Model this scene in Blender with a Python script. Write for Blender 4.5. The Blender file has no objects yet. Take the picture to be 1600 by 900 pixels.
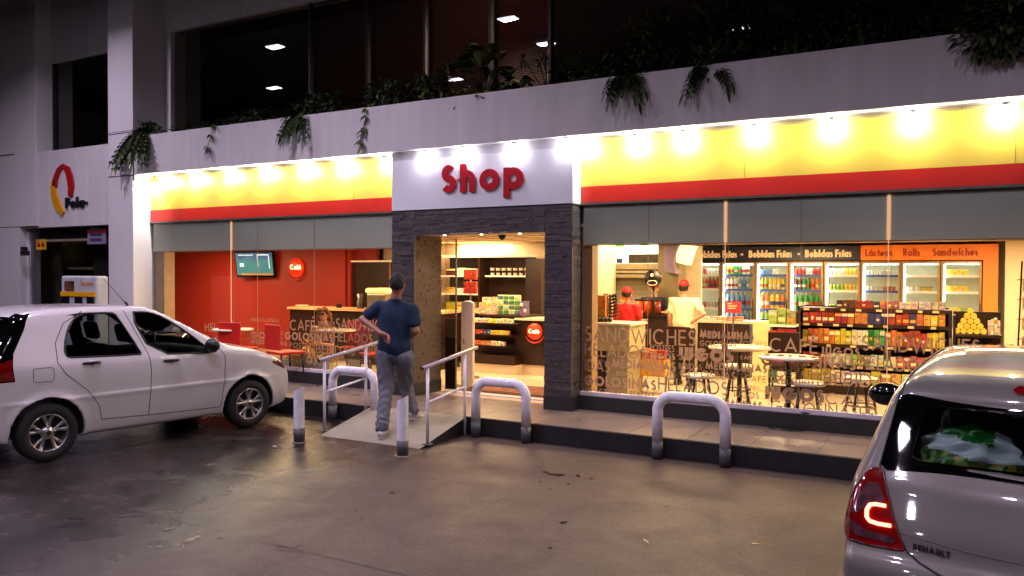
import bpy, bmesh, math, random
import numpy as np
from mathutils import Vector, Matrix
from math import radians as rad, pi, sin, cos
R_ = random.Random(7)
S = bpy.context.scene
COL = S.collection
# ------------------------------------------------------------------ camera
F, H = 1250.0, 1.8
YAW, PITCH, ROLL = math.atan(700/F), -math.atan(22/F), 0.004
fw = Vector((-sin(YAW)*cos(PITCH), cos(YAW)*cos(PITCH), sin(PITCH)))
r0 = Vector((cos(YAW), sin(YAW), 0)); u0 = r0.cross(fw)
rt = r0*cos(ROLL)+u0*sin(ROLL); up = -r0*sin(ROLL)+u0*cos(ROLL)
cd = bpy.data.cameras.new('camera'); cam = bpy.data.objects.new('camera', cd); COL.objects.link(cam)
cam.matrix_world = Matrix(((rt.x, up.x, -fw.x, 0), (rt.y, up.y, -fw.y, 0), (rt.z, up.z, -fw.z, H), (0, 0, 0, 1)))
cd.sensor_width = 36; cd.lens = 36*F/1600; cd.clip_start = .05; cd.clip_end = 400
S.camera = cam
def at(u, v, X=None, Y=None, Z=None):
    """a point of the place read off a sight line where it meets a wall plane or the floor"""
    d = fw + rt*((u-800)/F) + up*((450-v)/F); c = Vector((0, 0, H))
    t = Y/d.y if Y is not None else (X/d.x if X is not None else (Z-H)/d.z)
    return c + d*t
# ------------------------------------------------------------------ world, exposure
W = bpy.data.worlds.new('World'); S.world = W; W.use_nodes = True
nt = W.node_tree; sky = nt.nodes.new('ShaderNodeTexSky'); sky.sky_type = 'NISHITA'; sky.sun_disc = False
sky.sun_elevation = rad(-3); sky.sun_rotation = rad(200)
nt.links.new(sky.outputs[0], nt.nodes['Background'].inputs[0]); nt.nodes['Background'].inputs[1].default_value = .03
S.view_settings.view_transform = 'Standard'; S.view_settings.look = 'None'
S.view_settings.exposure = 0.35; S.view_settings.gamma = 1; S.view_settings.use_curve_mapping = False
S.render.engine = 'CYCLES'
cy = S.cycles; cy.use_denoising = True; cy.max_bounces = 7; cy.diffuse_bounces = 3; cy.glossy_bounces = 3
cy.transparent_max_bounces = 14; cy.transmission_bounces = 4; cy.sample_clamp_indirect = 4; cy.caustics_reflective = False; cy.caustics_refractive = False
# ------------------------------------------------------------------ lights
COOL = (.88, .73, 1.0); WARM = (1.0, .69, .36)
def area(name, loc, size, power, color, aim=(0, 0, -1), sy=None, parent=None, spread=None):
    ld = bpy.data.lights.new(name, 'AREA'); ld.energy = power; ld.color = color; ld.size = size
    if sy: ld.shape = 'RECTANGLE'; ld.size_y = sy
    if spread: ld.spread = rad(spread)
    o = bpy.data.objects.new(name, ld); COL.objects.link(o); o.location = loc
    o.rotation_euler = Vector(aim).to_track_quat('-Z', 'Y').to_euler()
    if parent: o.parent = parent
    return o
CANOPY = [(-14.8, 3.6), (-12.1, 6.2), (-7.2, 3.8), (-7.1, 5.5), (-3.6, 2.9), (-10.4, 2.2), (2.2, 3.2), (-1.2, 1.0), (-6.0, -1.5), (-11.5, .5), (3.5, -.5), (-1.0, -4.5), (-8.0, -5.0)]
CPOW = 72
INT = [(-13.6, 10.6, 75), (-10.3, 10.3, 75), (-6.6, 10.6, 85), (-3.2, 10.3, 100), (-.6, 10.1, 80), (-2.5, 13.3, 115), (.5, 13.0, 110), (-7.6, 12.2, 60), (-5.2, 12.4, 50)]
# ------------------------------------------------------------------ materials
def lin(c):
    return tuple((x/12.92 if x <= .04045 else ((x+.055)/1.055)**2.4) for x in c)
MC = {}
def mat(name, c, rough=.5, metal=0, noise=.12, scale=8, bump=0, bscale=60, emit=0, ecol=None, spec=.5, coat=0, rvar=.08, stretch=None):
    """procedural principled material; c is the base colour in sRGB"""
    if name in MC: return MC[name]
    m = bpy.data.materials.new(name); m.use_nodes = True; n = m.node_tree; b = n.nodes['Principled BSDF']
    b.inputs['Metallic'].default_value = metal; b.inputs['Specular IOR Level'].default_value = spec
    b.inputs['Coat Weight'].default_value = coat; b.inputs['Coat Roughness'].default_value = .04
    tc = n.nodes.new('ShaderNodeTexCoord'); no = n.nodes.new('ShaderNodeTexNoise')
    no.inputs['Scale'].default_value = scale; no.inputs['Detail'].default_value = 5
    if stretch:
        mp = n.nodes.new('ShaderNodeMapping'); mp.inputs['Scale'].default_value = stretch; n.links.new(tc.outputs['Object'], mp.inputs[0]); n.links.new(mp.outputs[0], no.inputs['Vector'])
    else: n.links.new(tc.outputs['Object'], no.inputs['Vector'])
    rp = n.nodes.new('ShaderNodeMapRange'); rp.inputs['From Min'].default_value = .3; rp.inputs['From Max'].default_value = .7
    rp.inputs['To Min'].default_value = 1-noise; rp.inputs['To Max'].default_value = 1+noise*.6
    n.links.new(no.outputs['Fac'], rp.inputs['Value'])
    mx = n.nodes.new('ShaderNodeVectorMath'); mx.operation = 'SCALE'; mx.inputs[0].default_value = lin(c)
    n.links.new(rp.outputs[0], mx.inputs['Scale']); n.links.new(mx.outputs[0], b.inputs['Base Color'])
    rr = n.nodes.new('ShaderNodeMapRange'); rr.inputs['To Min'].default_value = max(0, rough-rvar); rr.inputs['To Max'].default_value = min(1, rough+rvar)
    n.links.new(no.outputs['Fac'], rr.inputs['Value']); n.links.new(rr.outputs[0], b.inputs['Roughness'])
    if bump:
        nb = n.nodes.new('ShaderNodeTexNoise'); nb.inputs['Scale'].default_value = bscale; nb.inputs['Detail'].default_value = 6
        n.links.new(tc.outputs['Object'], nb.inputs['Vector'])
        bp = n.nodes.new('ShaderNodeBump'); bp.inputs['Strength'].default_value = bump; bp.inputs['Distance'].default_value = .01
        n.links.new(nb.outputs['Fac'], bp.inputs['Height']); n.links.new(bp.outputs[0], b.inputs['Normal'])
    if emit:
        b.inputs['Emission Color'].default_value = (*(lin(ecol or c)), 1); b.inputs['Emission Strength'].default_value = emit
    MC[name] = m; return m
def glass_mat(name, tint=(1, 1, 1), rough=.0, refl=1.0, ior=1.45):
    if name in MC: return MC[name]
    m = bpy.data.materials.new(name); m.use_nodes = True; n = m.node_tree; n.nodes.clear()
    out = n.nodes.new('ShaderNodeOutputMaterial'); mx = n.nodes.new('ShaderNodeMixShader')
    t = n.nodes.new('ShaderNodeBsdfTransparent'); t.inputs[0].default_value = (*tint, 1)
    g = n.nodes.new('ShaderNodeBsdfGlossy'); g.inputs['Roughness'].default_value = rough
    fr = n.nodes.new('ShaderNodeFresnel'); fr.inputs['IOR'].default_value = ior
    ml = n.nodes.new('ShaderNodeMath'); ml.operation = 'MULTIPLY'; ml.inputs[1].default_value = refl
    n.links.new(fr.outputs[0], ml.inputs[0]); n.links.new(ml.outputs[0], mx.inputs[0])
    n.links.new(t.outputs[0], mx.inputs[1]); n.links.new(g.outputs[0], mx.inputs[2]); n.links.new(mx.outputs[0], out.inputs[0])
    MC[name] = m; return m
def vinyl_mat(name, c, tl=.50, tp=.04):
    m = bpy.data.materials.new(name); m.use_nodes = True; n = m.node_tree; n.nodes.clear()
    out = n.nodes.new('ShaderNodeOutputMaterial'); mx = n.nodes.new('ShaderNodeMixShader'); m2 = n.nodes.new('ShaderNodeMixShader')
    d = n.nodes.new('ShaderNodeBsdfDiffuse'); d.inputs[0].default_value = (*lin(c), 1)
    t = n.nodes.new('ShaderNodeBsdfTranslucent'); t.inputs[0].default_value = (*lin(c), 1)
    tr = n.nodes.new('ShaderNodeBsdfTransparent')
    mx.inputs[0].default_value = tl; m2.inputs[0].default_value = tp
    n.links.new(d.outputs[0], mx.inputs[1]); n.links.new(t.outputs[0], mx.inputs[2])
    n.links.new(mx.outputs[0], m2.inputs[1]); n.links.new(tr.outputs[0], m2.inputs[2]); n.links.new(m2.outputs[0], out.inputs[0])
    return m
# ------------------------------------------------------------------ mesh collector
class MB:
    def __init__(s): s.v = []; s.f = []; s.m = []; s.sm = []
    def add(s, vs, fs, mi=0, smooth=False):
        o = len(s.v); s.v += [tuple(v) for v in vs]
        for f in fs: s.f.append([o+i for i in f]); s.m.append(mi); s.sm.append(smooth)
        return s
    def box(s, x0, x1, y0, y1, z0, z1, mi=0, M=None):
        vs = [Vector((x, y, z)) for z in (z0, z1) for y in (y0, y1) for x in (x0, x1)]
        if M: vs = [M @ v for v in vs]
        return s.add(vs, [(0, 2, 3, 1), (4, 5, 7, 6), (0, 1, 5, 4), (2, 6, 7, 3), (0, 4, 6, 2), (1, 3, 7, 5)], mi)
    def tube(s, path, r, n=10, mi=0, caps=True, smooth=True, closed=False):
        path = [Vector(p) for p in path]; k = len(path); rs = r if isinstance(r, (list, tuple)) else [r]*k
        vs = []; ref = None
        for i, p in enumerate(path):
            a = path[i-1] if (i > 0 or closed) else path[i]; b = path[(i+1) % k] if (i < k-1 or closed) else path[i]
            t = (b-a).normalized()
            if ref is None:
                ref = Vector((0, 0, 1)) if abs(t.z) < .9 else Vector((1, 0, 0))
            x = t.cross(ref).normalized(); y = x.cross(t).normalized(); ref = y
            for j in range(n):
                q = 2*pi*j/n; vs.append(p + (x*cos(q)+y*sin(q))*rs[i])
        fs = []
        for i in range(k if closed else k-1):
            i2 = (i+1) % k
            for j in range(n): fs.append((i*n+j, i*n+(j+1) % n, i2*n+(j+1) % n, i2*n+j))
        s.add(vs, fs, mi, smooth)
        if caps and not closed:
            o = len(s.v)-len(vs)
            s.f.append([o+j for j in range(n)][::-1]); s.m.append(mi); s.sm.append(False)
            s.f.append([o+(k-1)*n+j for j in range(n)]); s.m.append(mi); s.sm.append(False)
        return s
    def lathe(s, prof, c=(0, 0, 0), n=16, mi=0, M=None, smooth=True):
        """prof: (r, z) pairs round the z axis"""
        vs = []; c = Vector(c)
        for r, z in prof:
            for j in range(n):
                q = 2*pi*j/n; v = Vector((r*cos(q), r*sin(q), z)); v = (M @ v) if M else v; vs.append(v+c)
        fs = [(i*n+j, i*n+(j+1) % n, (i+1)*n+(j+1) % n, (i+1)*n+j) for i in range(len(prof)-1) for j in range(n)]
        return s.add(vs, fs, mi, smooth)
    def prism(s, pts, d, mi=0, o=(0, 0, 0), ax=(1, 0, 0), ay=(0, 0, 1), smooth=False):
        """polygon pts (a,b) in plane o+a*ax+b*ay, extruded by vector d"""
        o, ax, ay, d = Vector(o), Vector(ax), Vector(ay), Vector(d); n = len(pts)
        f = [o+ax*a+ay*b for a, b in pts]; vs = f+[p+d for p in f]
        fs = [list(range(n)), list(range(2*n-1, n-1, -1))]+[(i, i+n, (i+1) % n+n, (i+1) % n) for i in range(n)]
        return s.add(vs, fs, mi, smooth)
    def ball(s, c, r, mi=0, n=10, sc=(1, 1, 1)):
        k = n//2+1; pr = []
        c = Vector(c); vs = []
        for i in range(k+1):
            a = pi*i/k-pi/2
            for j in range(n):
                q = 2*pi*j/n; vs.append(c+Vector((cos(a)*cos(q)*r*sc[0], cos(a)*sin(q)*r*sc[1], sin(a)*r*sc[2])))
        fs = [(i*n+j, i*n+(j+1) % n, (i+1)*n+(j+1) % n, (i+1)*n+j) for i in range(k) for j in range(n)]
        return s.add(vs, fs, mi, True)
    def build(s, name, mats, parent=None, bevel=0, recalc=True):
        me = bpy.data.meshes.new(name); me.from_pydata(s.v, [], s.f)
        for m in (mats if isinstance(mats, (list, tuple)) else [mats]): me.materials.append(m)
        for p, mi, sm in zip(me.polygons, s.m, s.sm): p.material_index = mi; p.use_smooth = sm
        if recalc:
            bm = bmesh.new(); bm.from_mesh(me); bmesh.ops.recalc_face_normals(bm, faces=bm.faces); bm.to_mesh(me); bm.free()
        me.update(); o = bpy.data.objects.new(name, me); COL.objects.link(o)
        if parent:                                   # shapes are given in place coordinates: shift them to the thing's own origin
            o.parent = parent; q = parent; off = Vector()
            while q: off += q.location; q = q.parent
            if off.length > 0: me.transform(Matrix.Translation(-off))
        if bevel:
            b = o.modifiers.new('bevel', 'BEVEL'); b.width = bevel; b.segments = 2; b.limit_method = 'ANGLE'; b.angle_limit = rad(40)
        return o
def tag(o, label=None, cat=None, group=None, kind=None):
    if label: o['label'] = label
    if cat: o['category'] = cat
    if group: o['group'] = group
    if kind: o['kind'] = kind
    return o
def thing(name, label, cat, loc=(0, 0, 0), rz=0, group=None):
    o = bpy.data.objects.new(name, None); COL.objects.link(o); o.location = loc; o.rotation_euler = (0, 0, rz); o.empty_display_size = .1
    return tag(o, label, cat, group)
def struct(o): o['kind'] = 'structure'; return o
def dup(o, parent=None):
    c = o.copy(); COL.objects.link(c)
    if parent: c.parent = parent
    for ch in list(o.children): dup(ch, c)
    return c
def bx(name, m, b, parent=None, bevel=0):
    return MB().box(*b).build(name, m, parent, bevel)
# ------------------------------------------------------------------ geometric stroke lettering
def arc(cx, cy, rx, ry, a0, a1, n=14): return [(cx+rx*cos(rad(a0+(a1-a0)*i/n)), cy+ry*sin(rad(a0+(a1-a0)*i/n))) for i in range(n+1)]
XH = .67
def _s(t, h=1.0, y0=0):  # S shape of height h
    return [[(x, y0+y*h) for x, y in arc(.5, .76, .42, .24, 35, 262, 14)+arc(.5, .26, .5, .26, 82, -145, 16)]]
G = {
 'A': (.82, [[(0, 0), (.5, 1), (1, 0)], [(.17, .3), (.83, .3)]]),
 'B': (.56, [[(0, 0), (0, 1)], [(0, 1), (.4, 1)]+arc(.45, .765, .42, .235, 90, -90)+[(0, .53)], [(0, .53), (.45, .53)]+arc(.5, .265, .5, .265, 90, -90)+[(0, 0)]]),
 'C': (.8, [arc(.55, .5, .55, .5, 48, 312, 18)]),
 'D': (.76, [[(0, 0), (0, 1)], [(0, 1), (.35, 1)]+arc(.35, .5, .65, .5, 90, -90)+[(0, 0)]]),
 'E': (.5, [[(1, 1), (0, 1), (0, 0), (1, 0)], [(0, .52), (.92, .52)]]),
 'F': (.48, [[(1, 1), (0, 1), (0, 0)], [(0, .5), (.9, .5)]]),
 'G': (.94, [arc(.5, .5, .5, .5, 45, 352, 20)+[(1, .46), (.56, .46)]]),
 'H': (.66, [[(0, 0), (0, 1)], [(1, 0), (1, 1)], [(0, .52), (1, .52)]]),
 'I': (.0, [[(.5, 0), (.5, 1)]]),
 'J': (.34, [[(1, 1), (1, .25)]+arc(.5, .25, .5, .25, 0, -120, 8)]),
 'K': (.6, [[(0, 0), (0, 1)], [(1, 1), (.05, .48), (1, 0)]]),
 'L': (.44, [[(0, 1), (0, 0), (1, 0)]]),
 'M': (.95, [[(0, 0), (.12, 1), (.5, .12), (.88, 1), (1, 0)]]),
 'N': (.76, [[(0, 0), (0, 1), (1, 0), (1, 1)]]),
 'O': (.96, [arc(.5, .5, .5, .5, 90, 450, 24)]),
 'P': (.5, [[(0, 0), (0, 1)], [(0, 1), (.4, 1)]+arc(.45, .73, .55, .27, 90, -90)+[(0, .46)]]),
 'R': (.54, [[(0, 0), (0, 1)], [(0, 1), (.4, 1)]+arc(.45, .73, .5, .27, 90, -90)+[(0, .46)], [(.4, .46), (1, 0)]]),
 'S': (.5, _s(0)),
 'T': (.54, [[(0, 1), (1, 1)], [(.5, 1), (.5, 0)]]),
 'U': (.6, [[(0, 1), (0, .32)]+arc(.5, .32, .5, .32, 180, 360)+[(1, 1)]]),
 'V': (.76, [[(0, 1), (.5, 0), (1, 1)]]),
 'W': (1.15, [[(0, 1), (.27, 0), (.5, .9), (.73, 0), (1, 1)]]),
 'a': (.6, [arc(.5, XH/2, .5, XH/2, 90, 450, 20), [(1, XH), (1, 0)]]),
 'b': (.6, [arc(.5, XH/2, .5, XH/2, 90, 450, 20), [(0, 1), (0, 0)]]),
 'c': (.5, [arc(.55, XH/2, .55, XH/2, 50, 310)]),
 'd': (.6, [arc(.5, XH/2, .5, XH/2, 90, 450, 20), [(1, 1), (1, 0)]]),
 'e': (.58, [[(.02, XH*.46), (1, XH*.46)]+arc(.5, XH/2, .5, XH/2, 0, 315, 16)]),
 'f': (.32, [[(.45, 0), (.45, .8)]+arc(.95, .8, .5, .2, 180, 90, 6), [(0, XH), (1, XH)]]),
 'h': (.5, [[(0, 1), (0, 0)], [(0, .38)]+arc(.5, .38, .5, XH-.38, 180, 0)+[(1, 0)]]),
 'i': (.0, [[(.5, 0), (.5, XH)], [(.5, .84), (.5, .99)]]),
 'l': (.0, [[(.5, 0), (.5, 1)]]),
 'n': (.5, [[(0, XH), (0, 0)], [(0, .38)]+arc(.5, .38, .5, XH-.38, 180, 0)+[(1, 0)]]),
 'o': (.62, [arc(.5, XH/2, .5, XH/2, 90, 450, 20)]),
 'p': (.6, [arc(.5, XH/2, .5, XH/2, 90, 450, 20), [(0, XH), (0, -.32)]]),
 'r': (.3, [[(0, XH), (0, 0)], [(0, .36)]+arc(.8, .36, .8, XH-.36, 180, 80, 6)]),
 's': (.36, _s(0, XH)),
 't': (.3, [[(.5, .9), (.5, 0)], [(0, XH), (1, XH)]]),
 'w': (.85, [[(0, XH), (.27, 0), (.5, XH*.95), (.73, 0), (1, XH)]]),
 '.': (.0, [[(.5, 0), (.5, .13)]]), '·': (.12, [[(0, .36), (1, .36)]]), '-': (.3, [[(0, .36), (1, .36)]]),
}
for a, b in (('á', 'a'), ('é', 'e'), ('í', 'i'), ('É', 'E')):
    w, st = G[b]; t = 1.18 if a == 'É' else .80
    G[a] = (w, [s for s in (st[:1] if a == 'í' else st)]+[[(.38, t), (.68 if w else 1.2, t+.18)]])
def ribbon(mb, pts, hw, o, ax, ay, nrm, th, lift, mi=0):
    n = len(pts); P = [Vector((x, y, 0)) for x, y in pts]; cl = (P[0]-P[-1]).length < 1e-5
    if not cl:             # square ends run on to the cap line and baseline
        for e, q in ((0, 1), (-1, -2)):
            d = P[e]-P[q]
            if d.length > 1e-6 and min(abs(d.x), abs(d.y)) < .02*d.length: P[e] = P[e]+d.normalized()*hw
    L = []; Rr = []
    for i in range(n):
        a = P[i-1] if i > 0 else (P[-2] if cl else None); b = P[i+1] if i < n-1 else (P[1] if cl else None)
        d1 = (P[i]-a).normalized() if a is not None else None; d2 = (b-P[i]).normalized() if b is not None else None
        if d1 is None: d1 = d2
        if d2 is None: d2 = d1
        n1 = Vector((-d1.y, d1.x, 0)); n2 = Vector((-d2.y, d2.x, 0)); m = (n1+n2)
        m = m.normalized() if m.length > 1e-4 else n1
        k = hw/max(.38, m.dot(n1)); L.append(P[i]+m*k); Rr.append(P[i]-m*k)
    def T(p, h): return o+ax*p.x+ay*p.y+nrm*h
    vs = [T(p, lift+th) for p in L]+[T(p, lift+th) for p in Rr]+[T(p, lift) for p in L]+[T(p, lift) for p in Rr]
    fs = []
    for i in range(n-1):
        fs += [(i, i+1, n+i+1, n+i), (2*n+i, 3*n+i, 3*n+i+1, 2*n+i+1), (i, 2*n+i, 2*n+i+1, i+1), (n+i, n+i+1, 3*n+i+1, 3*n+i)]
    if not cl: fs += [(0, n, 3*n, 2*n), (n-1, 3*n-1, 4*n-1, 2*n-1)]
    mb.add(vs, fs, mi)
def text(mb, s, o, h, ax=(1, 0, 0), ay=(0, 0, 1), nrm=(0, -1, 0), w=.1, th=.002, width=None, gap=.16, mi=0, step=.0003, xh=None):
    """letters of cap height h starting at o; w is the stroke weight as a share of h"""
    o, ax, ay, nrm = Vector(o), Vector(ax), Vector(ay), Vector(nrm)
    tot = 0; adv = []
    for ch in s:
        if ch == ' ': adv.append((tot, 0)); tot += .34; continue
        g = G[ch][0]; gw = max(g*(1+w*.35), 0)+w if g < .01 else g*(1+w*.5)
        adv.append((tot, gw)); tot += gw+gap
    tot -= gap; k = (width/(tot*h)) if width else 1
    for ch, (x, gw) in zip(s, adv):
        if ch == ' ': continue
        for si, st in enumerate(G[ch][1]):
            pts = []
            for a, b in st:
                zz = b*(1-w)+w/2 if ch.isupper() or b <= XH+1e-6 else b-w/2
                if ch.islower() or ch in 'áéí':
                    zz = (b/XH)*((xh or XH)-w)+w/2 if b <= XH+1e-6 and b >= 0 else (b-w/2 if b > 0 else b*(.45 if xh else 1))
                if ch == 'É' and b > 1: zz = b
                pts.append((((x+w/2+a*(gw-w))*k if G[ch][0] > .01 else (x+gw/2+(a-.5)*w*1.5)*k), zz))
            ribbon(mb, [(p*h, q*h) for p, q in pts], w*h/2, o, ax, ay, nrm, th, si*step)
    return mb
# ================================================================== SETTING
ZS = .2                       # height of the shop floor and porch step
YK, YP, YPORT, YG = 7.56, 8.34, 8.43, 8.68   # kerb face, parapet and pillar face, portal face, glass line
# ground: wet, stained concrete forecourt
def ground_mat():
    m = bpy.data.materials.new('wet_concrete'); m.use_nodes = True; n = m.node_tree; b = n.nodes['Principled BSDF']; L = n.links
    tc = n.nodes.new('ShaderNodeTexCoord')
    def noise(sc, det=6, rough=.6, dist=0, mp=None):
        t = n.nodes.new('ShaderNodeTexNoise'); t.inputs['Scale'].default_value = sc; t.inputs['Detail'].default_value = det
        t.inputs['Roughness'].default_value = rough; t.inputs['Distortion'].default_value = dist
        L.new(tc.outputs['Object'], t.inputs['Vector']); return t
    def ramp(src, a, b_, lo=0., hi=1.):
        r = n.nodes.new('ShaderNodeMapRange'); r.inputs['From Min'].default_value = a; r.inputs['From Max'].default_value = b_
        r.inputs['To Min'].default_value = lo; r.inputs['To Max'].default_value = hi; L.new(src, r.inputs['Value']); return r.outputs[0]
    def mix(f, a, c):
        x = n.nodes.new('ShaderNodeMix'); x.data_type = 'RGBA'
        L.new(f, x.inputs['Factor'])
        for i, q in ((6, a), (7, c)):
            if isinstance(q, tuple): x.inputs[i].default_value = (*lin(q), 1)
            else: L.new(q, x.inputs[i])
        return x.outputs[2]
    big = noise(.45, 8, .62, .4); mid = noise(2.3, 8, .65, .6); fine = noise(26, 8, .8); grit = noise(75, 4, .7); damp = noise(.32, 6, .6, .8)
    col = mix(ramp(big.outputs['Fac'], .36, .66), (.255, .212, .205), (.35, .29, .275))
    col = mix(ramp(mid.outputs['Fac'], .50, .70, 0, .4), col, (.24, .20, .18))
    col = mix(ramp(fine.outputs['Fac'], .47, .60, 0, .6), col, (.20, .16, .148))
    col = mix(ramp(grit.outputs['Fac'], .57, .66, 0, .55), col, (.50, .45, .42))
    sx = n.nodes.new('ShaderNodeSeparateXYZ'); L.new(tc.outputs['Object'], sx.inputs[0])
    # rain has blown in towards the open left side: wet film there, drying towards the shop door
    g = ramp(sx.outputs['X'], -3.4, -6.6, -.18, .50)
    ad = n.nodes.new('ShaderNodeMath'); ad.operation = 'ADD'; L.new(g, ad.inputs[0]); L.new(damp.outputs['Fac'], ad.inputs[1])
    wet = ramp(ad.outputs[0], .47, .80)
    col2 = mix(wet, col, mix(ramp(mid.outputs['Fac'], .35, .7), (.11, .09, .085), (.20, .165, .15)))
    L.new(col2, b.inputs['Base Color'])
    rr = n.nodes.new('ShaderNodeMix'); rr.data_type = 'FLOAT'; L.new(wet, rr.inputs[0])
    L.new(ramp(mid.outputs['Fac'], .3, .7, .40, .58), rr.inputs[2]); L.new(ramp(mid.outputs['Fac'], .35, .65, .12, .34), rr.inputs[3])
    L.new(rr.outputs[0], b.inputs['Roughness'])
    L.new(ramp(wet, 0, 1, .16, .55), b.inputs['Specular IOR Level'])
    bp = n.nodes.new('ShaderNodeBump'); bp.inputs['Strength'].default_value = .45; bp.inputs['Distance'].default_value = .008
    L.new(fine.outputs['Fac'], bp.inputs['Height'])
    bp2 = n.nodes.new('ShaderNodeBump'); bp2.inputs['Strength'].default_value = .25; bp2.inputs['Distance'].default_value = .002
    L.new(grit.outputs['Fac'], bp2.inputs['Height']); L.new(bp.outputs[0], bp2.inputs['Normal']); L.new(bp2.outputs[0], b.inputs['Normal'])
    return m
g = MB(); g.add([(-120, -120, 0), (120, -120, 0), (120, YK, 0), (-120, YK, 0)], [(0, 1, 2, 3)])
g.add([(-120, YK, 0), (120, YK, 0), (120, 160, 0), (-120, 160, 0)], [(0, 1, 2, 3)])
struct(g.build('ground', ground_mat(), recalc=False))
M_joint = mat('joint_tar', (.17, .14, .13), .5)
j = MB()
def crack(p0, p1, w, n=40, amp=.006):
    p0, p1 = Vector(p0), Vector(p1); d = (p1-p0); nn = Vector((-d.y, d.x, 0)).normalized(); L = []
    for i in range(n+1):
        c = p0+d*(i/n)+nn*R_.uniform(-amp, amp); ww = w*R_.uniform(.45, 1.2); L.append((c-nn*ww, c+nn*ww))
    vs = [q for a in L for q in a]; j.add([(v.x, v.y, .004) for v in vs], [(2*i, 2*i+1, 2*i+3, 2*i+2) for i in range(n)])
crack((-14, 3.92, 0), (1.6, 3.80, 0), .0042, 190); crack((-2.55, 3.86, 0), (-2.56, 7.5, 0), .0018, 60, .005)
crack((-8.6, 3.9, 0), (-8.6, 7.5, 0), .005, 60); crack((-2.53, -2, 0), (-2.55, 3.80, 0), .003, 60, .005); crack((-8.6, -2, 0), (-8.6, 3.86, 0), .005, 60)
struct(j.build('expansion_joint', M_joint, recalc=False))
# oil and tyre stains with outlines of their own
M_oil = mat('oil_film', (.075, .065, .065), .22, noise=.3)
st = MB()
def blot(x, y, rx, ry, n=22, a=0):
    c = [];
    for i in range(n):
        q = 2*pi*i/n; k = R_.uniform(.45, 1.1); u, v = rx*k*cos(q), ry*k*sin(q); c.append((x+u*cos(a)-v*sin(a), y+u*sin(a)+v*cos(a), .004))
    st.add(c+[(x, y, .004)], [(i, (i+1) % n, n) for i in range(n)])
for u, v, a_, b_ in [(300, 843, .085, .035), (345, 841, .03, .02), (262, 828, .07, .02), (868, 742, .10, .045), (903, 744, .06, .02), (852, 738, .04, .016), (888, 757, .03, .012), (843, 753, .02, .01), (925, 748, .05, .012),
                     (612, 769, .02, .012), (860, 765, .018, .01), (880, 817, .045, .02), (1009, 846, .05, .012), (315, 716, .07, .035), (370, 690, .10, .03), (415, 682, .06, .02), (430, 700, .05, .015), (250, 738, .12, .03), (860, 857, .02, .015), (120, 810, .08, .03), (556, 800, .012, .01), (1042, 792, .05, .01), (1180, 850, .03, .01)]:
    p = at(u, v, Z=0); blot(p.x, p.y, a_, b_, a=R_.uniform(0, 3))
struct(st.build('oil_stain', M_oil, recalc=False))
# porch step
M_tile = mat('porch_tile', (.47, .41, .385), .30, noise=.12, scale=3, bump=.05, bscale=90)
M_kerb = mat('kerb_black', (.115, .115, .12), .5, noise=.2, bump=.1)
M_grout = mat('grout', (.30, .26, .24), .7)
k = MB(); k.box(-11.9, 9, YK, YG+.1, 0, ZS-.004)
struct(k.build('porch_kerb', M_kerb, bevel=.006))
tl = MB(); x = -11.9
while x < 9:
    for y0, y1 in ((YK+.012, YK+.60), (YK+.606, YG+.09)):
        tl.box(x+.003, x+.597, y0, y1, ZS-.003, ZS+.001)
    x += .6
struct(tl.build('porch_floor', M_tile)); 
struct(bx('porch_bed', M_grout, (-11.9, 9, YK+.011, YG+.095, ZS-.0038, ZS-.0015)))
M_floor = mat('shop_floor_tile', (.86, .78, .66), .16, noise=.05, scale=2)
fl = MB(); fl.box(-18, 9, YG+.1, 15.9, 0, ZS-.0005)
struct(fl.build('shop_floor', M_floor))
fj = MB()
for i in range(45): fj.box(-18+i*.6, -18+i*.6+.004, YG+.3, 15.8, ZS-.0002, ZS+.0015)
for i in range(12): fj.box(-18, 9, YG+.7+i*.6, YG+.704+i*.6, ZS-.0001, ZS+.0020)
struct(fj.build('shop_floor_joint', mat('joint_beige', (.62, .54, .45), .5)))

# ------------------------------------------------------------------ BUILDING SHELL (each wall a thing)
M_stucco = mat('white_stucco', (.79, .77, .77), .78, noise=.10, stretch=(1, 1, .12), scale=5.5, bump=.35, bscale=130)
M_stucco2 = mat('pillar_stucco', (.80, .78, .78), .7, noise=.04, scale=1.3, bump=.25, bscale=130)
M_line = mat('shadow_gap', (.09, .08, .09), .8)
ZB, ZT = 3.385, 4.0
pw = thing('parapet_wall', 'long white rendered parapet wall running above the yellow fascia', 'wall', (-1.3, YP, ZB))
MB().box(-11.70, 9, YP, YP+.16, ZB, ZT).build('wall_face', M_stucco, pw, .008)
MB().box(-11.70, 9, YP+.163, 9.0, ZB+.30, ZB+.38).build('planter_floor', mat('planter_soil', (.16, .12, .09), .95, bump=.5), pw)
MB().box(-11.70, 9, YP+.162, 9.0, ZB+.003, ZB+.012).build('soffit', mat('soffit_grey', (.34, .32, .30), .8), pw)
MB().box(-11.72, -11.70, YP-.003, YP+.02, ZB-.1, ZT).build('movement_joint', M_line, pw)
pl = thing('building_pillar', 'white rendered pillar left of the yellow fascia, lit bright on its right side', 'pillar', (-12.0, YP+.2, 0))
MB().box(-12.36, -11.72, YP-.004, 8.80, 0, 3.385).box(-12.36, -11.72, YP-.004, 9.35, 3.3855, 7.6).build('shaft', M_stucco2, pl, .006)
gm = MB(); gm.box(-12.362, -11.722, YP-.007, YP, 3.37, 3.382); gm.box(-12.362, -11.722, YP-.007, YP, 4.07, 4.082); gm.box(-12.362, -11.722, YP-.007, YP, 4.10, 4.106)
gm.build('groove', M_line, pl)
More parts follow.
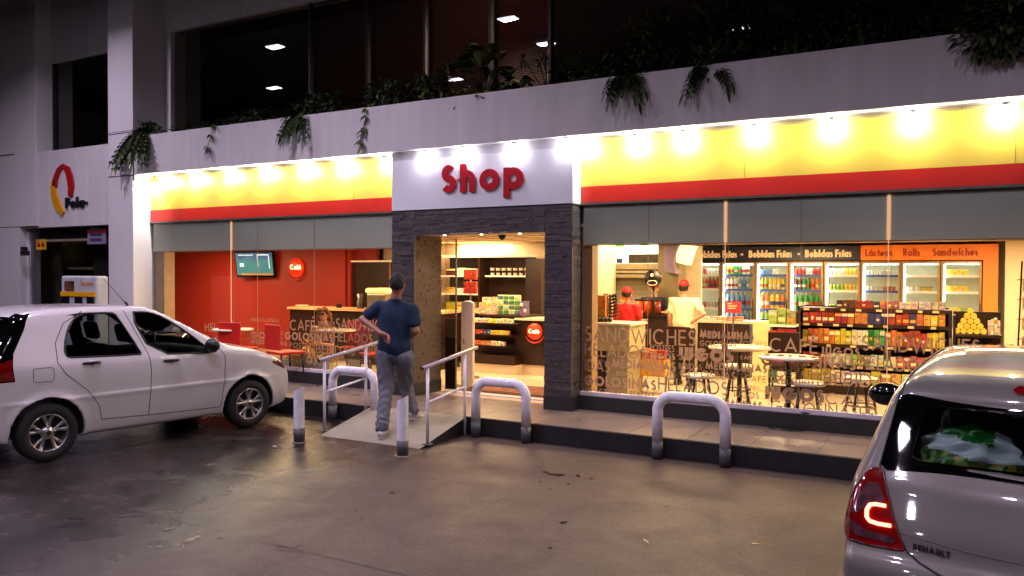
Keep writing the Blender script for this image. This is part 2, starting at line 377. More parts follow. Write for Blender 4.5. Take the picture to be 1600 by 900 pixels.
# left bay: logo wall over a dark shop window, left pillar
lw = thing('bay_wall', 'white rendered wall panel carrying the flame shaped red and yellow emblem', 'wall', (-13.7, YP+.1, 2.5))
MB().box(-15.05, -12.37, YP+.10, YP+.30, 2.60, 3.96).build('wall_face', M_stucco, lw, .005)
lp = thing('corner_pillar', 'wide white rendered corner pillar at the far left edge of the building', 'pillar', (-16, YP+.1, 0))
MB().box(-19.5, -15.06, YP+.06, YP+.45, 0, 2.62).box(-19.5, -14.52, YP+.055, YP+.44, 2.63, 7.6).build('shaft', M_stucco2, lp, .006)
MB().box(-17.0, -15.20, YP+.045, YP+.06, 3.96, 3.972).build('groove', M_line, lp)
uw = thing('upper_beam', 'white rendered band of wall above the dark upper floor windows', 'wall', (-2, 8.9, 5.8))
MB().box(-14.52, -12.36, YP+.35, YP+.55, 5.60, 7.6).box(-11.72, 9, 8.92, 9.15, 5.82, 7.6).build('wall_face', M_stucco, uw)
rw_ = thing('upper_return_wall', 'narrow dim wall return between the pillar and the upper windows', 'wall', (-11.7, 9, 4))
MB().box(-11.718, -11.55, 8.92, 9.15, 3.8, 5.819).build('wall_face', M_stucco, rw_)
# shell behind: back, side walls, roof and floor slab so that nothing leaks
M_dark = mat('dark_plaster', (.20, .18, .18), .9)
M_cream = mat('cream_paint', (.86, .78, .66), .6, noise=.03, bump=.05)
M_red = mat('red_paint', (.63, .17, .13), .5, noise=.05, scale=1, bump=.04)
sb = thing('interior_back_wall', 'cream painted wall along the back of the shop', 'wall', (-3, 15.9, ZS))
MB().box(-18, 9, 15.80, 16, ZS, 2.352).build('wall_face', M_cream, sb)
ob = thing('outer_wall', 'dark outer wall of the building seen only beyond the shop', 'wall', (9, 12, 0))
MB().box(9, 9.2, YG-.2, 16, 0, 7.6).box(-19.5, -18, YP+.5, 16, 0, 7.6).box(-18, 9, 16.0, 16.2, 0, 7.6).box(-19.5, 9.2, 9.4, 16.2, 7.6, 7.8).build('wall_face', M_dark, ob)
M_ceil = mat('ceiling_tile', (.83, .76, .66), .8, noise=.04)
cl = MB(); cl.box(-18, 9, YG+.02, 15.8, 2.36, 2.40); struct(cl.build('shop_ceiling', M_ceil))
cj = MB()
for i in range(44): cj.box(-18+i*.61, -18+i*.61+.02, YG+.05, 15.8, 2.3545, 2.3605)
for i in range(12): cj.box(-18, 9, YG+.4+i*.61, YG+.42+i*.61, 2.354, 2.360)
struct(cj.build('shop_ceiling_grid', mat('ceiling_grid', (.62, .52, .42), .5)))
slab = MB(); slab.box(-18, 9, YG+.031, 16, 2.405, 3.66); struct(slab.build('floor_slab', M_dark))
# red cafe wall, cream part
rwl = thing('red_cafe_wall', 'plain red painted wall carrying the television and the round cafe sign', 'wall', (-13, 12.2, ZS))
MB().box(-17.9, -10.62, 12.2, 12.32, ZS, 2.352).build('wall_face', M_red, rwl)
rr2 = thing('red_side_wall', 'short darker red wall return beside the coffee bar back cabinet', 'wall', (-10.5, 12.0, ZS))
MB().box(-10.60, -10.0, 12.40, 12.5, ZS, 2.352).box(-10.60,-10.52,12.24,12.397,ZS,2.49).build('wall_face', M_red, rr2)
cw2 = thing('cream_bar_wall', 'cream painted wall above the coffee bar back cabinet', 'wall', (-8, 12.9, ZS))
MB().box(-9.98, -5.1, 12.6, 12.7, ZS, 2.352).build('wall_face', M_cream, cw2)
bcol = thing('window_column', 'beige plastered column just inside the left end of the café window', 'column', (-11.5, 8.9, ZS))
MB().box(-11.71, -11.49, YG+.06, YG+.26, ZS, 2.352).build('shaft', mat('beige_plaster', (.72, .60, .47), .6), bcol)
bcol2 = thing('window_column', 'tan column just inside the glass right of the stone doorway', 'column', (-3.8, 8.9, ZS))
MB().box(-3.94, -3.80, YG+.05, YG+.22, ZS, 2.352).build('shaft', mat('tan_plaster', (.70, .55, .36), .6), bcol2)
rcol = thing('interior_pier', 'cream wall pier to the right of the orange sandwich panel', 'wall', (1.6, 14.8, ZS))
MB().box(.62, 8.9, 14.7, 14.9, ZS, 2.352).build('wall_face', M_cream, rcol)

# ------------------------------------------------------------------ FASCIAS
M_yel = mat('yellow_panel', (.92, .80, .27), .42, noise=.02, scale=1, coat=.0, spec=1.0)
M_redband = mat('red_panel', (.78, .13, .07), .4, noise=.02)
M_alu = mat('aluminium_trim', (.45, .43, .42), .35, metal=.7)
def fascia(x0, x1, label):
    t = thing('fascia_sign', label, 'fascia', ((x0+x1)/2, YG-.04, 2.6))
    MB().box(x0, x1, YG-.03, YG+.03, 2.83, ZB+.001).build('yellow_panel', M_yel, t)
    xx = x0+1.9
    while xx < x1-.3: MB().box(xx, xx+.003, YG-.0315, YG-.0295, 2.832, ZB-.03).build('panel_joint', mat('joint_ochre', (.55, .42, .08), .5), t); xx += 2.44
    MB().box(x0, x1, YG-.032, YG+.03, 2.64, 2.828).build('red_band', M_redband, t)
    MB().box(x0, x1, YG-.045, YG+.03, 2.612, 2.638).build('edge_trim', M_alu, t)
    MB().box(x0, x1, YG-.034, YG-.03, ZB-.03, ZB+.0005).build('top_trim', mat('warm_metal', (.8, .72, .5), .3, metal=.6), t)
    return t
fascia(-11.715, -6.56, 'yellow fascia board with red lower band left of the shop doorway')
fascia(-3.915, 9, 'yellow fascia board with red lower band right of the shop doorway')
# Shop panel
M_pan = mat('white_sign_panel', (.88, .88, .90), .35, noise=.02)
sp = thing('entrance_sign', 'white sign panel with raised red Shop lettering above the doorway', 'sign', (-5.15, YPORT, 2.6))
MB().box(-6.54, -3.92, YPORT, YG+.03, 2.622, 3.27).build('sign_panel', M_pan, sp, .003)
MB().box(-6.54, -3.92, YPORT+.004, YG+.03, 3.272, ZB-.002).build('top_panel', mat('grey_sign_panel', (.76, .75, .78), .4), sp)
MB().box(-6.54, -3.92, YPORT+.01, YG+.03, 2.606, 2.620).build('shadow_gap', M_line, sp)
M_shop = mat('red_letter', (.70, .03, .12), .35, noise=.03)
p0 = at(690, 303, Y=YPORT); p1 = at(820, 300, Y=YPORT)
b = MB(); text(b, 'Shop', (p0.x, YPORT-.01, p0.z+.005), .35, w=.25, th=.022, width=p1.x-p0.x, gap=.10, xh=.76, step=.0009)
b.build('sign_lettering', M_shop, sp)
# flame emblem and word on the bay wall
YB = YP+.10
em = thing('wall_emblem', 'red and yellow flame shaped wall emblem with a dark word under it', 'emblem', (-13.9, YB, 2.9))
M_er = mat('emblem_red', (.66, .07, .08), .4); M_ey = mat('emblem_yellow', (.86, .58, .03), .4)
def band(pts, ws, m, name):
    b = MB(); n = len(pts); Lp = []; Rp = []
    for i in range(n):
        a = Vector(pts[max(i-1, 0)]); c = Vector(pts[min(i+1, n-1)]); d = (c-a).normalized(); nn = Vector((-d.y, d.x)); p = Vector(pts[i])
        Lp.append(p+nn*ws[i]/2); Rp.append(p-nn*ws[i]/2)
    b.prism([tuple(p) for p in Lp]+[tuple(p) for p in Rp[::-1]], (0, -.035, 0), o=(0, YB-.001, 0)); b.build(name, m, em)
def W2(zx): q = at(zx[0], zx[1], Y=YB); return (q.x, q.z)
band([W2(q) for q in [(99.5, 258), (107, 265), (111, 278), (113, 292), (111.5, 307)]], [.05, .13, .15, .15, .10], M_er, 'red_stroke')
band([W2(q) for q in [(99, 259), (93, 267), (88.5, 280), (87.5, 291)]], [.05, .10, .11, .11], M_er, 'red_stroke')
band([W2(q) for q in [(85.5, 280), (84.5, 293), (87, 308), (92, 322), (100, 334)]], [.05, .12, .16, .15, .10], M_ey, 'yellow_stroke')
b = MB(); q = at(104, 326, Y=YB); text(b, 'Pola-', (q.x, YB-.002, q.z), .19, w=.24, th=.03, width=.62, gap=.1); b.build('word', mat('word_dark', (.10, .09, .12), .4), em)

# ------------------------------------------------------------------ STONE PORTAL
M_stone = mat('ledger_slate', (.275, .25, .265), .62, noise=.35, scale=14, bump=.5, bscale=45)
M_stoneb = mat('ledger_slate_tan', (.34, .29, .27), .62, noise=.3, scale=14, bump=.5, bscale=45)
M_plinth = mat('plinth_dark', (.17, .165, .17), .45, noise=.15)
pt = thing('stone_portal', 'doorway portal clad in dark split slate strips under the Shop panel', 'portal', (-5.15, YPORT, ZS))
def ledger(name, o, ax, W_, H_, nrm, seed, m=None):
    r = random.Random(seed); b = MB(); z = 0; o, ax, nrm = Vector(o), Vector(ax), Vector(nrm)
    while z < H_-.004:
        h = min(r.choice((.016, .022, .03, .038)), H_-z); x = 0
        while x < W_-.002:
            l = min(r.uniform(.07, .32), W_-x)
            if W_-x-l < .03: l = W_-x
            d = r.uniform(.002, .015); t = r.uniform(-.002, .002)
            a = o+ax*(x+.0012)+Vector((0, 0, z+.0012)); c = o+ax*(x+l-.0008)+Vector((0, 0, z+.0012)); hh = Vector((0, 0, h-.0018))
            vs = [a, c, c+hh, a+hh]; fr = [a+nrm*(d+t), c+nrm*(d-t), c+hh+nrm*(d-t*.5), a+hh+nrm*(d+t)]
            b.add(vs+fr, [(4, 5, 6, 7), (0, 1, 5, 4), (1, 2, 6, 5), (2, 3, 7, 6), (3, 0, 4, 7)], r.choice((0, 0, 0, 1)) if m is None else 0)
            x += l
        z += h
    return b.build(name, [m or M_stone, M_stoneb], pt)
XL0, XL1, XR0, XR1 = -6.54, -6.17, -4.285, -3.925; ZO = 2.30; YI = 9.05; YF = YPORT+.012
core = MB(); core.box(XL0, XL1-.012, YF, YI, ZS, 2.605).box(XR0+.012, XR1-.012, YF, YI, ZS, 2.605).box(XL1-.012, XR0+.012, YF, YI, ZO+.012, 2.605)
core.build('core', M_plinth, pt)
ledger('stone_cladding', (XL0, YF, ZS+.17), (1, 0, 0), XL1-XL0, 2.605-ZS-.17, (0, -1, 0), 3)
ledger('stone_cladding', (XR0, YF, ZS+.17), (1, 0, 0), XR1-XR0, 2.605-ZS-.17, (0, -1, 0), 4)
ledger('stone_cladding', (XL1, YF, ZO), (1, 0, 0), XR0-XL1, 2.605-ZO, (0, -1, 0), 5)
ledger('side_cladding', (XL1-.012, YF, ZS+.17), (0, 1, 0), YI-YF, ZO-ZS-.17, (1, 0, 0), 6, mat('ledger_slate_lit', (.37, .315, .285), .6, noise=.14, scale=9, bump=.3, bscale=45))  # left jamb slate coloured paler and warmer for the warm light on it
ledger('side_cladding', (XR1-.012, YF, ZS+.17), (0, 1, 0), YG-YF, 2.605-ZS-.17, (1, 0, 0), 8)
MB().box(XL0, XL1+.004, YPORT-.004, YI, ZS, ZS+.168).build('plinth', M_plinth, pt, .003)
MB().box(XR0-.004, XR1+.006, YPORT-.004, YG-.002, ZS, ZS+.168).build('plinth', M_plinth, pt, .003)
tr = MB()
for x in (XL1-.006, XR1-.006): tr.box(x, x+.012, YPORT-.008, YPORT+.006, ZS+.169, ZO if x < -5 else 2.604)
tr.box(XL1, XR0, YPORT-.006, YPORT+.006, ZO-.006, ZO+.004)
tr.build('corner_trim', M_alu, pt)
MB().box(XL1-.008, XR0+.008, YPORT+.008, YI, ZO+.0005, ZO+.011).build('soffit', M_cream, pt)
# downlights in the portal soffit
M_bulb = mat('lamp_white_hot', (1, .96, .88), .4, emit=25, ecol=(1, .93, .80))
for i, (x, w_) in enumerate(zip((-5.83, -5.27, -4.72), ('left', 'middle', 'right'))):
    t = thing('downlight', f'small {w_} round downlight in the soffit of the stone doorway', 'downlight', (x, 8.6, ZO), 0, 'doorway downlights')
    b = MB(); b.lathe([(.028, 0), (.043, -.004), (.043, .008)], (x, 8.62, ZO), 16); b.build('trim_ring', M_alu, t)
    MB().lathe([(.0001, -.007), (.018, -.006), (.026, .002)], (x, 8.62, ZO), 12).build('bulb', M_bulb, t)
    ld = bpy.data.lights.new('downlight_beam', 'SPOT'); ld.energy = 9; ld.color = WARM; ld.spot_size = rad(110); ld.spot_blend = .6; ld.shadow_soft_size = .03
    o = bpy.data.objects.new('downlight_beam', ld); COL.objects.link(o); o.parent = t; o.location = (0, .03, -.03)
cam_ = thing('dome_camera', 'small black dome security camera under the doorway ceiling', 'camera', (-5.16, 9.0, ZO-.01))
MB().lathe([(.055, 0), (.055, -.015), (.045, -.03), (.03, -.055), (.0001, -.065)], (-5.16, 8.95, ZO), 16).build('dome', mat('black_gloss', (.03, .03, .035), .15), cam_)

# ------------------------------------------------------------------ FASCIA SPOTLIGHTS
M_spotb = mat('spot_hot', (1, 1, 1), .4, emit=90, ecol=(1, .97, 1))
M_can = mat('spot_can', (.75, .75, .76), .35, metal=.3)
spots = [(256, 'yellow'), (304, 'yellow'), (358, 'yellow'), (414, 'yellow'), (475, 'yellow'), (536, 'yellow'), (604, 'yellow'),
         (668, 'white'), (727, 'white'), (806, 'white'), (888, 'white'), (917, 'yellow'), (995, 'yellow'), (1070, 'yellow'), (1180, 'yellow'), (1300, 'yellow'), (1426, 'yellow'), (1568, 'yellow')]
ordn = ['first', 'second', 'third', 'fourth', 'fifth', 'sixth', 'seventh', 'eighth']
cnt = {'left': 0, 'mid': 0, 'right': 0}
for i, (u, kind) in enumerate(spots):
    y = YG-.10 if kind == 'yellow' else YPORT-.045
    x = at(u, 240, Y=y+.05).x
    grp = 'left' if i < 7 else ('mid' if i < 11 else 'right'); k_ = cnt[grp]; cnt[grp] += 1
    where = {'left': 'over the left yellow fascia', 'mid': 'over the white Shop panel', 'right': 'over the right yellow fascia'}[grp]
    t = thing('fascia_spotlight', f'{ordn[k_]} glowing spotlight from the left {where}', 'spotlight', (x, y, ZB), 0, 'fascia spotlights')
    b = MB(); b.lathe([(.034, -.002), (.036, -.035), (.030, -.037), (.028, -.02)], (x, y, ZB), 14); b.build('can', M_can, t)
    MB().lathe([(.0001, -.062), (.024, -.056), (.033, -.044), (.036, -.036)], (x, y, ZB), 12).build('bulb', M_spotb, t)
    ld = bpy.data.lights.new('spot_beam', 'SPOT'); ld.energy = 10 if kind == 'yellow' else 11; ld.color = (1, .95, .86) if kind == 'yellow' else (.92, .88, 1)
    ld.spot_size = rad(125); ld.spot_blend = .7; ld.shadow_soft_size = .02
    pd = bpy.data.lights.new('bulb_glow', 'POINT'); pd.energy = (21 if kind == 'yellow' else 4.6)*R_.uniform(.75, 1.2); pd.color = ld.color; pd.shadow_soft_size = .02
    po = bpy.data.objects.new('bulb_glow', pd); COL.objects.link(po); po.parent = t; po.location = (0, -.005, -.10)
    o = bpy.data.objects.new('spot_beam', ld); COL.objects.link(o); o.parent = t; o.location = (0, 0, -.05)
    o.rotation_euler = Vector((0, .30, -1)).to_track_quat('-Z', 'Y').to_euler()
ld = bpy.data.lights.new('pillar_spot_beam', 'SPOT'); ld.energy = 60; ld.color = (.95, .9, 1); ld.spot_size = rad(130); ld.spot_blend = .7; ld.shadow_soft_size = .02
t = thing('fascia_spotlight', 'glowing spotlight in the corner beside the white pillar return', 'spotlight', (-11.56, YG-.14, ZB), 0, 'fascia spotlights')
MB().lathe([(.034, -.002), (.036, -.035), (.030, -.037), (.028, -.02)], (-11.56, YG-.14, ZB), 14).build('can', M_can, t)
MB().lathe([(.0001, -.040), (.020, -.038), (.027, -.028)], (-11.56, YG-.14, ZB), 12).build('bulb', M_spotb, t)
o = bpy.data.objects.new('pillar_spot_beam', ld); COL.objects.link(o); o.parent = t; o.location = (0, 0, -.05); o.rotation_euler = Vector((-.35, .1, -1)).to_track_quat('-Z', 'Y').to_euler()

# ------------------------------------------------------------------ SHOP WINDOWS
M_glass = glass_mat('shop_glass', (.95, .96, .95), 0, .8)
M_vinyl = vinyl_mat('frosted_vinyl', (.78, .69, .58))
M_frame = mat('window_sill_metal', (.84, .81, .84), .45, metal=0)
M_blind = vinyl_mat('roller_blind_grey', (.88, .90, .82), .15, .0)
M_fin = mat('glass_fin_glow', (.95, .70, .45), .3, emit=.45, ecol=(1, .80, .62))  # fins emit faintly, imitating room light piped through the glass edge
def window(x0, x1, panes, thin, words, label):
    t = thing('shop_window', label, 'window', ((x0+x1)/2, YG, ZS))
    MB().box(x0, x1, YG-.045, YG+.06, ZS+.001, ZS+.165).build('base_plinth', M_plinth, t, .003)
    MB().box(x0, x1, YG-.03, YG+.05, ZS+.167, ZS+.215).build('sill_frame', M_frame, t, .003)
    xs = [x0]+panes+[x1]
    for a, b_ in zip(xs[:-1], xs[1:]):
        MB().add([(a+.004, YG, ZS+.21), (b_-.004, YG, ZS+.21), (b_-.004, YG, 2.62), (a+.004, YG, 2.62)], [(0, 1, 2, 3)]).build('glass_pane', M_glass, t, recalc=False)
    for xx in panes:
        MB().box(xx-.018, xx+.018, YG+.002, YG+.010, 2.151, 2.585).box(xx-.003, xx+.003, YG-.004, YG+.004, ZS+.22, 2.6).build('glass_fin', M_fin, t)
        b = MB(); b.box(xx-.03, xx-.026, YG+.02, YG+.024, .9, 2.15).box(xx+.026, xx+.03, YG+.02, YG+.024, .9, 2.15); b.box(xx-.032, xx+.032, YG+.015, YG+.03, .97, 1.05); b.build('blind_cord', mat('cord', (.75, .6, .42), .5), t)
    for xx in thin:
        MB().box(xx-.002, xx+.002, YG-.003, YG+.003, ZS+.22, 2.6).build('pane_joint', mat('silicone', (.70, .55, .40), .4), t)
    MB().box(x0+.02, x1-.02, YG+.012, YG+.015, 2.15, 2.608).build('roller_blind', M_blind, t)
    MB().box(x0+.02, x1-.02, YG+.008, YG+.03, 2.135, 2.149).build('blind_bar', mat('blind_bar', (.75, .55, .36), .4), t)
    for (s, u0_, u1_, v0_, v1_, w_) in words:
        um = (u0_+u1_)/2; a = at(u0_, 500, Y=YG-.004); c = at(u1_, 500, Y=YG-.004); zb = at(um, v1_, Y=YG-.004).z; zt = at(um, v0_, Y=YG-.004).z
        b = MB(); text(b, s, (a.x, YG-.0035, zb), zt-zb, w=w_, th=.0006, width=c.x-a.x, step=.0001); b.build('vinyl_word', M_vinyl, t)
    return t
LT, MD, BD, XB = .12, .15, .23, .31
words_r = [('SANDWICHES', 914, 1087, 513, 537, LT), ('HELADOS', 914, 1011, 538, 559, LT), ('POSTRES', 1016, 1054, 539, 549, LT), ('JUGOS', 1015, 1055, 552, 562, BD), ('JUGOS', 1060, 1146, 544, 565, XB),
 ('MEDIALUNAS', 1094, 1178, 518, 530, XB), ('GOLOSINAS', 1094, 1150, 533, 542, MD), ('POSTRES', 1156, 1198, 533, 541, LT), ('IDAS', 914, 953, 563, 581, LT), ('MEDIALUNAS', 957, 1056, 563, 578, BD), ('BEBIDAS', 1061, 1097, 568, 577, LT),
 ('MEDIALUNAS', 1103, 1199, 568, 580, BD), ('GOLOSINAS', 1063, 1150, 579, 592, LT), ('POSTRES', 1020, 1056, 580, 589, MD), ('JUGOS', 962, 990, 580, 588, MD), ('GOLOSINAS', 914, 1026, 590, 606, BD), ('HELADOS', 1029, 1138, 593, 614, LT),
 ('POSTRES', 917, 972, 608, 619, LT), ('BEBIDAS', 985, 1024, 613, 625, LT), ('CAFE', 1164, 1198, 587, 597, LT), ('GOLOSINAS', 1149, 1187, 602, 609, LT), ('JUGOS', 1146, 1187, 612, 622, MD), ('MEDIALUNAS', 1110, 1192, 625, 637, BD), ('CAFE', 1157, 1176, 556, 562, BD),
 ('CAFÉ', 1203, 1278, 529, 551, LT), ('JUGOS', 1283, 1344, 543, 555, BD), ('SANDWICHES', 1348, 1532, 527, 552, LT), ('GOLOSINAS', 1190, 1338, 556, 575, BD), ('HELADOS', 1344, 1450, 557, 580, LT), ('POSTRES', 1202, 1282, 578, 591, LT), ('BEBIDAS', 1288, 1404, 583, 605, LT),
 ('MEDIALUNAS', 1204, 1282, 594, 602, BD), ('JUGOS', 1195, 1289, 606, 627, XB), ('CAFÉ', 1291, 1370, 616, 634, LT), ('GOLOSINAS', 1206, 1342, 630, 648, LT), ('HELADOS', 1345, 1440, 640, 660, LT), ('JUGOS', 1455, 1540, 562, 580, XB)]
words_l = [('CAFÉ', 453, 492, 500, 517, LT), ('HELADOS', 497, 523, 502, 508, MD), ('JUGOS', 494, 523, 511, 519, BD), ('SANDWICHES', 525, 622, 499, 517, LT), ('GOLOSINAS', 445, 520, 520, 533, BD), ('HELADOS', 522, 582, 521, 535, LT), ('POSTRES', 453, 491, 536, 544, LT), ('BEBIDAS', 494, 554, 540, 554, LT),
 ('JUGOS', 380, 421, 518, 529, BD), ('CAFE', 425, 442, 517, 523, LT), ('GOLOSINAS', 424, 442, 526, 530, LT), ('MEDIALUNAS', 392, 448, 531, 539, BD), ('CAFE', 430, 452, 545, 552, LT), ('MEDIALUNAS', 457, 491, 547, 553, BD), ('JUGOS', 452, 496, 556, 568, XB), ('CAFÉ', 499, 530, 562, 573, LT),
 ('BEBIDAS', 531, 558, 561, 568, MD), ('CAFE', 562, 580, 562, 567, LT), ('GOLOSINAS', 458, 520, 574, 584, LT), ('POSTRES', 560, 600, 540, 550, LT), ('GOLOSINAS', 335, 379, 527, 537, LT), ('HELADOS', 320, 376, 506, 519, LT), ('MEDIALUNAS', 392, 436, 497, 503, LT)]
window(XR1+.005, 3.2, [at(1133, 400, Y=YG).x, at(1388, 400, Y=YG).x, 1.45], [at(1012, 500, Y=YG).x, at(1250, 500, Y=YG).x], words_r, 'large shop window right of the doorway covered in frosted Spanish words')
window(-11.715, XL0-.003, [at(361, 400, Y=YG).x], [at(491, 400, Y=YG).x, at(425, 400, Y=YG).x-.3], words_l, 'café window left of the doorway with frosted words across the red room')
xw = thing('end_wall', 'white rendered wall closing the shop front beyond the right car', 'wall', (6, YG, 0))
MB().box(3.21, 8.9, YG-.03, YG+.1, ZS, 2.6).build('wall_face', M_stucco, xw)

# left bay window (dim store)
lb = thing('bay_window', 'dark shop window of the left bay behind the white car', 'window', (-13.7, YP+.3, 0))
MB().add([(-15.05, YP+.24, .1), (-12.37, YP+.24, .1), (-12.37, YP+.24, 2.6), (-15.05, YP+.24, 2.6)], [(0, 1, 2, 3)]).build('glass_pane', M_glass, lb, recalc=False)
b = MB(); b.box(-15.05, -12.37, YP+.2, YP+.3, 0, .1); b.box(-15.06, -15.02, YP+.2, YP+.3, .1, 2.6); b.build('frame', M_frame, lb)
bb = thing('bay_back_wall', 'dark interior wall seen through the left bay window', 'wall', (-14, 9.8, 0))
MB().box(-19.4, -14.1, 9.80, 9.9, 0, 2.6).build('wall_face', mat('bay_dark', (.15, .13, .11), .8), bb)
bs = thing('bay_light_block', 'added unseen stepped wall keeping café light out of the left bay', 'wall', (-13, 9.2, 0))  # added unseen wall, stepped along sight lines to stop room light leaking in
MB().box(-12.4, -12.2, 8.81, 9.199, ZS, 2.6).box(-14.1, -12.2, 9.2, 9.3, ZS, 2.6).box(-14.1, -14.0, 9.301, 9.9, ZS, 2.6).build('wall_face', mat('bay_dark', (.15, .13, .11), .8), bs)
lt_ = thing('bay_light_tube', 'upright pale light tube inside the left bay window', 'lamp', (-14.1, 9.6, 2))
MB().box(-15.90, -15.80, 9.52, 9.55, 1.98, 2.58).build('tube', mat('tube_warm', (.8, .68, .5), .5, emit=.8, ecol=(.9, .74, .52)), lt_)
sh = thing('bay_shelf', 'pale horizontal shelf inside the left bay window', 'shelf', (-14.5, 9.4, 1.8))
MB().box(-16.9, -14.1, 9.3, 9.79, 1.85, 1.90).box(-16.9, -14.1, 9.3, 9.78, 1.5, 1.53).build('board', mat('bay_shelf_mat', (.55, .48, .34), .6), sh)
pr = thing('bay_partition', 'grey green partition at the left side of the bay window', 'partition', (-15.8, 9.2, 0))
MB().box(-15.7, -15.05, 9.15, 9.2, 0, 2.6).build('panel', mat('partition_grey', (.48, .46, .40), .7), pr)
ys = thing('hazard_sign', 'small yellow safety sign with two red symbols in the bay window', 'sign', (-14.9, YP+.22, 2.2))
q0 = at(57, 374, Y=YP+.22); q1 = at(72, 390, Y=YP+.22)
MB().box(q0.x, q1.x, YP+.215, YP+.225, q1.z, q0.z).build('plate', mat('sign_yellow', (.86, .66, .08), .5), ys)
b = MB()
for fx in (.28, .72): b.lathe([(.0001, -.004), (.05, -.004), (.05, 0)], (0, 0, 0), 12, M=Matrix.Translation((q0.x+(q1.x-q0.x)*fx, YP+.214, (q0.z+q1.z)/2)) @ Matrix.Rotation(rad(-90), 4, 'X'))
b.build('symbol', mat('sign_red', (.75, .12, .10), .5), ys)
ps = thing('price_poster', 'small red headed notice hanging in the bay window corner', 'poster', (-12.6, YP+.2, 2.4))
q0 = at(137, 358, Y=YP+.20); q1 = at(166, 381, Y=YP+.20); zz = q0.z-(q0.z-q1.z)*.28
MB().box(q0.x, q1.x, YP+.195, YP+.205, zz, q0.z).build('heading', mat('poster_red', (.62, .10, .16), .5), ps)
MB().box(q0.x, q1.x, YP+.195, YP+.205, q1.z, zz-.002).build('sheet', mat('poster_lilac', (.50, .46, .56), .5), ps)
b = MB()
for r_i in range(3): b.box(q0.x+.08, q1.x-.12, YP+.191, YP+.194, q1.z+.05+r_i*.085, q1.z+.10+r_i*.085)
b.build('print', mat('poster_dark', (.24, .2, .28), .5), ps)
b = MB(); text(b, 'PROMO', (q0.x+.10, YP+.194, zz+.045), .055, w=.2, th=.002); b.build('heading_text', mat('poster_white', (.85, .8, .8), .5), ps)
ws = thing('wall_sconce', 'small dark box lamp on the edge of the corner pillar', 'lamp', (-15.0, YP, 2.0))
q = at(42, 396, Y=YP+.05); MB().box(q.x-.06, q.x+.08, YP-.04, YP+.06, q.z-.04, q.z+.05).box(q.x-.02, q.x+.04, YP-.06, YP+.05, q.z+.052, q.z+.12).build('housing', M_line, ws, .008)
# ------------------------------------------------------------------ UPPER FLOOR WINDOWS
M_ugl = glass_mat('tinted_glass', (.36, .33, .31), 0, 2.2, 1.5)
M_mull = mat('bronze_mullion', (.05, .04, .038), .5)
uws = thing('upper_window', 'long dark office window band above the planter with half lit blinds', 'window', (-2, 9.0, 3.7))
for x0, x1 in [(-11.55, -8.53), (-8.47, -7.44), (-7.38, -6.44), (-6.38, -5.41), (-5.33, -4.55), (-4.45, 1.0), (1.1, 8.9)]:
    MB().add([(x0, 9.0, 3.7), (x1, 9.0, 3.7), (x1, 9.0, 5.85), (x0, 9.0, 5.85)], [(0, 1, 2, 3)]).build('glass_pane', M_ugl, uws, recalc=False)
for x in (-8.5, -7.41, -6.41, -5.37, -4.5, 1.05): MB().box(x-.018, x+.018, 8.97, 9.05, 3.69, 5.82).build('mullion', M_mull, uws)
ulw = thing('upper_window', 'dark square upper window above the flame emblem', 'window', (-13.5, YP+.4, 3.9))
MB().add([(-14.52, YP+.40, 3.9), (-12.36, YP+.40, 3.9), (-12.36, YP+.40, 5.62), (-14.52, YP+.40, 5.62)], [(0, 1, 2, 3)]).build('glass_pane', M_ugl, ulw, recalc=False)
MB().box(-14.52, -14.46, YP+.36, YP+.44, 3.96, 5.6).box(-14.46, -12.37, YP+.36, YP+.44, 3.961, 4.0).build('frame', M_mull, ulw)
urw = thing('upper_room_wall', 'dim office wall behind the upper windows', 'wall', (-3, 12, 3.66))
MB().box(-18, 9, 12.4, 12.5, 3.67, 7.5).build('wall_face', mat('office_wall', (.30, .20, .15), .8), urw)
# venetian blinds
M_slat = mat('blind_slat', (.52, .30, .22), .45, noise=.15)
def blind(x0, x1, z0, z1, label, m):
    t = thing('venetian_blind', label, 'blind', ((x0+x1)/2, 9.12, z0), 0, 'upper office blinds')
    b = MB(); z = z0
    while z < z1: b.add([(x0, 9.10, z), (x1, 9.10, z), (x1, 9.13, z+.022), (x0, 9.13, z+.022)], [(0, 1, 2, 3)]); z += .027
    b.build('slats', m, t, recalc=False)
    b = MB()
    for x in (x0+.12, x1-.12): b.tube([(x, 9.115, z0), (x, 9.115, z1)], .002, 5)
    b.build('ladder_cord', M_slat, t)
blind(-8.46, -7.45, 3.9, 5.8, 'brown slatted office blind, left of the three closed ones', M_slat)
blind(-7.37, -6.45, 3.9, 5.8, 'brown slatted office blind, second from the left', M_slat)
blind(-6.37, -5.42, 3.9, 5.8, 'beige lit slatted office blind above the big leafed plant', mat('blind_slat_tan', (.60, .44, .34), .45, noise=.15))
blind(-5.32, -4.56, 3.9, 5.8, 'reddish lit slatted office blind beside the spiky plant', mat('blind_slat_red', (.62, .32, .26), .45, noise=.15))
area('office_lamp', (-5.6, 10.2, 5.2), 1.0, 24, (1, .62, .46), (0, -1, -.1), .8)
area('office_lamp_low', (-7.6, 10.4, 4.6), 1.0, 3, (1, .55, .40), (0, -1, 0), .8)
